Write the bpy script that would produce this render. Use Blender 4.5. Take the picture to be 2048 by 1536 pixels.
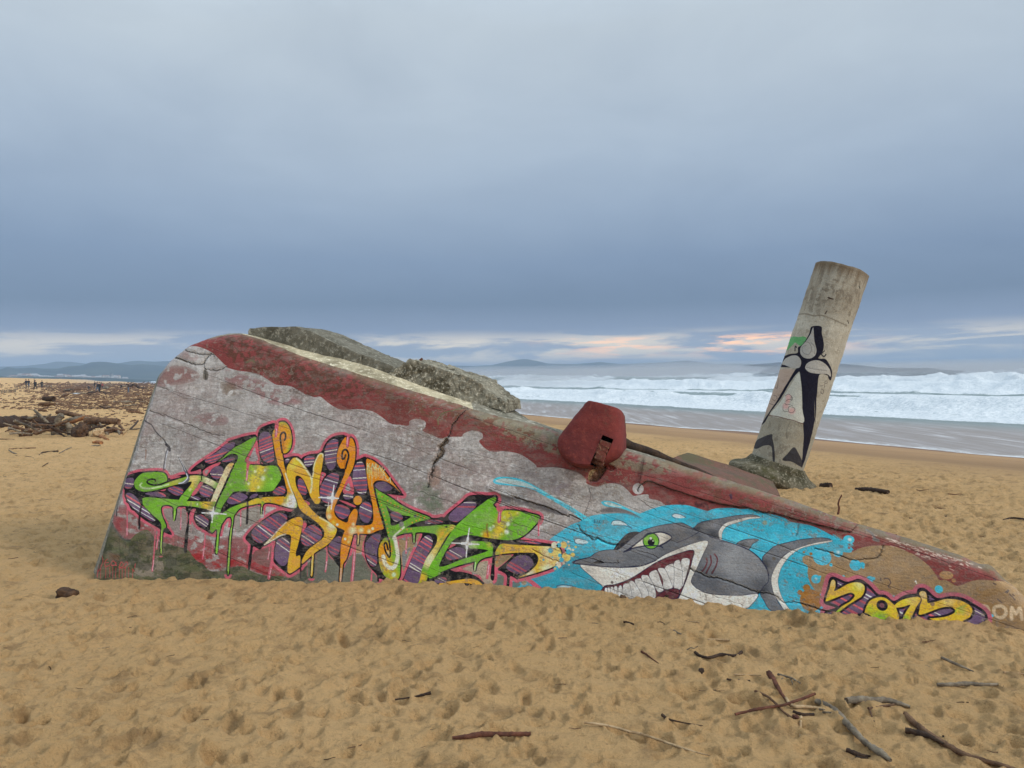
import bpy, bmesh, math, random
import numpy as np
from mathutils import Vector, Matrix

random.seed(7); rng = np.random.default_rng(7)
for o in list(bpy.data.objects): bpy.data.objects.remove(o)
S = bpy.context.scene
COL = S.collection
R = math.radians

# ------------------------------------------------------------------ camera
CAM_Z = 2.10
FPX = 1593.0                                   # focal length in photograph pixels (2048 wide)
cam = bpy.data.cameras.new('camera'); cam.lens = FPX/2048*36; cam.sensor_width = 36
cam.clip_start = 0.05; cam.clip_end = 60000
camo = bpy.data.objects.new('camera', cam); COL.objects.link(camo); S.camera = camo
ROT = (Matrix.Rotation(R(90-0.65), 3, 'X') @ Matrix.Rotation(R(-0.72), 3, 'Z'))
camo.matrix_world = Matrix.Translation((0, 0, CAM_Z)) @ ROT.to_4x4()

# ------------------------------------------------------------------ render settings
S.render.engine = 'CYCLES'
S.view_settings.view_transform = 'Standard'; S.view_settings.look = 'None'
S.view_settings.exposure = 0.16; S.view_settings.gamma = 1.0; S.view_settings.use_curve_mapping = False
S.cycles.use_denoising = True
S.cycles.max_bounces = 5; S.cycles.diffuse_bounces = 3; S.cycles.volume_bounces = 0
S.cycles.volume_step_rate = 10; S.cycles.caustics_reflective = False; S.cycles.caustics_refractive = False

def lin(c):
    c = np.asarray(c, float)/255.0
    return np.where(c <= 0.04045, c/12.92, ((c+0.055)/1.055)**2.4)
def L4(c, k=1.0):
    v = lin(c)*k; return (float(v[0]), float(v[1]), float(v[2]), 1.0)

class NT:                                        # tiny node-tree helper
    def __init__(s, nt): s.nt = nt; s.n = nt.nodes; s.l = nt.links
    def add(s, t, **kw):
        n = s.n.new(t)
        for k, v in kw.items(): setattr(n, k, v)
        return n
    def put(s, sock, v):
        if v is None: return
        if hasattr(v, 'is_linked'): s.l.new(v, sock)
        else: sock.default_value = v
    def math(s, op, a, b=None, c=None, clamp=False):
        n = s.add('ShaderNodeMath', operation=op, use_clamp=clamp)
        s.put(n.inputs[0], a); s.put(n.inputs[1], b); s.put(n.inputs[2], c); return n.outputs[0]
    def mix(s, f, a, b, mode='MIX'):
        n = s.add('ShaderNodeMix', data_type='RGBA', blend_type=mode)
        s.put(n.inputs[0], f); s.put(n.inputs[6], a); s.put(n.inputs[7], b); return n.outputs[2]
    def noise(s, vec, scale, detail=4, rough=0.55, dist=0.0):
        n = s.add('ShaderNodeTexNoise'); s.put(n.inputs['Vector'], vec)
        n.inputs['Scale'].default_value = scale; n.inputs['Detail'].default_value = detail
        n.inputs['Roughness'].default_value = rough; n.inputs['Distortion'].default_value = dist
        return n.outputs[0]
    def ramp(s, f, stops, interp='LINEAR'):
        n = s.add('ShaderNodeValToRGB'); s.put(n.inputs[0], f); r = n.color_ramp; r.interpolation = interp
        while len(r.elements) > 1: r.elements.remove(r.elements[-1])
        r.elements[0].position = stops[0][0]; r.elements[0].color = stops[0][1]
        for p, c in stops[1:]:
            e = r.elements.new(p); e.color = c
        return n.outputs[0]
    def mr(s, v, a, b, c=0.0, d=1.0, smooth=True):
        n = s.add('ShaderNodeMapRange', interpolation_type='SMOOTHSTEP' if smooth else 'LINEAR')
        s.put(n.inputs[0], v)
        for i, q in enumerate((a, b, c, d)): s.put(n.inputs[1+i], q)
        return n.outputs[0]
    def vmath(s, op, a, b=None):
        n = s.add('ShaderNodeVectorMath', operation=op); s.put(n.inputs[0], a); s.put(n.inputs[1], b)
        return n.outputs[1] if op in ('DOT_PRODUCT', 'LENGTH') else n.outputs[0]
    def bump(s, h, dist, strength=1.0, nrm=None):
        n = s.add('ShaderNodeBump'); s.put(n.inputs['Height'], h); n.inputs['Distance'].default_value = dist
        n.inputs['Strength'].default_value = strength; s.put(n.inputs['Normal'], nrm); return n.outputs[0]

# ------------------------------------------------------------------ world: overcast evening sky
SKY_GAIN = 1.0; HAZE = 0.00036
SUN_EL, SUN_AZ = R(27), R(120)                   # azimuth from +Y towards +X
W = bpy.data.worlds.new('World'); S.world = W; W.use_nodes = True
w = NT(W.node_tree)
for n in list(w.n): w.n.remove(n)
out = w.add('ShaderNodeOutputWorld'); bg = w.add('ShaderNodeBackground'); w.l.new(bg.outputs[0], out.inputs[0])
tc = w.add('ShaderNodeTexCoord').outputs['Generated']
sep = w.add('ShaderNodeSeparateXYZ'); w.l.new(tc, sep.inputs[0])
SX, SY, SZ = sep.outputs
K = 3.0
def mapv(scale):
    m = w.add('ShaderNodeMapping'); m.inputs['Scale'].default_value = scale; w.l.new(tc, m.inputs[0]); return m.outputs[0]
nz = w.noise(mapv((1.6, 1.6, 5.0)), 1.0, 5, 0.55)
zz = w.math('ADD', SZ, w.math('MULTIPLY', w.math('SUBTRACT', nz, 0.5), w.mr(SZ, 0.0, 0.3, 0.02, 0.13)))
zq = w.math('POWER', w.math('MAXIMUM', zz, 0.0), 0.5)          # square root spreads the low sky over the ramp
def st(z, c, k=1.0): return (math.sqrt(max(z, 0)), L4(c, k/K))
base = w.ramp(zq, [st(0, (166, 179, 194)), st(0.018, (170, 181, 194)), st(0.040, (160, 171, 190)), st(0.058, (124, 140, 168)),
                   st(0.09, (102, 122, 149)), st(0.15, (124, 144, 171)), st(0.21, (149, 167, 189)), st(0.29, (170, 185, 201)),
                   st(0.40, (187, 199, 209)), st(0.55, (188, 201, 212), 1.35), st(0.75, (182, 198, 212), 1.8), st(1.0, (185, 200, 214), 2.05)])
n2 = w.noise(mapv((1.1, 1.1, 3.0)), 2.2, 5, 0.6, 0.4)
base = w.mix(1.0, base, w.ramp(n2, [(0.25, (0.87, 0.88, 0.90, 1)), (0.75, (1.09, 1.08, 1.06, 1))]), 'MULTIPLY')
# pale bank of cloud low over the sea, peach where the sun sits behind it
nc = w.noise(mapv((5.0, 5.0, 44.0)), 1.25, 6, 0.6, 0.35)
band = w.math('MULTIPLY', w.mr(SZ, 0.006, 0.020), w.mr(zz, 0.060, 0.034))
cl = w.math('MULTIPLY', band, w.mr(nc, 0.42, 0.56))
az = w.math('ARCTAN2', SX, SY)
def azb(c, wd): return w.mr(w.math('ABSOLUTE', w.math('SUBTRACT', az, c)), wd, 0.0)
front = azb(0.0, 1.1)
cl = w.math('MULTIPLY', cl, w.math('ADD', 0.35, w.math('MULTIPLY', 0.65, front)))
base = w.mix(w.math('MULTIPLY', cl, 0.9), base, L4((246, 226, 190), 1.5/K))
n3 = w.noise(mapv((7.0, 7.0, 60.0)), 1.7, 5, 0.62, 0.3)
pe = w.math('MULTIPLY', w.mr(SZ, 0.012, 0.03), w.mr(SZ, 0.050, 0.038))
pe = w.math('MULTIPLY', w.math('MULTIPLY', pe, w.mr(n3, 0.46, 0.60)), w.math('MAXIMUM', azb(0.30, 0.16), w.math('MULTIPLY', azb(0.14, 0.16), 0.6)))
base = w.mix(pe, base, L4((255, 184, 112), 2.7/K))
cloud = w.mix(1.0, base, (K, K, K, 1), 'MULTIPLY')
nish = w.add('ShaderNodeTexSky', sky_type='NISHITA'); nish.sun_disc = False
nish.sun_elevation = SUN_EL; nish.sun_rotation = SUN_AZ
nis = w.mix(1.0, nish.outputs[0], (0.08, 0.08, 0.08, 1), 'MULTIPLY')
total = w.mix(0.94, nis, cloud)                 # 94 % cloud cover
w.l.new(total, bg.inputs[0]); bg.inputs[1].default_value = SKY_GAIN

sun = bpy.data.lights.new('sun', 'SUN'); sun.energy = 1.8; sun.angle = R(15); sun.color = (1.0, 0.95, 0.88)
suno = bpy.data.objects.new('sun', sun); COL.objects.link(suno)
sd = Vector((math.sin(SUN_AZ)*math.cos(SUN_EL), math.cos(SUN_AZ)*math.cos(SUN_EL), math.sin(SUN_EL)))
suno.rotation_euler = sd.to_track_quat('Z', 'Y').to_euler()

# ------------------------------------------------------------------ helpers
RM = np.array(ROT)
def rays(p):
    p = np.asarray(p, float).reshape(-1, 2)
    d = np.stack([(p[:, 0]-1024)/FPX, -(p[:, 1]-768)/FPX, -np.ones(len(p))], 1)
    return d @ RM.T
CAM = np.array([0, 0, CAM_Z])

def mesh_obj(name, verts, faces, mat=None, parent=None, smooth=True, attrs=None, uvs=None):
    me = bpy.data.meshes.new(name)
    verts = np.asarray(verts, np.float32)
    if isinstance(faces, np.ndarray) and faces.ndim == 2:
        k = faces.shape[1]; nf = len(faces)
        me.vertices.add(len(verts)); me.vertices.foreach_set('co', verts.ravel())
        me.loops.add(nf*k); me.loops.foreach_set('vertex_index', faces.astype(np.int32).ravel())
        me.polygons.add(nf); me.polygons.foreach_set('loop_start', np.arange(0, nf*k, k, dtype=np.int32))
        me.update(calc_edges=True)
    else:
        me.from_pydata(verts.tolist(), [], faces); me.update()
    if smooth: me.polygons.foreach_set('use_smooth', np.ones(len(me.polygons), bool))
    if attrs:
        for k, v in attrs.items():
            a = me.attributes.new(k, 'FLOAT', 'POINT'); a.data.foreach_set('value', np.asarray(v, np.float32).ravel())
    if uvs is not None:
        ul = me.uv_layers.new(name='UVMap'); idx = np.zeros(len(me.loops), np.int32); me.loops.foreach_get('vertex_index', idx)
        ul.data.foreach_set('uv', np.asarray(uvs, np.float32)[idx].ravel())
    me.validate()
    if mat: me.materials.append(mat)
    o = bpy.data.objects.new(name, me); COL.objects.link(o)
    if parent: o.parent = parent
    return o
def grid_faces(nr, nc, wrap=False):
    i = np.arange(nr-1)[:, None]; j = np.arange(nc if wrap else nc-1)[None, :]; j2 = (j+1) % nc
    a = i*nc+j; b = i*nc+j2; c = (i+1)*nc+j2; d = (i+1)*nc+j
    return np.stack([a, b, c, d], -1).reshape(-1, 4)
def empty(name, loc=(0, 0, 0)):
    o = bpy.data.objects.new(name, None); o.location = loc; o.empty_display_size = 0.2; COL.objects.link(o); return o
def tag(o, label=None, cat=None, group=None, kind=None):
    if label: o['label'] = label
    if cat: o['category'] = cat
    if group: o['group'] = group
    if kind: o['kind'] = kind
    return o

def up2(a, h, w_):                                # smooth upsample
    H, W_ = a.shape
    y = np.linspace(0, H-1, h); x = np.linspace(0, W_-1, w_)
    def sm(t): f = t-np.floor(t); return np.minimum(np.floor(t).astype(int), 10**9), f*f*(3-2*f)
    yi, yf = sm(y); xi, xf = sm(x); yi1 = np.minimum(yi+1, H-1); xi1 = np.minimum(xi+1, W_-1)
    r = a[yi]*(1-yf)[:, None]+a[yi1]*yf[:, None]
    return (r[:, xi]*(1-xf)[None]+r[:, xi1]*xf[None]).astype(np.float32)
def fnoise(h, w_, cy, cx, oct=4, gain=0.5, seed=0):
    g = np.random.default_rng(seed); o = np.zeros((h, w_), np.float32); amp = 1.0; tot = 0
    for k in range(oct):
        ny, nx = max(2, int(h/cy*2**k)+2), max(2, int(w_/cx*2**k)+2)
        if ny > h*1.5 and nx > w_*1.5: break
        o += amp*up2(g.random((min(ny, h*2), min(nx, w_*2))).astype(np.float32), h, w_); tot += amp; amp *= gain
    o /= tot; return np.clip((o-0.5)*1.9+0.5, 0, 1)

def vnoise(P, scale, seed=0, oct=3):              # 3-D value noise on points
    P = np.asarray(P, float)*scale; o = np.zeros(len(P)); amp = 1; tot = 0
    for k in range(oct):
        Q = P*2**k+seed*17.3; I = np.floor(Q).astype(np.int64); F = Q-I; F = F*F*(3-2*F); r = 0
        for dx in (0, 1):
            for dy in (0, 1):
                for dz in (0, 1):
                    h = ((I[:, 0]+dx)*374761393+(I[:, 1]+dy)*668265263+(I[:, 2]+dz)*2147483647+seed*1442695041) & 0xFFFFFFFF
                    h = ((h ^ (h >> 13))*1274126177) & 0xFFFFFFFF; h = (h ^ (h >> 16)) & 0xFFFFFF
                    wt = (F[:, 0] if dx else 1-F[:, 0])*(F[:, 1] if dy else 1-F[:, 1])*(F[:, 2] if dz else 1-F[:, 2])
                    r = r+wt*h/16777215.0
        o += amp*(r-0.5)*2; tot += amp; amp *= 0.5
    return o/tot
def sstep(a, b, x):
    t = np.clip((np.asarray(x, float)-a)/(b-a), 0, 1); return t*t*(3-2*t)

# ------------------------------------------------------------------ wall frame
def ground_hit(p, z=0.0):
    d = rays(p); t = (z-CAM_Z)/d[:, 2]; return CAM+d*t[:, None]
W0, W1 = ground_hit([(180, 1157), (1980, 1255)])
WU = (W1-W0)/np.linalg.norm(W1-W0)
NH = np.array([WU[1], -WU[0], 0.0]); NH = NH if NH[1] < 0 else -NH
LEAN = R(9)
WN = NH*math.cos(LEAN)+np.array([0, 0, 1])*math.sin(LEAN)
WV = np.cross(WN, WU); WV = WV if WV[2] > 0 else -WV
def wall_uv(p, back=0.0):                         # picture outline measured on the wall plane, metres
    d = rays(p); o = W0-WN*back
    t = ((o-CAM) @ WN)/(d @ WN); X = CAM+d*t[:, None]-o
    return np.stack([X @ WU, X @ WV], 1)
def wall_pt(u, v, back=0.0):
    u = np.asarray(u, float); v = np.asarray(v, float); back = np.asarray(back, float)*np.ones_like(u)
    return W0+u[..., None]*WU+v[..., None]*WV-back[..., None]*WN

# ------------------------------------------------------------------ terrain
SH_N = np.array([0.891, 0.454]); SH_C = 44.1; SEA_Z = -2.5
def s_in(x, y): return SH_C-(SH_N[0]*x+SH_N[1]*y)
TG = 1000; TSZ = 20.0
def make_tile():
    h = np.zeros((TG, TG), np.float32); g = np.random.default_rng(3); res = TG/TSZ
    n = 31000
    cx = g.random(n)*TSZ; cy = g.random(n)*TSZ; a = g.random(n)*math.pi
    for i in range(n):
        L = g.uniform(0.026, 0.088)*g.uniform(.8, 1.2); B = L*g.uniform(0.32, 0.75); dep = g.uniform(0.010, 0.040)*(L/0.085)
        rad = int((L*1.9)*res)+1
        ix = int(cx[i]*res); iy = int(cy[i]*res)
        yy, xx = np.mgrid[-rad:rad+1, -rad:rad+1]/res
        ca, sa = math.cos(a[i]), math.sin(a[i])
        p = (xx*ca+yy*sa)/L; q = (-xx*sa+yy*ca)/B
        r = np.sqrt(p*p+q*q)
        d = -dep*np.clip(1.2-r**3.0, 0, 1)+dep*0.75*np.exp(-((r-1.28)/0.24)**2)*(0.6+0.5*p)
        h[np.ix_((np.arange(iy-rad, iy+rad+1)) % TG, (np.arange(ix-rad, ix+rad+1)) % TG)] += d.astype(np.float32)
    for cyc, amp, sd in ((200, 0.055, 11), (60, 0.028, 12), (20, 0.020, 14), (8, 0.026, 13), (4, 0.026, 15), (3, 0.018, 16)):
        t = fnoise(TG, TG, cyc, cyc, 3, 0.5, sd)-0.5
        k = 100; f = np.linspace(0, 1, k)[None, :]          # blend the borders so the tile repeats
        t[:, :k] = t[:, :k]*f+t[:, -1:]*(1-f); t[:k] = t[:k]*f.T+t[-1:]*(1-f.T)
        h += amp*t
    return np.clip(h, -0.09, 0.075)
TILE = make_tile()
def tile_h(x, y):
    gx = (x/TSZ*TG) % TG; gy = (y/TSZ*TG) % TG
    ix = np.floor(gx).astype(int) % TG; iy = np.floor(gy).astype(int) % TG; fx = gx-np.floor(gx); fy = gy-np.floor(gy)
    ix1 = (ix+1) % TG; iy1 = (iy+1) % TG
    return (TILE[iy, ix]*(1-fx)+TILE[iy, ix1]*fx)*(1-fy)+(TILE[iy1, ix]*(1-fx)+TILE[iy1, ix1]*fx)*fy
BL = wall_uv([(150, 1156), (178, 1157), (300, 1155), (450, 1156), (600, 1162), (700, 1163), (850, 1166), (950, 1172), (1060, 1177), (1150, 1178),
              (1250, 1189), (1350, 1195), (1450, 1208), (1560, 1219), (1650, 1222), (1720, 1231), (1800, 1241), (1900, 1246), (1980, 1254), (2048, 1262), (2150, 1272)])
BLP = wall_pt(BL[:, 0], BL[:, 1])
def terrain(x, y, fine=True):
    x = np.asarray(x, float); y = np.asarray(y, float)
    s = s_in(x, y)
    P = np.stack([x, y, 0*x], -1).reshape(-1, 3)
    low = (vnoise(P, 1/16.0, 5, 2)*0.10+vnoise(P, 1/60.0, 6, 2)*0.25*sstep(25, 80, np.hypot(x, y).ravel())).reshape(x.shape)
    z = np.where(s < 27, -2.5*(27-s)/27, 0.0)
    z = np.where(s < 31, z-0.06*(1-sstep(27, 31, s)), z)
    z = np.maximum(z, -5.2)
    z = z+sstep(50, 78, s)*3.4+low*sstep(0, 14, s)*0.6+low*0.25
    u = (x-W0[0])*WU[0]+(y-W0[1])*WU[1]; d = (x-W0[0])*NH[0]+(y-W0[1])*NH[1]
    zb = np.interp(u, BL[:, 0], BLP[:, 2])
    near = sstep(-3.0, 0.0, u)*(1-sstep(9.5, 12.0, u))
    near = near*np.where(d > 0, 1-sstep(0.15, 2.6, d), np.exp(-(np.abs(d)/6.0)**2)) 
    z = z*(1-near)+zb*near
    al_ = -x*SH_N[1]+y*SH_N[0]
    z = z+(vnoise(np.stack([al_, s*.3, 0*x], -1).reshape(-1, 3), 1/16.0, 61, 3).reshape(x.shape)*.30)*sstep(-14, -3, s)*(1-sstep(4, 12, s))
    hump = np.exp(-(((x-4.9)/2.2)**2+((y-12.6)/2.0)**2))*0.10
    z = z+hump*(d < -1)
    if fine:
        dry = sstep(25.5, 31, s)*0.96+0.04*sstep(3, 8, s)
        amp = dry*(1-0.45*sstep(60, 200, y))
        amp = amp*np.where(np.abs(d) < 0.5, 0.75+0.25*np.abs(d)/0.5, 1.0)
        z = z+tile_h(x, y)*amp*1.1
    return z
_GC = {}
_TS = np.geomspace(3.0, 2500.0, 260)
def G(px, py, lift=0.0):                          # point of the sand under a picture position
    key = (round(float(px), 3), round(float(py), 3))
    if key not in _GC:
        d = rays([(px, py)])[0]; lo = _TS
        for _ in range(2):
            Q = CAM+d*lo[:, None]; f_ = Q[:, 2]-terrain(Q[:, 0], Q[:, 1], False)
            k = int(np.argmax(f_ < 0)) if (f_ < 0).any() else len(lo)-1
            lo = np.linspace(lo[max(k-1, 0)], lo[k], 30)
        Q = CAM+d*lo[-1] if k == 0 else CAM+d*lo[0]; q = CAM+d*((lo[0]+lo[-1])/2)
        _GC[key] = Vector((q[0], q[1], float(terrain(q[:1], q[1:2], False)[0])))
    v = _GC[key].copy(); v.z += lift; return v
def GZ(x, y, lift=0.0): return float(terrain(np.array([float(x)]), np.array([float(y)]), False)[0])+lift
# ------------------------------------------------------------------ paint raster (numpy)
def catmull(p, closed=True, sub=5):
    p = np.asarray(p, float); n = len(p); out_ = []
    rngk = range(n) if closed else range(n-1)
    for i in rngk:
        if closed: p0, p1, p2, p3 = p[i-1], p[i], p[(i+1) % n], p[(i+2) % n]
        else: p0, p1, p2, p3 = p[max(i-1, 0)], p[i], p[i+1], p[min(i+2, n-1)]
        for k in range(sub):
            t = k/sub
            out_.append(0.5*((2*p1)+(-p0+p2)*t+(2*p0-5*p1+4*p2-p3)*t*t+(-p0+3*p1-3*p2+p3)*t**3))
    if not closed: out_.append(p[-1])
    return np.array(out_)
TL = {'A': (220, 840, 8.5333), 'B': (440, 830, 8.5333), 'C': (220, 1000, 8.5333), 'D': (440, 1000, 8.5333), 'E': (640, 850, 8.5333),
      'F': (640, 1010, 8.5333), 'G': (840, 970, 8.5333), 'H': (920, 1020, 8.5333), 'I': (1120, 1000, 6.8267), 'J': (1380, 1000, 6.8267),
      'K': (1600, 1060, 8.5333), 'L': (1808, 1080, 8.5333), 'P': (970, 780, 6.145), 'Q': (1480, 510, 7.314), 'R': (1440, 640, 7.314),
      'S': (1420, 800, 7.314), 'T': (300, 640, 6.4), 'U': (600, 640, 4.876), 'W': (0, 700, 6.145), 'V': (1100, 1200, 2.16), 'Z': (0, 0, 1.0)}
def pp(s):                                        # "A 1,2 3,4 B 5,6" -> picture coordinates
    t = TL['Z']; o = []
    for w_ in s.split():
        if w_ in TL: t = TL[w_]; continue
        if w_ == '|': continue
        a, b = w_.split(','); o.append((t[0]+float(a)/t[2], t[1]+float(b)/t[2]))
    return np.array(o)

class Canvas:
    def __init__(s, w_, h, mapper, scale):        # mapper: picture coords -> texture px
        s.w, s.h, s.map, s.sc = w_, h, mapper, scale
        s.rgb = np.zeros((h, w_, 3), np.float32); s.a = np.zeros((h, w_), np.float32)
    def clipbox(s, p, pad):
        x0 = max(0, int(p[:, 0].min()-pad)); x1 = min(s.w, int(p[:, 0].max()+pad)+2)
        y0 = max(0, int(p[:, 1].min()-pad)); y1 = min(s.h, int(p[:, 1].max()+pad)+2)
        return x0, y0, x1, y1
    def fill(s, p, pad=2):
        x0, y0, x1, y1 = s.clipbox(p, pad)
        if x1 <= x0 or y1 <= y0: return None
        m = np.zeros((y1-y0, x1-x0+2), np.float32); q = np.roll(p, -1, 0); SUB = 3
        for yy in range(y0*SUB, y1*SUB):
            y = (yy+0.5)/SUB
            c = (p[:, 1] <= y) != (q[:, 1] <= y)
            if not c.any(): continue
            xs = np.sort(p[c, 0]+(y-p[c, 1])/(q[c, 1]-p[c, 1])*(q[c, 0]-p[c, 0]))
            r = m[yy//SUB-y0]
            for k in range(0, len(xs)-1, 2):
                a = min(max(xs[k]-x0, 0), x1-x0); b = min(max(xs[k+1]-x0, 0), x1-x0)
                for v, sg in ((a, 1), (b, -1)):
                    i = int(v); f = v-i; r[i] += sg*(1-f)/SUB; r[i+1] += sg*f/SUB
        m = np.clip(np.cumsum(m, 1)[:, :-2], 0, 1)
        return x0, y0, m
    def stroke(s, p, wd, soft=0.7, pad=0, w2=None):
        wd = float(wd); w2 = wd if w2 is None else float(w2)
        mw = max(wd, w2)
        x0, y0, x1, y1 = s.clipbox(p, mw+soft+2+pad)
        if x1 <= x0 or y1 <= y0: return None
        m = np.zeros((y1-y0, x1-x0), np.float32); n = max(1, len(p)-1)
        for i in range(len(p)-1):
            a, b = p[i], p[i+1]; r0 = wd+(w2-wd)*i/n
            bx0 = max(x0, int(min(a[0], b[0])-r0-soft-1)); bx1 = min(x1, int(max(a[0], b[0])+r0+soft+2))
            by0 = max(y0, int(min(a[1], b[1])-r0-soft-1)); by1 = min(y1, int(max(a[1], b[1])+r0+soft+2))
            if bx1 <= bx0 or by1 <= by0: continue
            X = np.arange(bx0, bx1)+0.5; Y = (np.arange(by0, by1)+0.5)[:, None]
            d = b-a; L2 = float(d@d)+1e-9
            t = np.clip(((X-a[0])*d[0]+(Y-a[1])*d[1])/L2, 0, 1)
            dist = np.sqrt((X-a[0]-t*d[0])**2+(Y-a[1]-t*d[1])**2)
            v = m[by0-y0:by1-y0, bx0-x0:bx1-x0]
            np.maximum(v, np.clip((r0-dist)/soft+0.5, 0, 1), out=v)
        return x0, y0, m
    def comp(s, x0, y0, m, col, al=1.0):
        if m is None: return
        h, w_ = m.shape; c = lin(col).astype(np.float32) if not isinstance(col, np.ndarray) or col.ndim == 1 else col
        a = (m*al)[..., None]
        v = s.rgb[y0:y0+h, x0:x0+w_]; v[:] = v*(1-a)+c*a
        t = s.a[y0:y0+h, x0:x0+w_]; t[:] = t+(1-t)*m*al
    def pts(s, st, smooth=True, closed=True, sub=5):
        p = pp(st) if isinstance(st, str) else np.asarray(st, float)
        if smooth and len(p) > 2: p = catmull(p, closed, sub)
        return s.map(p)
    def poly(s, st, col, smooth=True, grow=0.0, al=1.0, spots=(), soft=0.7, tex=None):
        p = s.pts(st, smooth); f = s.fill(p, grow*s.sc+4 if grow else 3)
        if f is None: return
        x0, y0, m = f
        if grow:
            g = s.stroke(np.vstack([p, p[:1]]), grow*s.sc, soft*s.sc if soft > 1 else soft)
            X0, Y0 = min(x0, g[0]), min(y0, g[1]); X1 = max(x0+m.shape[1], g[0]+g[2].shape[1]); Y1 = max(y0+m.shape[0], g[1]+g[2].shape[0])
            M = np.zeros((Y1-Y0, X1-X0), np.float32); M[y0-Y0:y0-Y0+m.shape[0], x0-X0:x0-X0+m.shape[1]] = m
            v = M[g[1]-Y0:g[1]-Y0+g[2].shape[0], g[0]-X0:g[0]-X0+g[2].shape[1]]; np.maximum(v, g[2], out=v)
            x0, y0, m = X0, Y0, M
        if tex is not None: s.comp(x0, y0, m, tex(x0, y0, m.shape), al)
        else: s.comp(x0, y0, m, col, al)
        for sp in spots: s.spot(sp, (x0, y0, m))
        return x0, y0, m
    def spot(s, sp, clip=None):                   # (tile, x, y, r, colour, alpha[, hardness[, rx/ry]])
        t, x, y, r, c = sp[:5]; al = sp[5] if len(sp) > 5 else 0.8; hard = sp[6] if len(sp) > 6 else 0.0; asp = sp[7] if len(sp) > 7 else 1.0
        t = TL[t]; q = s.map(np.array([(t[0]+x/t[2], t[1]+y/t[2])]))[0]; r = r/t[2]*s.sc
        x0 = max(0, int(q[0]-r*asp-2)); x1 = min(s.w, int(q[0]+r*asp+3)); y0 = max(0, int(q[1]-r-2)); y1 = min(s.h, int(q[1]+r+3))
        if clip:
            x0 = max(x0, clip[0]); y0 = max(y0, clip[1]); x1 = min(x1, clip[0]+clip[2].shape[1]); y1 = min(y1, clip[1]+clip[2].shape[0])
        if x1 <= x0 or y1 <= y0: return
        X = np.arange(x0, x1)+0.5; Y = (np.arange(y0, y1)+0.5)[:, None]
        d = np.sqrt(((X-q[0])/asp)**2+(Y-q[1])**2)
        if hard >= 1: m = np.clip((r-d)/0.8+0.5, 0, 1)
        else: m = np.clip((r-d)/(r*(1-hard)+1e-6), 0, 1); m = m*m*(3-2*m)
        m = m.astype(np.float32)
        if clip: m = m*clip[2][y0-clip[1]:y1-clip[1], x0-clip[0]:x1-clip[0]]
        s.comp(x0, y0, m, c, al)
    def line(s, st, wd, col, al=1.0, smooth=True, soft=0.7, w2=None):
        p = s.pts(st, smooth, False); g = s.stroke(p, wd*s.sc, soft if soft <= 1 else soft*s.sc, 0, None if w2 is None else w2*s.sc)
        if g: s.comp(g[0], g[1], g[2], col, al)
    def stripes(s, st, ang, seed, cols, grow=0.0, period=1.0):
        g = np.random.default_rng(seed)
        def tex(x0, y0, sh):
            a = math.radians(ang); X = np.arange(sh[1])+x0; Y = (np.arange(sh[0])+y0)[:, None]
            t = (-X*math.sin(a)*-1+Y*math.cos(a))/s.sc        # across the bands, picture px
            t = t-t.min(); n = int(t.max())+3; prof = np.zeros((n*3, 3), np.float32); k = 0
            while k < n*3:
                c, lo, hi = cols[g.integers(len(cols))]; wdt = int(g.uniform(lo, hi)*3*period)+1
                prof[k:k+wdt] = lin(np.clip(np.array(c)*g.uniform(0.93, 1.07), 0, 255)); k += wdt
                c0 = cols[0][0]; wdt = int(g.uniform(3, 8)*3*period)+1; prof[k:k+wdt] = lin(np.array(c0)*g.uniform(0.92, 1.06)); k += wdt
            return prof[np.clip((t*3).astype(int), 0, len(prof)-1)]
        return s.poly(st, None, tex=tex, grow=grow)
def make_image(name, rgb_lin, alpha=None, data=False):
    h, w_ = rgb_lin.shape[:2]
    img = bpy.data.images.new(name, w_, h, alpha=alpha is not None, float_buffer=data)
    buf = np.ones((h, w_, 4), np.float32)
    if data: buf[..., :3] = rgb_lin; img.colorspace_settings.name = 'Non-Color'
    else:
        c = np.clip(rgb_lin, 0, 1); buf[..., :3] = np.where(c <= 0.0031308, c*12.92, 1.055*np.power(c, 1/2.4)-0.055)
    if alpha is not None: buf[..., 3] = alpha
    img.pixels.foreach_set(buf.ravel()); img.update(); img.pack()
    return img

# ------------------------------------------------------------------ the wall painting
RES = 310.0; U0, U1, V0, V1 = -0.45, 9.7, -0.55, 3.1
CW, CH = int((U1-U0)*RES), int((V1-V0)*RES)
def wmap(p):
    q = wall_uv(p); return np.stack([(q[:, 0]-U0)*RES, (q[:, 1]-V0)*RES], 1)
_a = wmap(np.array([(700, 1000), (720, 1000)])); WSC = float(np.linalg.norm(_a[1]-_a[0])/20)
C = Canvas(CW, CH, wmap, WSC)
BLACK = (16, 15, 18); PINK = (176, 82, 98); GREEN = (100, 149, 42); YEL = (205, 160, 48); ORA = (214, 128, 24); CREAM = (212, 186, 146)
PUR = (92, 72, 98); PURL = [(PUR, 3, 7), ((156, 72, 84), 2.5, 5), ((180, 80, 88), 2, 4), ((205, 192, 178), 1.2, 2.6), ((156, 72, 84), 2, 4)]
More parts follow.
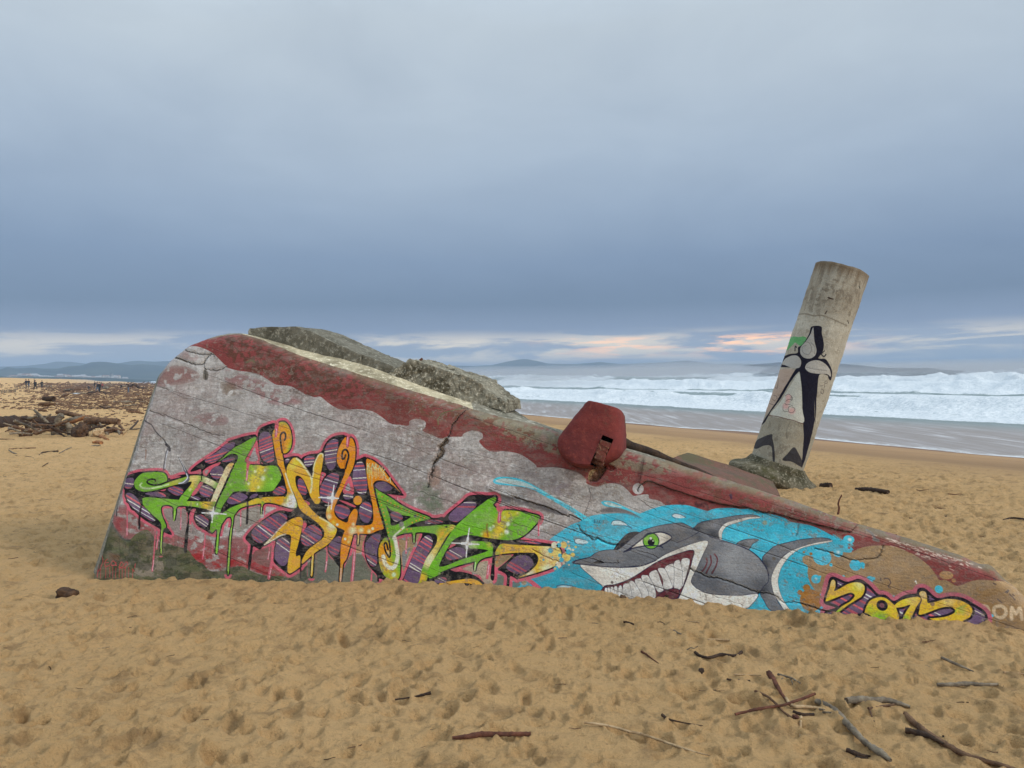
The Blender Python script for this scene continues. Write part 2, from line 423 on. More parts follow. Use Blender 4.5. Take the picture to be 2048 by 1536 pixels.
# --- backgrounds
C.rgb[:] = lin((112, 55, 53)); C.a[:] = 1
n1 = fnoise(CH, CW, 260, 420, 5, 0.6, 21); n2_ = fnoise(CH, CW, 60, 110, 4, 0.6, 22); nf = fnoise(CH, CW, 7, 7, 2, 0.7, 23)
m = sstep(0.42, 0.75, n1*0.6+n2_*0.4)[..., None]; C.rgb = (C.rgb*(1-0.35*m)+lin((84, 52, 42))*0.35*m).astype(np.float32)
TOPE = "Z 414,674 469,666 540,690 620,722 700,748 760,766 850,792 935,822 1000,845 1060,868 1120,884 1250,902 1300,920 1380,950 1454,975 1558,1004 1640,1035 1720,1062 1811,1090 1922,1122 1985,1150 2040,1190 2060,1150 1990,1100 1800,1030 1500,940 1300,870 1120,820 950,780 800,740 650,690 500,640 430,650"
C.poly(TOPE, (100, 84, 66), al=0.5, grow=3, soft=6)
TOPEW = TOPE
# grey whitewash
GREYP = ("Z 100,1400 100,900 280,740 345,712 T 355,385 440,350 520,330 640,350 760,400 830,450 920,540 980,595 1000,615 1130,650 1300,670 1400,700 1500,760 1620,830 1800,850 1950,930 2048,1000 "
 "U 60,725 140,755 200,750 290,820 400,875 560,870 700,890 800,950 880,1010 980,1025 1060,1030 1070,985 1140,965 1220,990 1220,1050 1195,1080 1300,1130 1380,1160 1440,1140 1570,1140 1600,1110 1680,1080 1770,1100 1785,1150 1750,1190 1850,1280 2000,1280 "
 "P 60,750 200,755 330,765 450,800 560,870 630,930 650,955 850,950 1000,975 1150,1020 1240,1100 1250,1150 1370,1190 1500,1150 1650,1160 1750,1230 1820,1300 1900,1290 2000,1285 "
 "I 1220,-20 1330,5 1400,45 1400,110 1000,400 Z 1250,1300 1000,1400")
gm = C.poly(GREYP, (152, 149, 147))
gx0, gy0, gmask = gm
GM = np.zeros((CH, CW), np.float32); GM[gy0:gy0+gmask.shape[0], gx0:gx0+gmask.shape[1]] = gmask
ns = fnoise(CH, CW, 26, 190, 4, 0.62, 31)                       # brushed streaks
sp_ = sstep(0.40, 0.70, ns*0.45+n1*0.55)
C.rgb = (C.rgb*(1-(0.34*sp_*GM)[..., None])+lin((112, 98, 98))*(0.34*sp_*GM)[..., None]).astype(np.float32)
warm = sstep(0.5, 0.8, fnoise(CH, CW, 120, 150, 5, 0.62, 33))*GM
C.rgb = (C.rgb*(1-(0.3*warm)[..., None])+lin((128, 100, 98))*(0.3*warm)[..., None]).astype(np.float32)
pale = sstep(0.58, 0.8, fnoise(CH, CW, 70, 130, 5, 0.65, 35))*GM
C.rgb = (C.rgb*(1-(0.4*pale)[..., None])+lin((182, 179, 176))*(0.4*pale)[..., None]).astype(np.float32)
# rough mottling and trowel marks all over the whitewash
for cy_, cx_, sd_, lo_, hi_, cc_, aa_ in ((11, 16, 36, .52, .72, (108, 102, 98), .45), (7, 9, 37, .56, .72, (186, 183, 180), .5), (34, 9, 38, .54, .74, (122, 112, 108), .45), (5, 34, 39, .56, .72, (112, 104, 100), .4), (40, 60, 34, .55, .7, (120, 104, 100), .45)):
    mm_ = sstep(lo_, hi_, fnoise(CH, CW, cy_, cx_, 3, 0.65, sd_))*GM*aa_*(0.35+0.9*n1)
    C.rgb = (C.rgb*(1-mm_[..., None])+lin(cc_)*mm_[..., None]).astype(np.float32)
# red rubbed patches, top left
def patch(st, col, al, seed, cut=0.5, cy=24, cx=34, soft=14):
    p = C.pts(st); f = C.fill(p, 3)
    if f is None: return
    x0, y0, mm = f; g = C.stroke(np.vstack([p, p[:1]]), 1, soft*C.sc); 
    nn = fnoise(mm.shape[0], mm.shape[1], cy, cx, 4, 0.62, seed)
    # fade towards the patch border
    gg = np.zeros_like(mm); ox, oy = g[0]-x0, g[1]-y0
    sy0, sx0 = max(0, oy), max(0, ox); hh = min(mm.shape[0]-sy0, g[2].shape[0]-max(0, -oy)); ww = min(mm.shape[1]-sx0, g[2].shape[1]-max(0, -ox))
    gg[sy0:sy0+hh, sx0:sx0+ww] = g[2][max(0, -oy):max(0, -oy)+hh, max(0, -ox):max(0, -ox)+ww]
    mk = mm*(1-gg*0.9)*sstep(cut-0.12, cut+0.12, nn); C.comp(x0, y0, mk.astype(np.float32), col, al)
patch("T 60,820 120,690 250,600 400,580 560,640 640,720 520,800 300,840 120,860", (112, 78, 74), 0.85, 41, 0.38)
patch("T 960,640 1200,700 1400,760 1700,900 1900,1000 1950,1080 1700,1100 1500,1060 1300,920 1000,860", (120, 84, 84), 0.8, 42, 0.45)
patch("T 560,1240 800,1180 1000,1250 980,1340 800,1360 600,1340", (122, 100, 98), 0.9, 43, 0.3)
patch("T 900,800 1100,820 1100,960 960,980", (96, 80, 66), 0.8, 44, 0.4)
patch("T 680,640 740,660 740,760 680,760", (60, 54, 40), 0.8, 45, 0.3, soft=4)
patch("T 300,380 520,400 620,470 560,530 340,470", (128, 100, 98), 0.6, 46, 0.45)
patch("E 1600,1000 2048,1050 2048,1500 1700,1400", (92, 100, 84), 0.65, 47, 0.42)
patch("G 60,0 300,160 420,420 200,440 0,200", (92, 104, 84), 0.6, 48, 0.42)
patch("E 1850,780 2048,700 2048,1050 1880,1060", (138, 112, 100), 0.8, 49, 0.3)
patch("P 780,1100 1080,1180 1060,1300 880,1300 780,1200", (108, 100, 106), 0.8, 50, 0.4)
patch("P 0,1250 300,1300 700,1400 1000,1500 900,1536 500,1430 150,1360", (92, 88, 90), 0.85, 51, 0.3, soft=5)
patch("P 0,1000 500,1000 900,1100 1100,1300 600,1250 200,1150", (132, 124, 124), 0.6, 52, 0.4, cy=10, cx=60)
C.line("A 615,510 612,600 600,680", 1.3, (120, 72, 40), 0.75, soft=2, w2=0.8)
C.spot(('A', 612, 520, 22, (110, 58, 30), 0.8))
patch(TOPE, (96, 88, 68), 0.85, 140, 0.40, cy=14, cx=22, soft=12)
patch("Z 430,668 480,660 560,690 700,745 760,770 720,800 600,790 540,760 470,730", (70, 50, 38), 0.75, 141, 0.48, cy=12, cx=14, soft=16)
patch("Z 700,742 950,815 1120,875 1120,910 940,860 800,815", (84, 66, 48), 0.6, 142, 0.5, cy=12, cx=18, soft=10)
patch("Z 1420,960 1720,1060 1700,1050 1500,1030 1380,975", (84, 62, 48), 0.55, 143, 0.5, cy=12, cx=18, soft=8)
patch("Z 940,822 1120,868 1250,902 1330,925 1330,950 1180,925 1040,885", (112, 106, 88), 0.8, 144, 0.38, cy=12, cx=18, soft=10)
# dirty red and olive foot
patch("Z 190,1160 225,1020 300,1020 330,1040 400,1080 470,1070 520,1080 560,1120 600,1150 640,1160 640,1180 180,1180", (120, 66, 66), 0.85, 53, 0.36, soft=16)
patch("C 0,250 300,330 700,480 900,620 1250,560 1600,620 2048,700 D 400,760 560,1000 900,1100 1150,1260 900,1320 300,1140 0,1170 C 1700,1180 1400,930 1000,740 700,560 400,560 200,640", (128, 60, 62), 0.9, 54, 0.36, soft=6)
patch("C 1250,880 1600,860 2048,900 D 200,950 450,1060 520,1180 300,1140 0,1170 C 1750,1190 1450,1060", (136, 30, 32), 0.8, 55, 0.35, soft=6)
patch("D 560,1060 900,1080 1150,1270 800,1280 560,1200", (132, 44, 46), 0.8, 56, 0.35, soft=5)
OLP = "Z 150,1200 186,1110 C 0,410 80,480 200,640 320,680 430,590 530,530 640,510 740,620 850,720 960,740 1200,800 1340,850 1420,960 1500,1040 1600,1090 1690,1190 1800,1220 2000,1190 D 0,1165 130,1170 300,1130 420,1140 500,1190 640,1250 850,1300 1000,1290 1180,1310 1280,1240 1380,1190 1560,1030 1650,900 1850,960 2048,1090 F 60,780 140,800 200,900 350,1040 530,850 600,850 730,860 830,1060 960,1180 1000,1280 1020,1320 Z 760,1200 400,1240"
C.poly(OLP, (74, 78, 52), al=0.95)
C.poly("D 1180,1310 1380,1190 1560,1030 1650,900 1850,960 2048,1090 F 60,780 140,800 200,900 350,1040 530,850 600,850 730,860 830,1060 960,1180 1000,1280 1020,1320 D 1200,1420", (94, 96, 84), al=0.9)
patch(OLP, (98, 88, 70), 0.7, 57, 0.55, soft=1)
patch("C 300,1000 700,900 900,1050 850,1300 400,1300 250,1150", (128, 116, 104), 0.7, 58, 0.52, soft=8)
patch("C 0,900 250,980 300,1100 0,1050 Z 195,1120", (98, 62, 46), 0.6, 59, 0.4, soft=6)
patch(OLP, (38, 44, 32), 0.6, 60, 0.62, soft=1)
C.line("C 0,420 90,500 200,650 320,690", 3, (70, 76, 76), 0.6, soft=4)
for s_ in ("C 0,660 60,680 150,740", "C 150,660 160,1000", "C 0,900 80,930 150,1020 100,1040 0,950", "C 200,850 240,720 250,820 260,720", "C 420,820 340,800 320,930 400,930 400,880", "C 450,660 480,830 540,800 480,650", "C 950,820 965,1120", "C 1180,640 1150,900 1130,1100 1250,1110 1380,1060", "C 280,680 420,720 600,760 720,780"):
    C.line(s_, 0.7, (34, 32, 26), 0.55)
# --- pink drippy tag at the foot
TAGP = (164, 62, 66)
for s_ in ("Z 190,1122 196,1110 204,1122 196,1142 190,1142", "Z 192,1112 193,1153", "Z 214,1118 208,1124 209,1134 216,1131", "Z 209,1126 215,1125", "C 0,1080 40,1040 90,1100 20,1120 0,1080", "C 90,1070 80,1110 100,1120", "C 140,1150 180,1060 220,1120 150,1160 240,1160", "C 220,1110 270,1060 290,1100 230,1160", "C 420,1090 410,1160", "C 370,1180 400,1220"):
    C.line(s_, 0.9, TAGP, 0.85)
for x, a, b in ((194, 1140, 1156), (200, 1130, 1157), (210, 1130, 1156), (218, 1128, 1154), (224, 1130, 1157), (230, 1136, 1157), (237, 1135, 1156), (243, 1140, 1158), (249, 1134, 1157), (256, 1135, 1158), (264, 1138, 1156)):
    C.line([(x, a), (x, (a+b)/2), (x+0.5, b)], 0.7, TAGP, 0.8)
# --- blue field
BLUEP = ("H 850,1420 870,1240 980,1200 1180,1160 1380,1060 1620,950 1560,620 1520,520 1700,380 1900,240 I 0,440 150,340 280,290 300,250 430,215 600,190 850,180 1000,200 1090,185 1200,140 1330,100 1430,75 1600,65 1750,75 1900,120 2000,150 "
 "J 230,155 330,120 450,110 600,110 700,125 850,120 1000,170 1200,215 1300,250 1380,300 1500,320 1650,350 1800,410 1950,490 K 560,70 700,150 830,250 915,350 880,375 850,800 Z 1700,1340 1300,1300")
nb = fnoise(CH, CW, 50, 160, 4, 0.6, 61)
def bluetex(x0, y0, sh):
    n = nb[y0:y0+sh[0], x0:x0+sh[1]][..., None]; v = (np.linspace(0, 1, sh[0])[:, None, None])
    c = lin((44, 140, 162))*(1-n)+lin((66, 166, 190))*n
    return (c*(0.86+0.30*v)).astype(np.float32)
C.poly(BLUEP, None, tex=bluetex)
C.poly("Z 1060,1172 1130,1110 1230,1150 1290,1190 1240,1240 1050,1220", (40, 120, 140), al=0.45, grow=3, soft=8)
# olive/grey scraps below the green letter
C.poly("H 620,1120 800,1140 830,1250 980,1200 1000,1330 620,1330", (86, 96, 84), al=0.85)
C.spot(('H', 1090, 1240, 60, (150, 120, 82), 0.9, 0.4)); C.poly("H 1000,1300 1200,1290 1300,1340 1000,1360", (50, 150, 170))
C.poly("H 1680,1290 1850,1290 2000,1340 1700,1360", (150, 175, 180)); C.line("H 1650,1300 1750,1278 1900,1295 2010,1345", 0.9, (30, 60, 90), 0.8)
# --- spurts of water
C.poly("P 100,1120 150,1075 280,1070 450,1100 650,1200 850,1320 1050,1430 1220,1540 I 430,260 400,310 330,290 180,180 0,70 P 900,1400 700,1290 550,1210 350,1180 150,1160", (66, 172, 194))
C.poly("P 130,1125 200,1090 330,1095 520,1150 640,1220 450,1180 280,1155", (172, 184, 180), al=0.9)
C.line("P 300,1100 480,1140 640,1215 800,1300 1000,1410", 0.9, (140, 200, 210), 0.6, soft=2)
C.poly("I 560,140 700,105 860,130 1000,165 1110,240 950,195 760,165 600,165", (74, 70, 74), al=0.75, grow=1, soft=4)
C.poly("I 560,30 620,10 740,30 870,90 1000,150 1160,215 1110,240 960,160 800,110 620,85", (70, 172, 194))
C.poly("I 600,45 650,25 760,60 850,100 700,85", (178, 196, 192), al=0.9)
for s_, hl in (("I 700,320 730,283 820,288 920,335 880,348 730,345", "I 700,320 730,283 840,290 980,385"), ("I 200,560 230,528 300,535 385,572 350,598 240,597", "I 350,598 240,600 198,560 230,525 360,548"), ("I 1530,220 1560,190 1640,200 1715,235 1620,250", "I 1715,240 1640,200 1560,190 1527,220 1570,250")):
    C.poly(s_, (176, 200, 204)); C.line(hl, 0.6, (36, 58, 90), 0.85)
C.line("I 730,345 870,345 975,388", 0.6, (36, 58, 90), 0.85)
for i, s_ in enumerate(("I 465,265 465,315 485,300 470,290 482,278 465,265", "I 500,315 510,275 520,315", "I 535,275 535,315", "I 552,275 537,295 555,315", "I 568,278 568,315", "I 600,285 585,285 598,305 580,315")):
    C.line(s_, 0.55, (44, 66, 84), 0.75, smooth=False)
# --- brown paint
BRP = ("K 40,500 60,450 150,435 230,460 260,430 350,385 450,370 600,365 700,370 850,385 1000,320 1150,280 1350,265 1600,280 1850,370 L 0,185 150,240 300,340 430,450 530,580 600,680 700,680 800,730 900,785 1000,760 1150,700 1300,680 1500,690 1700,710 1850,750 2048,900 2400,1200 2400,1700 0,1700 "
 "K 1000,1700 500,1440 640,1330 440,1300 390,1110 310,1090 240,1010 170,900 130,750 130,620 60,570")
nbr = fnoise(CH, CW, 60, 90, 5, 0.6, 63)
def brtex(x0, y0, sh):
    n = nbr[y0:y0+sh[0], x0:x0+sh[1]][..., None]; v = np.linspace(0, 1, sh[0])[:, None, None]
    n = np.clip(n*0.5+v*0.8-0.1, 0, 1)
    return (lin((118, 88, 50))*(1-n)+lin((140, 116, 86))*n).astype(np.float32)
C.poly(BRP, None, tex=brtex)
for sp in (('K', 375, 465, 108, (58, 158, 182), 1, 1, 1.1), ('K', 650, 385, 68, (62, 164, 188), 1, 0.8), ('K', 650, 380, 38, (190, 210, 214), .8), ('K', 830, 165, 60, (64, 166, 190), 1, 0.9, 1.25), ('K', 845, 165, 38, (200, 214, 216), .85),
           ('K', 880, 255, 20, (64, 166, 190), 1, 1), ('K', 525, 595, 22, (64, 166, 190), 1, 1), ('K', 940, 600, 74, (58, 160, 184), 1, 1), ('K', 1060, 590, 32, (58, 160, 184), 1, 1), ('K', 1070, 635, 20, (58, 160, 184), 1, 1),
           ('K', 270, 840, 60, (62, 160, 184), 1, 1), ('K', 272, 836, 30, (170, 196, 196), .8), ('K', 340, 798, 16, (62, 160, 184), 1, 1), ('K', 1190, 840, 42, (58, 160, 184), 1, 1, 1.1), ('K', 1250, 828, 22, (58, 160, 184), 1, 1), ('K', 740, 790, 17, (80, 150, 160), 1, 1),
           ('K', 1590, 1140, 20, (80, 160, 170), 1, 1), ('L', 590, 840, 50, (66, 164, 186), 1, 1), ('L', 1490, 1290, 20, (66, 164, 186), 1, 1, 1.3),
           ('K', 115, 990, 48, (140, 96, 44), 1, 1), ('K', 185, 1200, 146, (136, 92, 40), 1, 1, 0.97), ('K', 0, 1068, 34, (138, 94, 44), 1, 1), ('K', 65, 380, 15, (138, 94, 44), 1, 1), ('K', 185, 408, 20, (138, 94, 44), 1, 1), ('K', 310, 1080, 22, (138, 94, 44), 1, 1), ('K', 835, 305, 15, (140, 60, 60), 1, 1),
           ('L', 715, 600, 54, (150, 116, 78), 1, 1, 1.55), ('L', 845, 690, 26, (146, 104, 66), 1, 1), ('K', 1140, 600, 40, (86, 76, 62), .7, .3), ('L', 190, 705, 14, (200, 196, 188), 1, .8), ('L', 205, 735, 10, (200, 196, 188), 1, .8)):
    C.spot(sp)
for s_ in ("K 1430,830 1500,830 1540,900 1500,960 1540,990", "K 1310,1090 1390,1030 1420,1040", "L 1520,650 1560,685", "L 1510,735 1560,755", "L 1590,1010 1660,1070", "L 1720,890 1780,860 1750,900", "L 1790,920 1840,970 1890,1020", "L 1850,930 1880,950", "K 1370,820 1375,860"):
    C.line(s_, 0.9, (50, 44, 56), 0.75)
for s_ in ("L 1330,1120 1410,1140 1440,1200", "L 1630,1120 1545,1150 1530,1230 1580,1310 1670,1320 1730,1260 1720,1170 1640,1120", "L 1830,1350 1830,1150 1900,1260 1970,1160 2010,1350", "L 2080,1150 2140,1340"):
    C.line(s_, 2.4, (184, 164, 136), 0.75, soft=1.5)
# white scrapes on the red ridge, right
for k in range(90):
    x = rng.uniform(1740, 1960); yb = 1066+(x-1740)*0.30; y = yb+rng.uniform(-2, 26)*(rng.random()**1.3); L_ = rng.uniform(2, 10)
    C.line([(x, y), (x+L_, y+L_*0.33+rng.uniform(-1, 1))], rng.uniform(0.3, 0.9), (178, 160, 146), rng.uniform(0.3, 0.8))
for k in range(260):
    x = rng.uniform(430, 2000); y0_ = np.interp(x, [430, 700, 950, 1250, 1600, 2000], [700, 790, 850, 950, 1040, 1170]); y = y0_+rng.uniform(-30, 60)
    C.spot(('Z', x, y, rng.uniform(0.7, 1.8), (150, 106, 100) if rng.random() < .6 else (70, 74, 50), 0.55))
C.line("K 1150,0 1230,60 1290,170", 1.8, (90, 86, 84), 0.8); C.line("K 1260,160 1330,180", 2.6, (98, 96, 92), 0.8)
C.line("P 1820,1180 1700,1170 1550,1130 1450,1090", 1.0, (56, 40, 46), 0.6, soft=3); C.line("P 1240,1060 1100,1000 900,945 660,940", 0.9, (60, 44, 48), 0.55, soft=2.5)
C.spot(('P', 1880, 1215, 58, (164, 160, 160), 1, 1))
for s_ in ("I 1460,30 1490,50", "I 1630,30 1660,60 1690,40", "I 1850,60 1870,90 1900,60 1960,90", "J 80,40 120,90 170,50 220,60 250,130", "J 270,20 300,30"):
    C.line(s_, 2.0, (52, 36, 40), 0.6, soft=2.5)
C.spot(('Z', 1461, 991, 4, (40, 36, 60), .8, .3)); C.spot(('Z', 1462, 996, 3, (40, 36, 60), .8, .3))
C.line("T 1240,540 1300,520 1330,540", 2.2, (80, 100, 60), .5, soft=3); C.line("U 1350,960 1400,910 1500,880 1560,860", 0.7, (70, 96, 60), .8); C.line("U 1350,1020 1345,970", 1.2, (80, 110, 70), .6, soft=2)
C.spot(('P', 720, 590, 70, (140, 110, 104), .6))
# ------------------------------------------------------------------ letters
blacks = [
 "A 170,1060 200,1010 300,950 430,910 560,885 900,885 990,1000 1220,940 1380,930 1560,935 1720,1000 1860,1080 1800,1420 1180,1440 700,1420 640,1400 600,1536 400,1536 310,1400 255,1300 250,1200 190,1140",
 "C 290,10 340,75 480,235 620,350 820,470 880,505 880,390 720,240 560,80 540,0",
 "A 1375,872 1480,775 1620,680 1800,560 1960,435 2048,370 B 150,455 280,412 420,370 560,342 615,350 620,420 600,480 300,830 240,900 0,1340 A 1700,1130 1850,1085 1650,980 1580,960 1575,1030 1550,1020 1560,960 1555,840 1450,865",
 "B 660,300 700,230 800,180 900,150 940,160 945,230 920,400 980,800 1000,870 740,860 700,780 660,650 645,450",
 "B 270,1305 560,1310 870,1300 960,1220 1050,1050 1140,1300 1100,1390 900,1400 650,1435 470,1500 400,1536 D 300,90 150,150 20,260 0,200 B 60,1536 180,1370",
 "C 1320,110 1700,150 1800,250 1730,430 1720,560 1640,520 1500,440 1440,330 1440,240 1470,150 1390,160 1350,250 1330,230",
 "C 1325,110 1350,250 1335,600 1315,870 1292,897 1275,850 1292,600 1325,400 1335,250",
 "B 1060,670 1090,735 1250,710 1340,715 1395,755 1430,720 1550,675 1720,645 1800,510 E 60,400 130,280 240,200 400,175 440,215 500,215 560,240 610,420 610,600 680,585 800,568 850,900 900,1200 F 930,100 925,280 870,360 620,360 480,310 400,420 400,500 350,640 350,1040 220,900 140,800 120,690 D 1850,770 1640,890 1560,970 1390,1100 1370,1150 1200,1255 1150,1240 960,1090 920,1000 930,860 950,690 760,780 690,838 640,812 570,800 545,1000 510,1185 492,1100 535,800 520,740 450,660 480,590 600,450 750,330 940,210 1060,185 1200,205 1300,120 B 1290,1500 1140,1050 1090,850",
 "E 915,1050 930,980 1000,945 1120,960 1240,1030 1375,1150 1420,1200 1300,1190 1180,1175 1060,1150 1000,1120",
 "G 380,580 500,470 700,310 860,183 1180,183 1290,177 1325,230 1250,340 620,690 430,690 0,705 0,620 180,580",
 "G 560,950 650,890 780,855 900,860 1100,895 1400,935 1550,945 1650,930 1900,960 2048,985 H 1640,600 1640,628 1300,612 720,575 660,610 610,690 600,770 580,900 575,1150 555,1200 525,1140 545,900 570,760 560,640 520,570 400,540 G 860,962 820,1080 1125,1115 1120,1140 700,1275 450,1375 350,1395 320,1370 400,1200 500,1030",
 "H 650,1010 780,900 900,790 970,730 1250,730 1345,810 1335,900 1280,970 1000,1165 960,1168 860,1120 840,1180 828,1315 798,1315 808,1150 780,1090 700,1040",
 "G 330,1510 480,1455 600,1490 H 0,1060 200,1110 350,1200 425,1320 0,1330 F 1800,1350 1830,1200 1900,1255 2048,1200",
 "F 780,560 850,490 1090,390 1115,430 1150,540 1080,580 1010,700 995,850 1020,1050 1080,1180 1180,1290 1012,1250 985,1295 970,1190 850,1060 780,900 755,720",
 "F 1750,466 1920,480 1995,520 1995,620 1800,930 1670,1350 1408,1350 1450,1200 1600,830 1740,540",
 "F 1470,385 1700,280 1880,225 1990,230 G 400,560 600,690 0,705",
 "C 915,490 960,465 1055,580 1010,580 915,535",
 "E 795,570 850,580 800,620",
]
GT = (118, 160, 60)
curl = "A 420,1120 415,1060 460,990 540,920 640,895 780,888 900,900 950,940 972,1000 960,1050 930,1085 1100,1030 1230,990 1360,955 1520,950 1660,985 1850,1085 1800,1170 1700,1110 1560,1050 1530,1058 1310,1385 1180,1365 1400,1068 1250,1085 1150,1100 1000,1140 850,1180 700,1215 560,1222 450,1180"
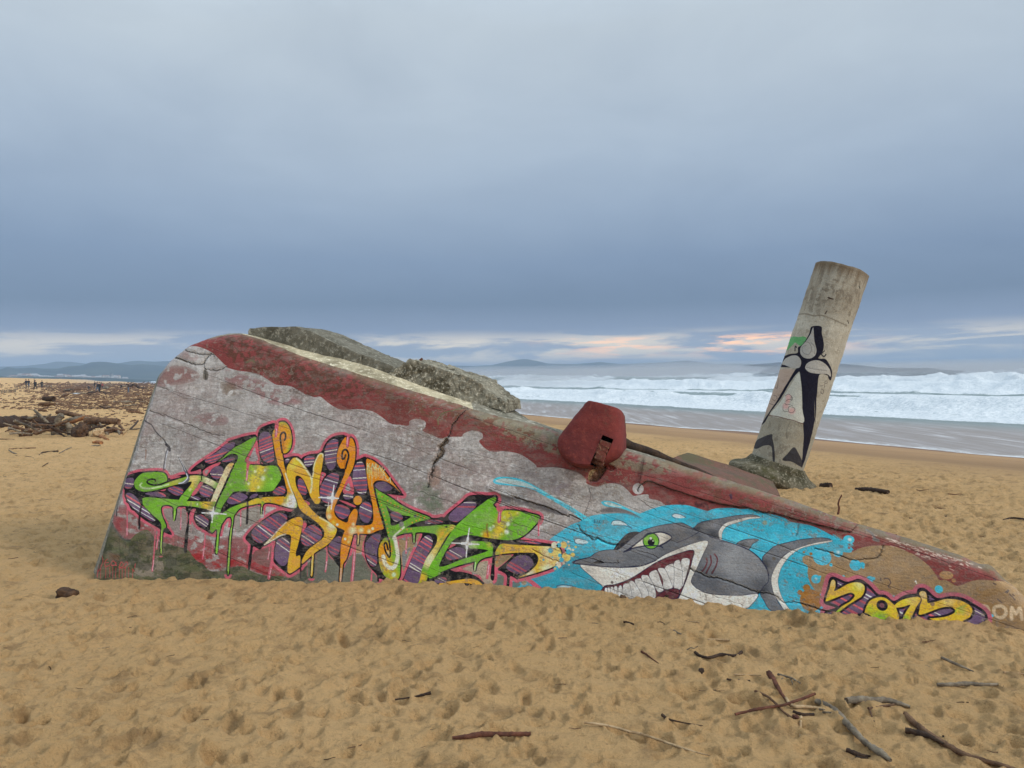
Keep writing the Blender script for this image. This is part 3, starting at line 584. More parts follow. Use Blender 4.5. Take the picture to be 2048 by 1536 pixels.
fills = [
 (curl, GREEN, [('A', 1100, 1070, 230, (165, 160, 60), .8), ('A', 1420, 1000, 220, (205, 180, 110), .95), ('A', 1700, 1040, 200, (216, 196, 165), .95), ('A', 1400, 1120, 120, (190, 165, 60), .7), ('A', 1370, 1190, 45, (200, 205, 150), .7), ('A', 1250, 1340, 130, GREEN, .9)]),
 ("B 150,840 200,818 243,835 225,890 0,1350 A 1840,1400 1790,1536 C 1700,180 A 1640,1500 1720,1390 1800,1190 1850,1090 B 0,1110 90,920", (206, 182, 140), [('B', 200, 850, 110, (190, 150, 60), .8), ('A', 1800, 1250, 200, (216, 196, 165), .8), ('A', 1700, 1450, 130, YEL, .6), ('C', 1770, 190, 90, (225, 215, 195), .9)]),
 ("A 555,1350 600,1325 660,1320 900,1340 1180,1365 1310,1385 1700,1395 1810,1400 C 1780,130 1700,160 1450,118 1300,100 1190,100 1135,140 1130,230 1100,340 1090,220 1090,140 1060,105 1000,85 920,90 878,125 872,190 900,300 960,450 915,500 895,620 870,905 862,780 875,500 865,385 720,240 570,80", GREEN,
   [('C', 1650, 60, 190, YEL, .95), ('C', 1400, 50, 130, (150, 160, 60), .7), ('C', 1490, 75, 30, (200, 215, 170), .8), ('C', 870, 800, 60, (170, 200, 110), .8), ('C', 1100, 280, 60, (150, 190, 90), .7), ('C', 1640, 60, 20, (120, 160, 50), .8)]),
 ("B 600,375 608,440 520,600 435,750 440,800 520,850 760,862 1000,875 1020,950 1052,1055 960,1220 870,1300 560,1310 270,1305 180,1370 60,1536 D 10,180 10,250 150,150 C 1880,270 1870,400 1850,700 1830,905 1810,850 1835,560 1810,500 1750,555 1712,520 1715,400 1740,300 1790,130 B 0,1385 250,860 280,820 312,720 280,670 170,672 0,785 A 1870,700 2048,540 B 250,560 400,480", GREEN,
   [('B', 650, 1000, 330, (150, 160, 62), .8), ('B', 600, 1150, 230, (196, 168, 60), .85), ('B', 720, 920, 170, (200, 165, 55), .8), ('B', 900, 950, 150, (104, 160, 40), .9), ('B', 560, 1290, 110, (200, 160, 50), .8), ('B', 900, 1200, 130, (110, 160, 50), .8),
    ('B', 610, 965, 42, (205, 215, 170), .8), ('B', 775, 945, 38, (190, 212, 180), .8), ('B', 740, 1080, 62, (190, 210, 175), .85), ('B', 495, 1170, 42, (195, 212, 175), .85), ('B', 660, 1235, 40, (205, 212, 150), .85), ('B', 880, 1090, 35, (170, 195, 120), .7), ('B', 180, 1190, 45, (150, 185, 100), .7), ('B', 330, 950, 90, (122, 166, 70), .6), ('C', 1850, 200, 100, (130, 170, 110), .6)]),
 ("D 10,250 150,150 300,85 B 480,1480 600,1430 800,1400 1090,1388 1130,1330 1115,1240 990,830 905,420 905,300 940,230 1010,140 1060,118 1120,128 1180,200 1220,320 1230,430 1210,560 1150,640 1090,655 1065,640 1100,850 1160,1080 1220,1250 1300,1500 D 1300,120 1250,140 1100,110 930,60 800,45 740,70 715,130 700,230 705,100 690,60 560,80 420,110 330,150 260,230 225,330 180,800 160,1220 140,1220 165,700 200,400 190,300 150,285 100,310 20,420 0,480 C 1900,420 1870,560 1850,700 1830,905 1810,850 1835,560 1815,480 1760,300 1790,130 C 1880,270", GREEN,
   [('D', 560, 40, 190, (200, 158, 48), .95), ('D', 420, 90, 130, (170, 158, 50), .7), ('D', 780, 10, 200, (206, 150, 46), .95), ('D', 1000, 0, 200, ORA, .9), ('B', 1150, 1250, 200, ORA, 1), ('B', 1100, 1050, 220, ORA, 1), ('B', 1050, 850, 260, ORA, 1), ('B', 1000, 600, 260, ORA, 1), ('B', 1060, 350, 320, ORA, 1), ('B', 1060, 350, 260, ORA, 1), ('B', 1000, 600, 200, ORA, 1), ('B', 1080, 950, 180, ORA, 1),
    ('B', 1235, 1440, 120, (228, 216, 205), 1, .3), ('D', 1200, 100, 130, (226, 212, 198), 1, .3), ('D', 1090, 100, 70, (226, 205, 180), .8), ('B', 1160, 1450, 40, (240, 205, 140), .9, .4), ('D', 730, 50, 60, GREEN, .9), ('D', 700, 200, 50, (160, 195, 100), .9), ('D', 150, 1150, 100, (130, 170, 60), .9), ('C', 1830, 800, 70, (130, 175, 60), .8), ('B', 940, 420, 60, (170, 100, 24), .5)]),
 ("B 1140,940 1180,830 1250,740 1310,735 1370,780 1450,900 1560,1085 1590,1000 1600,900 1640,760 1700,670 1750,665 1768,720 1740,900 1700,1100 1685,1300 1705,1440 1690,1500 1650,1520 1600,1500 1540,1400 1500,1290 1440,1150 1390,1070 1330,1035 1290,1060 1285,1150 1310,1250 1370,1350 1420,1450 D 1440,20 1560,170 1700,290 1880,390 1985,480 1985,560 1940,650 1830,770 1640,890 1605,960 1585,1275 1558,1265 1572,970 1545,968 1410,1085 1425,980 1500,860 1620,760 1740,670 1780,590 1765,510 1690,420 1550,310 1400,210 1330,110 1300,0 B 1220,1240 1155,1060", (206, 152, 40),
   [('B', 1250, 850, 130, (222, 180, 70), .7), ('B', 1220, 800, 70, (205, 130, 35), .7), ('B', 1660, 850, 110, (200, 145, 40), .8), ('B', 1640, 1350, 130, (204, 135, 36), .7), ('D', 1900, 460, 110, (228, 205, 165), .9), ('D', 1900, 600, 90, (214, 158, 44), .7), ('D', 1560, 1150, 90, (206, 180, 110), .9), ('D', 1350, 60, 90, (208, 150, 40), .8)]),
 ("D 765,765 900,620 1000,500 1130,380 1250,310 1340,290 1390,310 1410,370 1390,520 1340,760 1300,900 1310,960 1370,950 1385,1100 1375,1140 1230,1240 1180,1245 1160,1200 1165,1080 1190,900 1210,760 1218,640 1190,595 1120,585 1020,620 900,690", (206, 150, 36),
   [('D', 1320, 360, 110, (208, 128, 40), .7), ('D', 1000, 600, 120, (210, 165, 60), .7), ('D', 850, 700, 90, (214, 190, 140), .9), ('D', 1250, 1080, 120, (210, 140, 36), .7)]),
 ("E 290,540 310,440 370,300 440,205 450,270 445,350 468,388 492,370 505,300 520,222 565,250 598,340 610,450 600,600 560,740 480,900 400,1070 320,1240 255,1380 F 240,100 260,180 330,250 460,298 500,180 570,80 610,70 640,110 635,220 608,340 640,348 760,350 860,335 900,290 912,200 900,0 E 870,1250 830,1050 800,850 795,600 850,590 950,640 1080,760 1200,920 1310,1070 1375,1155 1250,1035 1120,962 1000,945 930,980 912,1050 960,1250 1035,1520 F 1090,385 980,440 850,490 690,490 670,520 655,660 640,660 640,500 590,492 562,510 540,600 500,750 450,920 398,1000 385,1100 365,1290 335,1290 350,1050 350,800 370,600 405,480 410,430 260,360 130,255 100,150 130,20 E 180,1350 260,1200 370,960 430,800 415,745 350,740 300,650", (210, 122, 20),
   [('F', 120, 60, 90, (222, 180, 110), .9), ('F', 150, 200, 70, (232, 205, 160), .9), ('F', 230, 300, 60, (214, 165, 60), .8), ('F', 560, 440, 110, (232, 205, 160), .95), ('F', 520, 560, 70, (225, 175, 80), .8), ('F', 700, 430, 70, (228, 196, 150), .95), ('F', 840, 450, 50, (228, 196, 150), .9), ('F', 900, 405, 32, (230, 205, 165), .95, .4), ('F', 570, 330, 45, (232, 205, 160), .9), ('F', 295, 335, 30, (235, 212, 175), .95, .4), ('F', 430, 580, 28, (235, 212, 175), .95, .4), ('F', 490, 630, 40, (225, 190, 120), .8),
    ('F', 650, 390, 60, (222, 160, 50), .7), ('E', 150, 1450, 80, (220, 175, 90), .8), ('E', 830, 780, 90, (150, 140, 60), .6), ('F', 355, 1200, 90, (170, 130, 60), .7), ('E', 1020, 780, 90, (196, 130, 40), .5)]),
 ("E 935,1065 1000,1120 1200,1240 F 1400,10 1600,110 1880,225 1700,280 1560,330 1470,385 1600,378 2048,342 G 200,690 600,690 450,880 300,1150 200,1350 F 1790,1340 1670,1340 1700,1180 1800,930 1960,700 1995,600 1985,520 1920,485 1750,466 1640,470 1620,510 1600,640 1590,560 1575,485 1550,468 1400,492 1260,545 1275,600 1330,780 1360,950 1365,1150 1340,1250 1270,1300 1180,1280 1080,1180 1020,1050 995,850 1010,700 1080,580 1150,530 1130,420 1040,80 E 940,1150", GREEN,
   [('F', 1100, 750, 190, ORA, 1), ('F', 1060, 900, 170, (206, 130, 36), .9), ('F', 1150, 1050, 200, (202, 150, 40), .95), ('F', 1250, 1200, 150, (180, 150, 40), .9), ('F', 1290, 950, 90, (120, 150, 50), .8), ('G', 400, 850, 170, (200, 155, 50), .95), ('G', 300, 1000, 150, (204, 165, 70), .95), ('G', 550, 730, 90, (205, 165, 80), .8), ('G', 150, 1300, 170, CREAM, 1), ('G', 230, 1130, 120, (206, 172, 100), .9), ('F', 1740, 1250, 130, (206, 158, 50), .95), ('F', 1870, 900, 120, CREAM, .9), ('G', 420, 800, 30, GREEN, .6),
    ('F', 1260, 1190, 50, (176, 205, 160), .95, .3), ('F', 1170, 1180, 26, (130, 165, 60), .8), ('F', 1150, 820, 50, (190, 180, 150), .7), ('F', 1600, 620, 40, (170, 205, 150), .8)]),
 ("G 1180,235 1270,212 1298,225 1290,280 1245,340 1300,400 1350,445 1420,438 1500,432 1700,450 1900,495 2020,530 2035,575 2000,640 1850,800 1700,900 1550,940 1400,935 1100,895 900,860 780,855 650,890 560,950 500,1030 400,1200 325,1370 350,1395 450,1370 700,1270 900,1200 1120,1140 1125,1110 1000,1095 850,1080 820,1020 860,962 1000,960 1180,975 1235,1025 1250,1110 1245,1200 1100,1240 1010,1290 960,1360 935,1455 920,1400 930,1320 900,1310 600,1390 350,1490 F 2048,1180 1900,1250 1850,1240 1830,1180 1860,1060 1950,900 G 220,1300 350,1100 500,850 620,690 900,440 1060,320", (98, 156, 36),
   [('G', 1500, 500, 160, (190, 170, 50), .85), ('G', 1400, 620, 170, (190, 175, 60), .8), ('G', 1350, 760, 170, (205, 165, 50), .9), ('G', 1130, 860, 120, (208, 150, 40), .95), ('G', 1280, 880, 120, (200, 165, 70), .8), ('G', 1650, 480, 80, (196, 175, 50), .7), ('G', 1150, 600, 180, (130, 165, 80), .6), ('G', 1180, 1020, 80, (180, 165, 70), .6), ('G', 900, 1020, 120, (165, 190, 120), .7),
    ('G', 1500, 665, 48, (200, 215, 190), .9, .2), ('G', 1480, 800, 55, (200, 215, 190), .9, .2), ('G', 1200, 750, 50, (190, 212, 185), .9), ('G', 1250, 710, 35, (195, 212, 185), .8), ('G', 1000, 670, 60, (130, 175, 90), .7), ('G', 940, 520, 40, (150, 190, 110), .7), ('G', 1050, 835, 35, (170, 200, 120), .8), ('G', 1180, 400, 50, (130, 175, 80), .6), ('G', 1660, 480, 25, (200, 205, 130), .7), ('G', 1560, 590, 35, (140, 190, 110), .7), ('G', 1440, 550, 35, (190, 200, 130), .7), ('G', 1390, 840, 35, (170, 200, 120), .7), ('G', 700, 650, 70, (110, 165, 60), .5), ('G', 935, 1420, 50, (170, 205, 150), .8)]),
 ("H 600,765 610,690 660,610 720,575 900,590 1300,612 1640,635 1720,700 1720,820 1640,940 1400,1040 1010,1150 1160,1070 1280,965 1330,880 1335,810 1300,755 1240,730 1000,728 750,745", (204, 160, 52),
   [('H', 680, 620, 90, (120, 160, 50), .8), ('H', 640, 740, 70, (120, 165, 50), .7), ('H', 1550, 720, 230, (222, 200, 160), .9), ('H', 1500, 1000, 170, (222, 205, 170), .95), ('H', 1200, 1090, 120, (224, 205, 175), 1), ('H', 1430, 880, 100, (206, 165, 70), .7), ('H', 1560, 900, 60, (214, 160, 50), .6), ('H', 1000, 660, 120, (206, 158, 44), .8)]),
 ("F 2020,1350 H -30,1195 150,1175 260,1190 350,1240 395,1310 250,1330 180,1275 0,1268 -60,1290 -60,1360", (206, 150, 36), []),
]
DOTS = [('E', 645, 1287, 72, ORA)]
# pass 1: pink halo, pass 2: black, pass 3: colour
KEEP = C.rgb.copy()
for s_ in blacks[:17]: C.poly(s_, PINK, grow=6.2, soft=1.4)
for s_, c, sp in fills: C.poly(s_, PINK, grow=7.6, soft=1.4)
for s_ in ('C 800,600 960,640 930,960 800,960', 'C 1760,640 1920,620 1900,980 1760,980', 'D 90,470 260,470 240,1270 80,1270', 'D 1500,1030 1650,1010 1620,1340 1500,1340', 'F 280,1080 440,1080 440,1330 280,1330', 'D 650,170 750,170 740,310 660,310', 'C 1040,250 1160,250 1150,420 1040,420', 'G 880,1410 990,1410 980,1530 880,1530', 'F 1550,560 1650,560 1650,720 1550,720', 'F 600,570 700,570 700,740 600,740', 'C 1220,420 1390,420 1370,960 1220,960', 'D 440,920 600,920 580,1250 440,1250'):
    q_ = C.pts(s_, False); x0_, y0_, m_ = C.fill(q_); v_ = C.rgb[y0_:y0_+m_.shape[0], x0_:x0_+m_.shape[1]]; k_ = KEEP[y0_:y0_+m_.shape[0], x0_:x0_+m_.shape[1]]; v_[:] = v_*(1-m_[..., None])+k_*m_[..., None]
C.poly("H 1000,1180 1180,1175 1300,1250 1400,1340 1290,1345 1200,1260 1110,1205", PINK)
# unpainted centres between the letters
for s_, c in (("B 600,550 618,640 648,780 500,780 550,650", (146, 140, 140)), ("C 920,160 1000,140 1085,160 1100,300 1130,160 1200,150 1300,170 1310,500 1250,640 1100,560 1000,400 930,250", (128, 116, 112)), ("D 230,330 300,230 420,160 680,110 690,300 500,440 300,560 220,400", (126, 120, 112)),
               ("H 1100,470 1230,340 1330,270 1520,500 1400,500", (140, 134, 134)), ("H 300,900 480,880 500,1100 560,1250 420,1250 330,1120 200,1060 40,1010 200,930", (148, 136, 116)), ("H 620,800 800,770 880,810 700,920 610,960", (140, 120, 90)), ("G 1260,1250 1400,1220 1560,1200 1380,1370 1290,1400", (136, 116, 84)),
               ("F 1340,610 1440,600 1600,520 1700,520 1500,880 1440,1100 1400,1080", (140, 118, 84)), ("F 1400,820 1480,760 1540,720 1480,900 1420,1100", (110, 112, 116)), ("F 690,540 770,530 730,650 700,800 600,820 570,760", (146, 118, 84)), ("F 400,1120 520,870 720,860 840,1080 960,1220 960,1330 400,1330", (92, 94, 82)), ("D 600,880 820,810 880,800 900,1000 870,1150 600,1050", (112, 74, 72)), ("D 1640,920 1800,840 1850,960 2030,1100 2030,1340 1620,1340", (94, 94, 84)), ("F 0,820 90,770 200,920 340,1060 340,1340 0,1340", (92, 94, 84))):
    C.poly(s_, c, al=0.92)
for s_ in blacks: C.poly(s_, BLACK, grow=0.8)
for s_, c, sp in fills: C.poly(s_, BLACK, grow=2.6)
for s_, c, sp in fills: C.poly(s_, c, spots=sp)
for s_, c in (("F 1130,15 1200,80 1400,170 1545,210 1230,355 1190,200", BLACK), ("G 560,950 650,890 780,858 900,862 900,940 860,965 820,1020 820,1080 1000,1090 1125,1110 1120,1140 700,1275 450,1375 350,1395 325,1370 400,1200 500,1030", BLACK),
              ("B 1320,1250 1285,1150 1290,1060 1330,1035 1390,1070 1440,1150 1500,1290 1540,1400 1600,1520 D 1500,60 B 1370,1350", BLACK)):
    C.poly(s_, c)
GP = "G 1500,560 1700,640 2048,790"
# pink pieces on top
for s_ in ("A 1530,1075 1590,1080 1460,1270 1395,1270", "A 1610,850 1700,790 1880,722 1870,765 1700,900 1650,955 1595,930 1590,880", "B 1730,980 1812,1010 1760,1090 1700,1210 1710,1100", "E 510,870 580,1172 390,1142", "E 320,1280 450,1310 600,1380 603,1402 560,1398 400,1330",
           "D 1422,365 1478,430 1398,560", "D 1430,0 1522,50 1500,90", "G 500,1060 530,1010 610,1020 480,1090", "B 620,430 650,500 690,760 735,838 540,838 510,870 495,960 482,1100 460,1108 452,1060 460,830 440,790 445,750 600,480",
           "B 945,130 1005,125 985,330 960,388 938,350", "E 462,185 500,190 498,340 470,378 448,340", "G 1300,385 1425,405 1390,480 1383,600 1350,655 1318,620 1330,480", "A 1020,1000 1100,970 1200,960 1180,975 1050,1010", "A 860,1205 960,1180 930,1210"):
    C.poly(s_, (178, 80, 94))
for s_, c in (("B 600,550 618,640 648,780 500,780 550,650", (142, 136, 136)), ("E 490,990 520,1120 430,1102", (140, 134, 136)), ("A 1620,870 1690,850 1650,930", (140, 124, 124)), ("B 1745,1010 1780,1020 1740,1080", (150, 110, 118))):
    C.poly(s_, c)
for s_ in ("B 478,960 470,1080", "B 965,240 962,340", "E 475,215 462,340", "G 1358,470 1350,610", "B 455,1120 460,1090"):
    C.line(s_, 1.0, (205, 150, 165), .9)
# painted hooks above the first letter
C.line("A 560,0 640,40 720,90 780,190 860,280 930,350 975,440", 1.3, (34, 32, 40), .85); C.line("A 960,420 1010,470 1020,520", 2.6, (34, 32, 40), .9); C.line("A 560,60 700,160 820,270 860,330", 1.2, (96, 88, 84), .5, soft=3)
C.line("A 985,500 950,640 925,760 915,850", 2.4, (60, 60, 70), .8, w2=2.2); C.line("A 985,530 955,660 930,820", 1.0, (186, 188, 196), .9); C.line("A 1035,560 1035,680 1000,860", 1.6, (96, 92, 90), .6, soft=3)
C.line("A 1168,640 1210,710 1250,790 1290,870 1335,960", .7, (44, 44, 52), .95, w2=3.2); C.line("A 1180,650 1230,740 1265,820 1310,920", .5, (176, 178, 182), .9, w2=1.0)
C.poly("A 1250,850 1300,880 1345,970 1360,1020 1320,1070 1240,1095 1165,1085 1220,1060 1290,1010 1310,970", (90, 90, 98)); C.line("A 1175,1083 1240,1070 1300,1020 1320,980 1300,920", 1.1, (190, 194, 204), .9); C.line("A 1225,880 1240,820", .9, (160, 160, 168), .8)
C.line("A 1190,350 1165,450 1200,560 1260,620", 1.2, (120, 116, 118), .4, soft=3)
# striped blobs
blobs = [("A 205,1080 230,1020 300,990 390,990 410,1040 395,1130 320,1175 250,1160", 5), ("A 275,1290 300,1245 380,1260 470,1340 530,1440 C 620,150 760,330 760,360 700,355 540,250 400,130 330,50", 25), ("A 600,1260 760,1230 880,1240 960,1290 930,1315 820,1310", 24),
 ("A 985,1180 1060,1140 1180,1140 1250,1190 1240,1260 1160,1290 1060,1250", 18), ("A 1520,1190 1560,1130 1640,1110 1740,1170 1760,1250 1700,1310 1620,1315 1550,1270", 18), ("A 1375,1330 1400,1300 1480,1305 1545,1340 1520,1365 1440,1365", 20), ("A 1715,910 1740,840 1820,790 1900,790 1940,860 1920,950 1850,1010 1770,990", 3),
 ("A 1620,700 1700,620 1850,540 B 60,530 150,480 230,465 262,490 230,560 100,650 A 1800,720 1700,745", -16), ("B 30,790 100,740 200,720 250,735 230,780 130,805", -14), ("B 665,430 680,340 740,290 810,290 860,330 890,430 910,560 930,680 920,780 860,815 790,805 720,740 680,620", -20),
 ("B 900,1320 960,1250 1060,1210 1110,1240 1115,1300 1070,1360 970,1360", 22), ("B 120,1480 180,1390 280,1335 390,1340 460,1380 465,1420 340,1490 200,1525", 20), ("B 510,1410 550,1360 620,1345 655,1360 600,1405", 10), ("C 1450,300 1490,255 1570,255 1670,330 1670,430 1610,465 1530,420", 28), ("B 1110,780 1150,745 1185,760 1165,810 1125,825", 0),
 ("B 1435,780 1480,710 1560,700 1615,730 1600,820 1520,885 1460,870", -6), ("B 1790,680 1800,560 1860,460 1940,415 2010,425 2020,500 1990,700 1975,860 1920,935 1860,930 1810,840", -9), ("B 1320,1150 1340,1090 1400,1100 1450,1200 1475,1320 1440,1370 1370,1340 1330,1260", 12), ("B 1700,1280 1740,1170 1830,1040 1930,990 2020,1010 2030,1100 1990,1220 1930,1330 1860,1400 1900,1500 1800,1500 1720,1430", 14),
 ("D 545,610 560,510 700,380 870,270 1000,220 1100,240 1140,290 1110,390 950,560 800,680 700,735 600,690", 30), ("D 1385,650 1420,540 1500,450 1590,425 1690,480 1740,560 1730,650 1620,740 1500,785 1410,740", 28), ("D 960,760 990,680 1070,640 1150,670 1200,770 1185,950 1150,1080 1080,1125 1000,1080 940,980 940,870", 30), ("F 145,760 170,660 260,560 340,540 365,600 330,800 290,855 220,860", 22),
 ("E 555,900 580,740 640,640 720,630 760,700 790,850 810,1020 790,1150 720,1190 640,1150 570,1020", -4), ("E 395,1220 420,1180 500,1170 570,1210 540,1260 440,1270", 8), ("F 250,90 270,10 360,-10 480,50 515,110 470,200 390,240 300,190", 14), ("F 668,150 680,30 E 720,1340 790,1310 860,1340 F 885,60 885,180 830,300 760,300 700,250", 20),
 ("E 940,1030 1000,975 1120,975 1230,1060 1210,1110 1100,1140 1000,1110", 14), ("F 1205,150 1250,115 1340,130 1410,200 1390,250 1310,285 1230,240", 18), ("F 770,720 790,620 900,510 1000,490 1035,530 1000,680 970,830 970,1000 920,1050 860,1030 800,920 765,800", 30), ("F 1640,740 1740,580 1830,515 1900,560 1915,680 1830,860 1740,1080 1660,1350 1420,1350 1440,1240 1520,1020", 27),
 ("G 75,640 130,605 250,595 350,620 330,655 200,660 100,665", 20), ("G 485,560 520,480 640,370 780,285 900,285 965,330 900,430 780,530 640,630 520,610", 0), ("G 430,1200 480,1120 620,1060 740,1090 790,1190 700,1240 580,1275 480,1280", 27), ("H 785,985 850,880 960,790 1080,770 1190,800 1250,890 1240,950 1150,1040 1020,1090 900,1070", 26),
 ("H 1000,530 1150,530 1370,560 1340,578 1050,562", 12), ("F 1940,1320 2000,1265 2060,1235 2150,1250 2130,1330", 24), ("F 1790,305 1850,265 2000,255 2100,290 2000,315", 14)]
for i, (s_, an) in enumerate(blobs): C.stripes(s_, an, 100+i, PURL, period=0.75)
# inner lines, arcs, highlights
for s_, wd in (("A 960,1060 860,1100 740,1110 650,1082 635,1045 690,1012 760,1018 772,1042", 1.7), ("B 1065,640 1042,500 1035,370 1060,312 1100,302 1125,340 1120,400 1105,430", 1.9), ("E 435,745 460,660 490,560 488,480 450,425 400,440 380,510 390,580 420,570 442,515", 1.9),
               ("F 1150,560 1182,650 1197,800 1190,870 1170,887 1120,800 1095,700 1102,655 1128,650 1145,700 1160,760", 1.6), ("E 932,1062 965,1250 1040,1530", 1.8), ("F 1000,0 1060,250 1100,380 1150,560", 1.8), ("B 243,860 0,1370", 1.7), ("A 2048,950 1840,1370 1780,1536", 1.7), ("H 0,1268 100,1262 180,1275 250,1310", 1.5), ("B 1050,1060 1130,1290 1100,1385", 1.7), ("B 700,780 740,860 1000,875 1130,1300", 1.6)):
    C.line(s_, wd, BLACK)
for s_, wd, c, al in (("A 540,1080 515,1120 560,1160 680,1170 850,1140 1000,1100", 1.6, (190, 214, 160), .75), ("F 1075,880 1110,1000 1180,1070 1260,1060 1310,950 1320,800 1270,560", 3.6, (222, 210, 190), .8), ("D 770,762 900,690 1020,615 1120,585", 1.0, (225, 212, 190), .9), ("D 770,760 900,620 1010,490 1130,380", 0.8, (225, 212, 190), .9),
                      ("B 1310,745 1380,800 1470,930 1555,1075 1560,1200 1540,1320", 1.7, (228, 205, 160), .8), ("B 1570,1080 1590,1000 1600,890 1645,760 1700,672 1755,668 1760,720", 1.0, (230, 212, 175), .85), ("D 1700,300 1850,385 1950,470", 1.4, (228, 205, 165), .7), ("F 1430,380 1250,545 1270,600 1310,700", 1.5, (215, 214, 196), .8), ("B 1120,1000 1180,1200 1230,1330", 1.2, (230, 210, 190), .7),
                      ("B 1110,560 1075,600 1085,500 1075,420", 2.2, (120, 74, 20), .55), ("E 440,500 430,640 425,720", 1.6, (110, 70, 20), .5), ("G 470,770 330,960", 1.5, (110, 150, 50), .6), ("G 1145,670 1140,760 1160,880", 1.3, (120, 60, 24), .75), ("H 690,760 640,860 620,900", 1.6, (170, 100, 36), .6)):
    C.line(s_, wd, c, al, soft=2)
for t, x, y, r_, c in DOTS: C.spot((t, x, y, r_, c, 1, 1))
for x, y in ((1070, 70), (1085, 130), (1100, 190), (1115, 260), (1135, 330), (1150, 400), (1165, 470), (1180, 570), (1215, 710), (1215, 790), (1275, 10), (1330, 25), (1390, 60), (1460, 90), (1520, 110), (1660, 165), (1720, 195), (1780, 220), (1380, 420), (1480, 420), (1550, 410), (1700, 250), (1640, 270), (1570, 300)): C.spot(('F', x, y, 15, (196, 132, 40), .95, .6))
for x, y in ((1000, 1180), (1060, 1225), (1030, 1310), (1155, 1295), (1210, 1330), (1050, 1370), (1270, 1370), (1330, 1395)): C.spot(('E', x, y, 15, (196, 132, 40), .95, .6))
for x, y in ((965, 1375), (985, 1480), (950, 1250), (920, 1160), (905, 1110)): C.spot(('E', x, y, 13, (130, 165, 50), .9, .5))
for x, y in ((1000, 120), (1040, 210), (1055, 290), (1070, 360), (1020, 40)): C.spot(('F', x, y, 12, (130, 165, 50), .9, .5))
for sp in (('F', 1620, 190, 34, (90, 88, 84), .95, .5), ('F', 1385, 330, 55, (120, 116, 112), .95, .5), ('G', 445, 715, 22, (40, 38, 34), .95, .5), ('B', 690, 1060, 30, (60, 60, 30), .6), ('B', 740, 920, 20, (70, 60, 30), .5)): C.spot(sp)
# drips
for s_, w1, c in (("C 125,0 118,150 122,270", 1.5, BLACK), ("C 540,0 545,90 515,280 500,485", 2.6, BLACK), ("D 470,10 465,200 455,395", 2.6, BLACK), ("A 1560,900 1570,1025", 1.6, BLACK), ("D 1395,950 1385,1150 1380,1320", 1.8, BLACK), ("G 1260,1000 1250,1250 1232,1530", 2.6, BLACK), ("F 990,1180 998,1300", 1.6, BLACK), ("H 820,1120 815,1310", 2.2, BLACK),
                  ("C 310,100 300,350 285,600", 1.6, PINK), ("C 1215,150 1215,330 1210,500", 1.4, PINK), ("C 770,480 765,700 740,950 715,1210", 2.0, PINK), ("C 825,520 810,700 795,830", 2.0, PINK), ("C 1630,560 1615,800 1590,1000", 1.8, PINK), ("D 350,200 350,440", 1.7, PINK), ("D 860,780 830,1010", 1.8, PINK), ("D 900,720 900,1000 840,1330", 3.2, PINK), ("D 1825,800 1830,1000 1800,1220", 1.7, PINK), ("F 125,850 95,1130", 1.7, PINK), ("F 600,600 590,800 545,1300", 3.0, PINK), ("F 880,1150 872,1310", 1.8, PINK), ("F 1475,540 1465,820", 2.2, PINK), ("H 500,860 460,1160", 3.2, PINK), ("H 1345,180 1340,430", 2.2, PINK), ("C 1085,620 1090,780", 1.0, (150, 84, 84)),
                  ("C 880,520 878,700 872,905", 1.3, (150, 180, 80)), ("C 1115,200 1090,350", 1.8, (140, 180, 80)), ("C 1850,560 1832,905", 2.3, (120, 168, 60)), ("D 195,480 175,760 150,1200", 2.0, (130, 160, 70)), ("D 705,130 695,260", 1.0, (170, 195, 130)), ("D 1583,970 1560,1280", 1.7, (190, 166, 96)), ("G 940,1330 930,1460", 1.4, (160, 195, 130)), ("F 1600,520 1600,640", 1.2, (150, 190, 110)), ("F 655,520 648,670", 1.2, (205, 185, 120)), ("F 375,1020 352,1300", 2.2, (160, 120, 60))):
    C.line(s_, w1*0.75, c, .95, w2=w1)
for s_ in ("C 290,480 288,590", "C 1218,300 1214,470", "C 805,700 795,810", "C 738,1030 722,1200", "C 1613,830 1605,950", "D 352,300 350,420", "D 850,880 832,1000", "D 880,1170 850,1320", "D 1825,1050 1805,1190", "F 120,960 100,1080", "F 590,800 555,1290", "F 1468,620 1465,800", "H 490,940 470,1100", "H 1362,250 1350,400", "F 360,1080 358,1300", "E 1325,1230 1325,1280"):
    C.line(s_, 0.6, (214, 170, 178), .85)
# light tag on the orange shape
TG2 = (184, 190, 140)
for s_ in ("E 812,655 812,760", "E 850,660 815,710 840,720", "E 880,740 900,660 925,735", "E 885,705 920,705", "E 940,750 950,665 975,690 945,715 985,745", "E 1000,760 1020,700 1050,790 1070,720", "E 1110,760 1075,800 1110,830 1090,850 1130,880", "E 1120,900 1160,950 1190,920 1200,900 1210,980"):
    C.line(s_, 0.8, TG2, .9, smooth=False)
for x, a, b in ((815, 700, 830), (845, 700, 910), (875, 740, 870), (890, 740, 1045), (905, 860, 900), (930, 730, 880), (955, 740, 920), (975, 740, 905), (1000, 750, 880), (1030, 790, 900), (1060, 800, 900), (1080, 820, 910)):
    C.line("E %d,%d %d,%d" % (x, a, x, b), 0.55, TG2, .75)
for x, y in ((1225, 995), (1250, 1010), (1285, 1040)): C.spot(('E', x, y, 8, TG2, .9, .5))
C.spot(('E', 850, 800, 90, (150, 160, 70), .4))
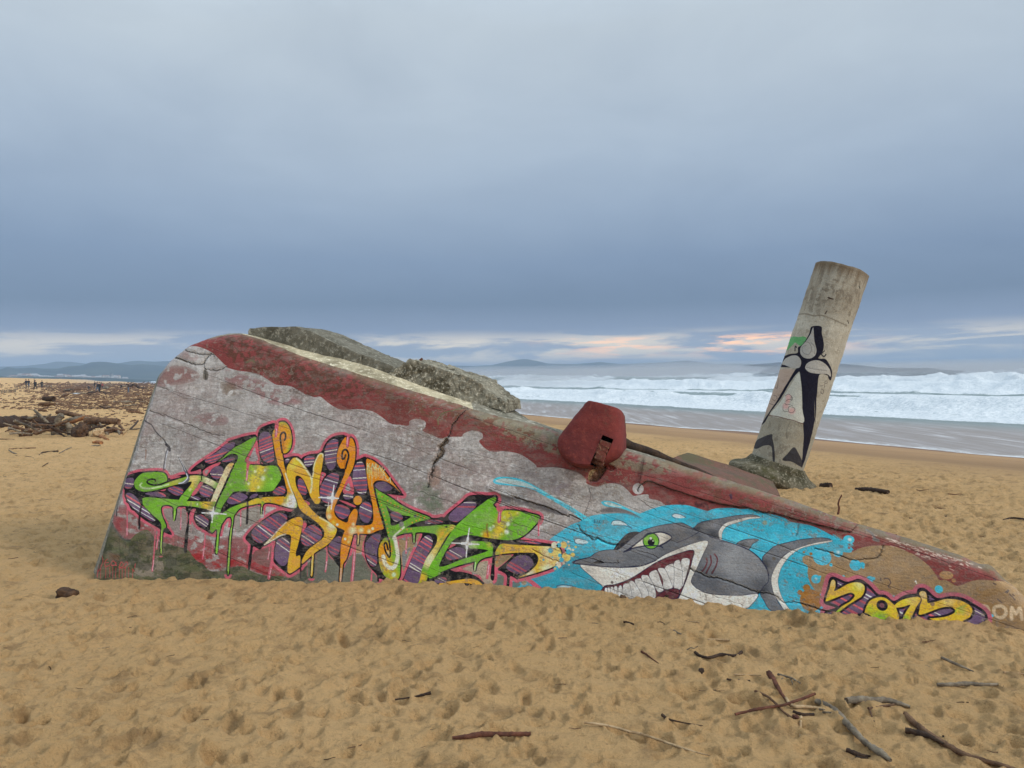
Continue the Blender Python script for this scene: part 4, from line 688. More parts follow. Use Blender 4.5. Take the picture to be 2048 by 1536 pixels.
# sparkles
for (t, x, y, up_, dn, lf, rt) in (('E', 205, 1245, 220, 190, 230, 110), ('G', 800, 1000, 260, 230, 260, 200), ('C', 1750, 225, 110, 160, 180, 230)):
    C.spot((t, x, y, 150, (170, 165, 165), .45)); C.spot((t, x, y, 46, (222, 218, 208), 1, .55))
    for dx, dy in ((up_*0.15, -up_), (-dn*0.08, dn), (-lf, -lf*0.03), (rt, rt*0.08)):
        C.line("%s %f,%f %f,%f" % (t, x, y, x+dx, y+dy), 1.1, (222, 218, 208), 1, smooth=False, w2=0.2)
        C.line("%s %f,%f %f,%f" % (t, x, y, x+dx*0.35, y+dy*0.35), 2.2, (222, 218, 208), 1, smooth=False, w2=0.4)
C.line("E 80,1370 190,1380", .6, (200, 196, 190), .9); C.line("E 138,1320 132,1420", .6, (200, 196, 190), .9)
# bubbles where the tail tip dissolves
BY = (205, 172, 92); BB = (58, 156, 178); BW = (208, 194, 168)
for x, y, r_, c in ((1600, 720, 78, (206, 176, 100)), (1770, 595, 50, BY), (1815, 800, 66, BY), (1925, 765, 32, BY), (1860, 610, 17, BY), (1975, 632, 17, BY), (1610, 600, 45, BW), (1860, 680, 35, BW), (1680, 930, 46, BW), (1680, 555, 20, BW), (1850, 545, 16, BW), (1930, 680, 18, BW), (1770, 905, 20, BW), (1860, 935, 14, BW), (1640, 1000, 38, BB), (1625, 1000, 16, BY),
                    (1545, 690, 38, BB), (1705, 775, 28, BB), (1850, 715, 40, BB), (1735, 850, 35, BB), (1690, 600, 34, BB), (1425, 850, 17, BB), (1580, 805, 11, BB), (1800, 690, 12, BLACK), (1658, 608, 14, BLACK), (1640, 935, 9, BLACK)): C.spot(('H', x, y, r_, c, 1, 1))
# ------------------------------------------------------------------ shark
GR = (96, 98, 104); WH = (196, 192, 184); NAVY = (26, 28, 52)
def gtex(x0, y0, sh):
    n = nb[y0:y0+sh[0], x0:x0+sh[1]][..., None]; return (lin((84, 86, 91))*(1-n)+lin((112, 114, 119))*n).astype(np.float32)
def shp(s_, c=None, spots=(), ow=0.9, smooth=True):
    C.poly(s_, NAVY, smooth=smooth, grow=ow)
    if c is None: C.poly(s_, None, smooth=smooth, tex=gtex, spots=spots)
    else: C.poly(s_, c, smooth=smooth, spots=spots)
DK = (30, 31, 38)
shp("J 990,800 1080,700 1160,635 1350,580 1550,540 1800,520 1920,550 1700,590 1500,660 1300,740 1200,870 1130,1000 1110,1100 1130,1210 1200,1400 1290,1520 1100,1500 1010,1370 960,1270 1000,1180 1060,1100 1050,950", None, [('J', 1020, 880, 120, DK, .8), ('J', 980, 1240, 130, DK, .8), ('J', 1145, 800, 26, (84, 78, 70), .9, .5)])
shp("J 1930,555 1740,582 1540,635 1380,700 1270,780 1190,880 1130,1000 1110,1080 1120,1180 1150,1290 1220,1400 1300,1520 1370,1520 1290,1400 1230,1270 1200,1130 1210,1040 1260,900 1390,740 1580,640 1900,575", (190, 186, 178), ow=0.5)
shp("I 1830,385 1900,320 2048,290 J 150,305 250,285 450,250 650,215 850,205 950,238 800,245 650,270 500,310 430,370 390,430 400,540 250,520 110,470 60,380", None, [('J', 80, 400, 120, DK, .8), ('J', 330, 480, 150, DK, .7), ('J', 330, 330, 110, (130, 130, 134), .5)])
shp("J 950,245 930,232 780,238 640,270 490,315 420,380 390,440 400,520 432,550 436,450 500,360 640,310 800,262", (190, 186, 178), ow=0.5)
shp("J 640,600 750,545 930,542 850,600 800,670 720,640", None, [('J', 720, 620, 90, DK, .6)])
shp("I 740,675 920,465 1090,450 1000,540 860,690", (34, 34, 40))
BODY = "I 180,860 220,825 400,785 480,730 600,690 740,680 790,682 900,600 1000,510 1100,440 1200,395 1400,345 1640,318 1720,340 1890,430 2000,470 J 300,515 500,570 700,640 830,700 950,800 1040,920 1070,1020 1060,1120 1000,1180 940,1270 900,1295 700,1305 450,1300 230,1275 100,1215 20,1130 0,1100 I 1500,1050 1100,905 850,920 600,912 400,892"
shp(BODY, None, [('J', 700, 900, 420, (136, 138, 142), .55), ('J', 600, 850, 200, (150, 150, 150), .4), ('J', 120, 520, 90, DK, .5), ('J', 950, 1180, 150, (40, 40, 46), .5), ('J', 300, 1180, 260, (70, 72, 78), .6), ('I', 1000, 820, 260, (88, 90, 94), .6), ('I', 1700, 1050, 300, (78, 80, 86), .7), ('I', 1250, 430, 200, (112, 114, 118), .5)])
shp("I 280,885 600,912 850,920 1100,902 1300,830 1450,740 1700,635 1900,570 1990,555 2020,590 1960,720 1870,920 1800,1060 1790,1130 1850,1200 J 100,1215 230,1277 450,1302 700,1307 925,1290 830,1430 740,1480 400,1500 0,1480 I 1500,1500 700,1400 600,1200 450,1060", WH, [('I', 1900, 650, 120, (205, 200, 188), .6), ('I', 500, 1000, 260, (180, 174, 164), .5), ('J', 650, 1340, 200, (178, 172, 164), .5)])
shp("I 595,1195 750,1160 900,1110 1050,1030 1200,930 1350,840 1550,760 1810,690 1795,820 1765,950 1700,1130 1600,1350 1500,1400 600,1400", (88, 34, 42), [('I', 1720, 1000, 160, (40, 34, 36), .8), ('I', 700, 1240, 150, (40, 34, 36), .7)], ow=1.3)
TE = ("1660,815 1750,800 1768,850 1740,960 1700,1100 1665,1180 1655,960", "1555,860 1620,820 1648,880 1665,1000 1655,1200 1560,1205 1560,1000", "1430,930 1500,880 1548,890 1555,1050 1535,1200 1460,1040", "1335,950 1390,930 1440,960 1500,1100 1530,1200 1420,1220 1400,1080", "1215,1020 1290,960 1330,980 1370,1100 1410,1230 1340,1255 1290,1180",
      "1110,1060 1170,1030 1210,1050 1290,1200 1300,1330 1210,1340", "1020,1110 1080,1075 1110,1090 1200,1250 1200,1340 1120,1340", "940,1140 1000,1115 1100,1270 1100,1350 960,1340", "860,1170 910,1140 950,1160 975,1340 870,1330", "800,1190 840,1180 855,1330 790,1320", "740,1190 780,1190 785,1310 740,1310", "690,1200 725,1195 735,1290 695,1290", "650,1200 680,1200 690,1280 650,1280", "615,1205 640,1205 645,1270 612,1260")
for i, s_ in enumerate(TE):
    x_, y_ = [float(v) for v in s_.split()[0].split(',')]
    shp("I "+s_, (192, 190, 186), [('I', x_+70, y_+160, 70, (130, 124, 118), .45)], ow=0.55)
shp("I 1340,1300 1450,1235 1560,1212 1625,1240 1590,1340 1400,1345", (84, 36, 44), ow=1.0)
shp("I 960,660 1100,550 1210,470 1390,445 1520,515 1350,630 1200,622 1080,640", (190, 184, 172), [('I', 1480, 520, 80, (130, 124, 118), .6), ('I', 1000, 650, 60, (140, 132, 124), .6)], ow=1.0)
C.spot(('I', 1240, 560, 96, NAVY, 1, 1)); C.spot(('I', 1240, 560, 86, (96, 150, 44), 1, 1)); C.spot(('I', 1190, 540, 50, (140, 176, 80), .6)); C.spot(('I', 1300, 590, 50, (120, 170, 90), .6)); C.spot(('I', 1242, 578, 40, (20, 22, 26), 1, 1)); C.spot(('I', 1236, 524, 14, (222, 218, 190), 1, 1)); C.spot(('I', 1268, 560, 9, (180, 200, 160), 1, .6))
C.poly("I 870,712 960,650 975,668 960,690", NAVY)
for s_, wd in (("I 870,710 970,648 1150,508 1230,463 1390,441 1525,517 1350,630", 1.1), ("I 960,668 1080,640 1200,625 1350,628 1400,652", 1.0), ("I 1890,440 1750,520 1600,580", .55), ("I 180,860 230,825 400,785", .9), ("I 180,862 400,890 620,912 850,920 1100,902 1300,830", .9), ("J 950,800 1040,930 1070,1030", .8), ("J 700,640 830,700 950,800", .6), ("J 400,560 560,590 700,640", .5)):
    C.line(s_, wd, NAVY, .95)
C.poly("I 455,862 530,822 605,862", (22, 22, 26))
for s_ in ("J 222,800 232,850 200,930 155,982", "J 278,765 288,860 250,940 218,1000", "J 332,740 370,800 355,900 298,1002"):
    C.line(s_, 0.5, (44, 30, 36), .9, w2=1.6); C.line(s_, 1.4, (96, 44, 50), .8, w2=0.4)
C.spot(('I', 710, 1125, 24, (60, 52, 52), .9, .4)); C.spot(('I', 790, 827, 14, (40, 40, 44), .9, .5))
for sp in (('J', 1020, 312, 34, (120, 130, 110), .9, .5), ('J', 1380, 425, 12, (120, 110, 100), .9), ('J', 1300, 972, 16, (40, 60, 70), .9), ('J', 1372, 1026, 12, (40, 60, 70), .9), ('I', 195, 418, 22, (30, 60, 90), .8), ('I', 55, 925, 20, (40, 60, 80), .8), ('J', 800, 490, 16, (130, 150, 130), .8), ('J', 1205, 585, 12, (150, 150, 140), .8), ('J', 1420, 585, 16, (50, 70, 80), .8)): C.spot(sp)
# ------------------------------------------------------------------ the year
BASE = "K 500,900 560,815 800,905 1000,855 1150,940 1320,1110 1450,1130 1600,1230 1800,1130 2000,1100 L 230,920 250,850 310,835 380,870 560,1010 800,980 1000,1010 1200,1120 1350,1220 1400,1330 1370,1460 1300,1700 0,1700 K 480,1470 640,1330 440,1250 430,1190"
C.poly(BASE, (160, 84, 98), grow=8.0, soft=1.4); C.poly(BASE, (20, 14, 24), grow=1.4); C.stripes(BASE, 27, 77, PURL, period=0.95)
C.line(pp(BASE)[:26], 2.0, (20, 14, 24))
YR = [("K 500,1000 530,880 570,850 600,890 600,980 580,1040 660,1010 800,930 920,895 1020,900 1090,950 1095,1040 1050,1130 960,1190 800,1290 640,1410 560,1450 700,1310 850,1220 930,1130 900,1080 840,1070 700,1120 460,1215 440,1190 470,1080", [('K', 550, 900, 90, (205, 180, 120), .9), ('K', 1000, 940, 110, (208, 180, 120), .9), ('K', 930, 1000, 90, (160, 165, 50), .8), ('K', 650, 1390, 110, (110, 160, 40), .9)]),
 ("K 1085,1560 1100,1400 1130,1300 1200,1200 1330,1150 1450,1160 1570,1250 1640,1350 1640,1560", [('K', 1350, 1530, 240, (112, 165, 36), 1), ('K', 1180, 1330, 90, (130, 165, 40), .7), ('K', 1340, 1200, 80, (212, 165, 50), .8)]),
 ("K 1590,1300 1700,1210 1850,1160 2000,1140 L 100,970 230,970 280,1000 270,1050 200,1150 120,1320 60,1460 K 1740,1560 1800,1400 1880,1275 1750,1310 1600,1325", [('K', 1900, 1180, 120, (206, 180, 90), .8), ('K', 1800, 1500, 90, (120, 160, 40), .9)]),
 ("L 255,910 310,870 360,890 385,960 395,1065 450,1072 550,1050 700,1010 850,1010 1000,1050 1120,1120 1165,1210 1120,1310 1020,1370 900,1460 700,1440 440,1345 500,1335 700,1310 830,1260 875,1210 820,1150 700,1140 580,1170 270,1275 260,1180 270,1110 300,1020", [('L', 320, 930, 100, (206, 180, 130), .95), ('L', 750, 1040, 130, (206, 180, 110), .8), ('L', 980, 1210, 90, (130, 165, 50), .6), ('L', 480, 1090, 36, (120, 96, 70), 1, .6)])]
for s_, sp in YR: C.poly(s_, (20, 14, 24), grow=3.2)
for s_, sp in YR: C.poly(s_, (200, 158, 40), spots=sp)
C.spot(('K', 1395, 1285, 70, (20, 14, 24), 1, 1)); C.spot(('K', 1392, 1285, 34, (110, 56, 70), 1, .8))
C.line("K 940,1465 1040,1445 1130,1450 1190,1490", 2.6, (20, 14, 24)); C.line("L 1050,1120 900,1180 880,1260", 1.2, (110, 160, 50), .6, soft=2)
# ------------------------------------------------------------------ cracks and relief (metres along the wall normal)
HGT = np.zeros((CH, CW), np.float32)
def groove(st, wd, depth, col=(44, 38, 34), al=0.5, edge=0.0, wob=0.8, smooth=True):
    p = pp(st) if isinstance(st, str) else np.array(st, float)
    p = catmull(p, False, 6) if smooth else p
    p = p+rng.normal(0, wob, p.shape)*np.array([0.5, 1.0]); q = C.map(p)
    g = C.stroke(q, wd*C.sc, 1.6)
    if g is None: return
    x0, y0, mm = g; HGT[y0:y0+mm.shape[0], x0:x0+mm.shape[1]] -= mm*depth
    g2 = C.stroke(q, wd*0.8*C.sc, 0.9)
    if g2: C.comp(g2[0], g2[1], g2[2], col, al)
    if edge:
        e = C.stroke(q+np.array([0, 1.8*C.sc]), 0.5*C.sc, 1.0); C.comp(e[0], e[1], e[2], (172, 164, 150), edge)
LEDGE = "P 1880,1240 1885,1200 1930,1160 2028,1125 Z 1345,980 J 200,0 400,50 650,95 780,110 1000,170 1100,170 1250,210 1500,280 1700,330 2048,410 Z 1700,1064"
# the render above the ledge stands proud of the wall below
lp = catmull(pp(LEDGE), False, 6); lq = C.map(lp)
top_poly = np.vstack([lq, C.map(np.array([(1722, 1046), (1600, 985), (1400, 910), (1290, 905)]))])
f = C.fill(top_poly); HGT[f[1]:f[1]+f[2].shape[0], f[0]:f[0]+f[2].shape[1]] += f[2]*0.022
groove(LEDGE, 1.0, 0.012, al=.9, wob=.5)
for s_, wd, dp, ed in (("T 420,370 500,405 650,435 780,430 820,450", .9, .015, .3), ("T 780,430 720,490 690,540 640,570 500,540 310,475", 1.0, .02, .4), ("T 690,540 700,640 712,760", .8, .012, 0), ("T 700,620 860,645 980,595", .8, .014, .4),
    ("T 0,1160 200,1220 400,1300 600,1380 800,1460 960,1475", .8, .012, 0), ("T 60,840 200,880 350,960 480,1000 600,980", .4, .006, 0), ("T 1280,1180 1400,1210 1560,1270", .4, .006, 0), ("A 400,420 500,440 620,470", .4, .006, 0), ("A 240,860 430,905", .5, .008, 0),
    ("U 1560,855 1610,870 1500,1010 1440,1160 1360,1240 1390,1300 1300,1400 1285,1536", .7, .03, .3), ("E 2030,400 1990,560 1930,660 1960,740 1880,850 1870,1000 1840,1060", .8, .02, 0), ("P 1370,880 1310,980 1260,1100", 1.2, .02, .3), ("P 905,600 910,720 960,820 1080,920 1220,975", .9, .012, .2),
    ("I 265,350 300,430 400,500 450,540 510,520 560,545 640,590 730,610 790,600", 1.0, .02, .4), ("J 0,930 60,970 260,1045 400,1070 520,1110 680,1165 900,1250 940,1265", 1.0, .018, .5), ("J 940,1265 1080,1275 1180,1310 1280,1400 1420,1390 1560,1420 1750,1480 1900,1520", .8, .012, .2), ("K 0,1250 180,1300 300,1340 460,1390", .8, .012, .2),
    ("I 420,790 520,830 640,860 780,855 800,850", .6, .01, .2), ("I 1060,690 1250,740 1340,790", .5, .008, .1), ("K 250,310 500,380 700,440 800,480 950,515 1100,495 1280,480 1380,400 1410,300 1425,278", .8, .014, .1), ("J 110,1240 500,1360 740,1440", .4, .006, 0),
    ("H 1250,680 1400,760 1560,830 1690,880", .8, .012, .2), ("H 880,200 1200,300 1700,460 1940,540", .5, .008, 0), ("G 0,100 500,280 640,320", .5, .006, 0), ("G 700,650 950,720 1100,760", .4, .006, .1), ("H 1050,640 1250,700", .3, .004, 0), ("J 1490,330 1470,440 1450,490", .7, .01, 0),
    ("G 1190,30 1340,80 1600,190 1750,260", .6, .01, 0), ("P 380,1100 200,1070", .4, .005, 0), ("P 950,1300 1080,1335", .5, .006, 0), ("P 1220,1536 1270,1400 1300,1300 1280,1200", .5, .008, 0), ("I 1110,0 1200,70 1310,130", .5, .008, 0), ("F 1200,400 1290,440", .4, .005, 0), ("D 1160,400 1280,430 1380,465", .5, .006, 0), ("D 1780,630 1920,640", .4, .005, 0), ("D 1200,880 1290,910", .4, .005, 0), ("D 440,180 600,200 740,230", .4, .005, 0)):
    groove(s_, wd, dp, edge=ed)
# ridge left by a form board, running down to the spurt of water
rq = C.map(catmull(pp("P 60,1200 200,1260 370,1310 560,1360 800,1440 1000,1530 I 150,190 290,265"), False, 6)); g = C.stroke(rq, 3.0*C.sc, 6)
HGT[g[1]:g[1]+g[2].shape[0], g[0]:g[0]+g[2].shape[1]] += g[2]*0.02
groove("P 370,1320 560,1375 800,1455 1000,1545 I 150,200 295,275", 1.2, .018, al=.8)
# shuttering lines
for k in range(46):
    v0 = -2.9+k*0.145+rng.uniform(-.02, .02); sl = math.tan(R(-17.5+rng.uniform(-1.2, 1.2)))
    u = np.arange(U0, U1, 0.05); v = v0+3.0+sl*(u)+0.012*np.sin(u*3+k)+rng.normal(0, 0.0015, len(u))
    a = rng.uniform(0, 6); 
    for seg in range(3):
        s0 = rng.uniform(0, 7.4); s1 = s0+rng.uniform(0.8, 3.5); ok = (u > s0) & (u < s1) & (v > V0) & (v < V1)
        if ok.sum() < 3: continue
        q = np.stack([(u[ok]-U0)*RES, (v[ok]-V0)*RES], 1); g = C.stroke(q, 0.8, 1.2)
        if g is None: continue
        HGT[g[1]:g[1]+g[2].shape[0], g[0]:g[0]+g[2].shape[1]] -= g[2]*0.004
        C.comp(g[0], g[1], g[2], (58, 52, 50), rng.uniform(.25, .6))
# weathering over everything painted
fade = fnoise(CH, CW, 45, 60, 4, 0.62, 170)
C.rgb *= (0.84+0.30*fade)[..., None]
dust = (sstep(.52, .75, fnoise(CH, CW, 16, 40, 4, 0.66, 171))*.17).astype(np.float32)
C.rgb = (C.rgb*(1-dust[..., None])+lin((128, 120, 112))*dust[..., None]).astype(np.float32)
gr = (sstep(.60, .72, fnoise(CH, CW, 5, 9, 2, 0.7, 172))*sstep(.35, .6, n2_)*.32).astype(np.float32)
C.rgb = (C.rgb*(1-gr[..., None])+lin((92, 86, 80))*gr[..., None]).astype(np.float32)
pit = fnoise(CH, CW, 9, 11, 3, 0.7, 71); spk = np.random.default_rng(5).random((CH, CW)).astype(np.float32)
spk = (spk+np.roll(spk, 1, 0)+np.roll(spk, 1, 1)+np.roll(np.roll(spk, 1, 0), 1, 1))/4
k = 0.86+0.28*fnoise(CH, CW, 4, 5, 2, 0.7, 72)
C.rgb *= (0.5+0.5*k)[..., None]
dk = sstep(0.76, 0.86, spk)*sstep(0.35, 0.7, n2_)
C.rgb = (C.rgb*(1-0.45*dk[..., None])+lin((60, 52, 46))*0.45*dk[..., None]).astype(np.float32)
chip = sstep(0.75, 0.83, pit)*sstep(0.5, 0.75, fnoise(CH, CW, 150, 150, 3, 0.6, 74))
C.rgb = (C.rgb*(1-0.5*chip[..., None])+lin((120, 110, 98))*0.5*chip[..., None]).astype(np.float32)
HGT -= 0.003*chip.astype(np.float32)
HGT += (fnoise(CH, CW, 160, 300, 3, 0.5, 75)-0.5)*0.022+(fnoise(CH, CW, 12, 90, 3, 0.6, 76)-0.5)*0.005+(fnoise(CH, CW, 5, 6, 2, 0.6, 77)-0.5)*0.002
# channel where the crack opens under the bollard, and the broken strip in the middle of the wall
def cavity(st, depth, col, seed):
    p = C.pts(st); x0, y0, mm = C.fill(p, 3); nn = fnoise(mm.shape[0], mm.shape[1], 12, 12, 3, 0.6, seed)
    HGT[y0:y0+mm.shape[0], x0:x0+mm.shape[1]] -= mm*depth*(0.3+0.9*nn)
    cc = lin(col)*(0.45+nn[..., None]*1.1); C.comp(x0, y0, mm, cc.astype(np.float32), .9)
cavity("U 1430,1150 1450,1190 1400,1240 1415,1290 1350,1370 1300,1410 1310,1370 1360,1290 1350,1240 1390,1190", .035, (120, 104, 88), 81)
cavity("P 1370,900 1420,890 1490,960 1440,1040 1380,1110 1330,1120 1270,1110 1300,1020 1340,960", .08, (126, 96, 76), 82)
cavity("P 1480,900 1560,930 1600,960 1560,990 1470,960", .03, (110, 50, 46), 83)
C.poly("P 1265,1100 1280,1010 1330,970 1345,985 1300,1060 1280,1105", (164, 140, 104))

ALB = 1.70                                         # picture values are under a grey sky: back to reflectance
img_wall = make_image('wall_paint', np.clip(C.rgb*ALB*np.array([1.02, 1.0, .965]), 0, 0.86))
hs = HGT[::2, ::2]
hn = np.clip((hs+0.08)/0.16, 0, 1)
img_rel = make_image('wall_relief', np.repeat(hn[..., None], 3, 2), data=True)

# ------------------------------------------------------------------ materials
def mat(name):
    m = bpy.data.materials.new(name); m.use_nodes = True; t = NT(m.node_tree)
    b = t.n['Principled BSDF']; return m, t, b
def concrete(name, c0=(118, 112, 98), c1=(84, 80, 66), c2=(168, 162, 146), k=1.5, scale=1.0, rough=0.93, moss=None, bumpd=0.02):
    m, t, b = mat(name); P = t.add('ShaderNodeTexCoord').outputs['Object']
    a = t.noise(P, 3.0*scale, 8, 0.68); f = t.noise(P, 22*scale, 6, 0.7); g = t.noise(P, 90*scale, 3, 0.6)
    c = t.mix(t.mr(a, 0.36, 0.60), L4(c1, k), L4(c0, k)); c = t.mix(t.mr(f, 0.50, 0.68), c, L4(c2, k))
    c = t.mix(t.mr(g, 0.60, 0.72, 0, .75), c, L4((46, 42, 34), k))
    if moss: c = t.mix(t.mr(t.noise(P, 1.6*scale, 5, 0.7), 0.50, 0.62), c, L4(moss, k))
    t.l.new(c, b.inputs['Base Color']); b.inputs['Roughness'].default_value = rough; b.inputs['Specular IOR Level'].default_value = 0.2
    h = t.math('ADD', t.math('MULTIPLY', f, 0.7), t.math('MULTIPLY', g, 0.3)); t.l.new(t.bump(h, bumpd/scale, 0.9), b.inputs['Normal'])
    return m
M_CONC = concrete('old_concrete')
M_CONC_DARK = concrete('lichen_concrete', (100, 95, 82), (74, 70, 58), (138, 133, 118), 1.4)
M_MORTAR = concrete('pale_mortar', (170, 158, 130), (120, 110, 88), (204, 194, 168), 1.5)
M_REDC = concrete('rusty_red_concrete', (96, 68, 58), (78, 66, 54), (104, 80, 70), 1.45, moss=(78, 72, 54), bumpd=0.012)
M_BOLL = concrete('red_painted_concrete', (112, 50, 46), (94, 44, 42), (124, 60, 52), 1.22, moss=(92, 70, 58), bumpd=0.014)

mw, t, b = mat('painted_wall')
uvn = t.add('ShaderNodeUVMap'); uvn.uv_map = 'UVMap'
ti = t.add('ShaderNodeTexImage'); ti.image = img_wall; ti.extension = 'EXTEND'; t.l.new(uvn.outputs[0], ti.inputs[0])
tr = t.add('ShaderNodeTexImage'); tr.image = img_rel; tr.extension = 'EXTEND'; t.l.new(uvn.outputs[0], tr.inputs[0])
P = t.add('ShaderNodeTexCoord').outputs['Object']
fine = t.noise(P, 70, 5, 0.7); spec = t.noise(P, 160, 3, 0.6)
col = t.mix(1.0, ti.outputs[0], t.ramp(fine, [(0.3, (0.82, 0.82, 0.82, 1)), (0.7, (1.12, 1.12, 1.12, 1))]), 'MULTIPLY')
col = t.mix(t.mr(spec, 0.63, 0.72, 0, 0.55), col, L4((60, 54, 48), 1.4))
t.l.new(col, b.inputs['Base Color']); b.inputs['Roughness'].default_value = 0.78; b.inputs['Specular IOR Level'].default_value = 0.25
n1b = t.bump(tr.outputs[0], 0.16, 0.85); n2b = t.bump(t.math('ADD', fine, t.math('MULTIPLY', spec, .6)), 0.006, 0.7, n1b); t.l.new(n2b, b.inputs['Normal'])

# ------------------------------------------------------------------ bunker wall
FRONT = pp("Z 146,1240 178,1157 214,1050 250,940 269,880 289,819 300,786 312,752 320,738 332,722 352,704 375,687 414,673 440,668 476,666 540,688 600,714 650,730 700,746 756,764 820,783 880,801 920,812 950,823 1006,836 1060,848 1127,868 1180,882 1248,900 1300,914 1380,938 1454,962 1510,978 1558,993 1621,1016 1660,1031 1716,1049 1760,1062 1811,1077 1870,1096 1922,1113 1960,1130 1982,1132 2008,1156 2031,1175 2048,1192 2070,1222 2105,1275 2170,1370")
BACKL = pp("Z 150,1240 182,1157 218,1050 254,940 273,880 293,819 304,787 316,755 326,742 338,727 358,709 380,692 416,677 440,670 480,666 540,680 600,698 650,710 700,722 756,739 820,762 880,784 920,796 950,805 1006,824 1060,840 1127,862 1180,877 1248,895 1300,910 1380,936 1454,960 1510,977 1558,992 1621,1014 1660,1029 1716,1047 1760,1060 1811,1075 1870,1094 1922,1111 1960,1128 1982,1131 2008,1156 2031,1176 2048,1194 2070,1225 2105,1279 2170,1375")
NC = 760
def resample(uv, n, w_=None):
    L_ = np.r_[0, np.cumsum(np.linalg.norm(np.diff(uv, axis=0), axis=1))] if w_ is None else w_
    t_ = np.linspace(0, L_[-1], n); return np.stack([np.interp(t_, L_, uv[:, 0]), np.interp(t_, L_, uv[:, 1])], 1), L_
Fs = catmull(FRONT, False, 4); Bs = catmull(BACKL, False, 4)
Fuv = wall_uv(Fs); DT = 0.34; Buv = wall_uv(Bs, DT)
F2, Lf = resample(Fuv, NC); B2, _ = resample(Buv, NC, Lf)
NR = 230; tt = np.linspace(0, 1, NR)[:, None]; VB = -0.5
FU = np.repeat(F2[None, :, 0], NR, 0); FV = VB+(F2[None, :, 1]-VB)*tt
RF = 0.10
dist_top = F2[None, :, 1]-FV
ug = np.gradient(F2[:, 1])/np.maximum(np.gradient(F2[:, 0]), 1e-4); dn = dist_top/np.sqrt(1+ug[None]**2)   # distance to the rim, square to it
rim = np.where(dn < RF, RF-np.sqrt(np.maximum(RF**2-(RF-dn)**2, 0)), 0.0)*sstep(0.02, 0.35, F2[None, :, 1]-VB)
ix = np.clip((FU-U0)*RES/2, 0, hs.shape[1]-2); iy = np.clip((FV-V0)*RES/2, 0, hs.shape[0]-2)
i0, j0 = iy.astype(int), ix.astype(int); fy, fx = iy-i0, ix-j0
hh = (hs[i0, j0]*(1-fx)+hs[i0, j0+1]*fx)*(1-fy)+(hs[i0+1, j0]*(1-fx)+hs[i0+1, j0+1]*fx)*fy
front = wall_pt(FU, FV, rim-hh)
NT_ = 12; top = []
topuv = []
for k in range(1, NT_+1):
    f_ = k/NT_; bk = RF+(DT-RF)*f_
    u_ = F2[:, 0]*(1-f_)+B2[:, 0]*f_; v_ = F2[:, 1]*(1-f_)+B2[:, 1]*f_
    X = wall_pt(u_, v_, bk); X[:, 2] += vnoise(X, 6.0, 3, 3)*0.012
    top.append(X); topuv.append(np.stack([F2[:, 0], F2[:, 1]+0.0*u_], 1))
bk0 = top[-1]
# back of the body: top runs on to 0.95 m deep, then down into the sand
DB = 0.95; rear_top = bk0-NH*(DB-DT); rear_top[:, 2] -= np.interp(np.interp(np.linspace(0, Lf[-1], NC), Lf, Fs[:, 0]), [0, 1000, 1080, 3000], [.01, .01, .16, .16])
rear_mid = rear_top.copy(); rear_mid[:, 2] = np.minimum(rear_top[:, 2], rear_top[:, 2]*0.5-0.1); rear_bot = rear_top.copy(); rear_bot[:, 2] = np.minimum(rear_top[:, 2]-0.02, -0.7)
V = np.concatenate([front]+[x_[None] for x_ in top]+[rear_top[None], rear_mid[None], rear_bot[None]], 0)
rows = V.shape[0]
UVW = np.zeros((rows, NC, 2), np.float32)
UVW[:NR, :, 0] = (FU-U0)/(U1-U0); UVW[:NR, :, 1] = (FV-V0)/(V1-V0)
for k in range(NR, rows):
    q_ = topuv[min(k-NR, NT_-1)]; UVW[k, :, 0] = (q_[:, 0]-U0)/(U1-U0); UVW[k, :, 1] = (q_[:, 1]-V0)/(V1-V0)
faces = grid_faces(rows, NC)[:, ::-1]
bunker = empty('bunker_wall', tuple(wall_pt(4.2, 0.0, 0.4)))
tag(bunker, 'long tilted concrete bunker wall covered in graffiti, half sunk in the sand', 'bunker')
inv = Vector(bunker.location)
def child(name, V_, F_, m_, par=bunker, **kw):
    V_ = np.asarray(V_).reshape(-1, 3)-np.array(par.location)
    return mesh_obj(name, V_, F_, m_, par, **kw)
wf = child('painted_face', V, np.ascontiguousarray(faces), mw, uvs=UVW.reshape(-1, 2))
wf.data.materials.append(M_CONC)
# top band behind x=476..1300 shows bare mortar, the rest is the painted skin
nfc = NC-1
mi = np.zeros((rows-1, nfc), np.int32)
wf.data.materials.append(M_MORTAR)
px_top = np.interp(np.linspace(0, Lf[-1], NC), Lf, Fs[:, 0])[:-1]
for r_ in range(rows-1):
    if r_ >= NR-1+2 and r_ < NR-1+NT_: mi[r_] = np.where((px_top > 478) & (px_top < 940), 2, np.where(px_top < 1330, 1, 0))
    if r_ >= NR-1+NT_: mi[r_] = 1
wf.data.polygons.foreach_set('material_index', mi.ravel())
# end caps
for side in (0, NC-1):
    lp_ = [V[0, side], V[NR//2, side], V[NR-1, side], V[NR-1+NT_, side], V[-3, side], V[-1, side]]
    child('end_face', lp_, [list(range(6))], M_CONC, smooth=False)

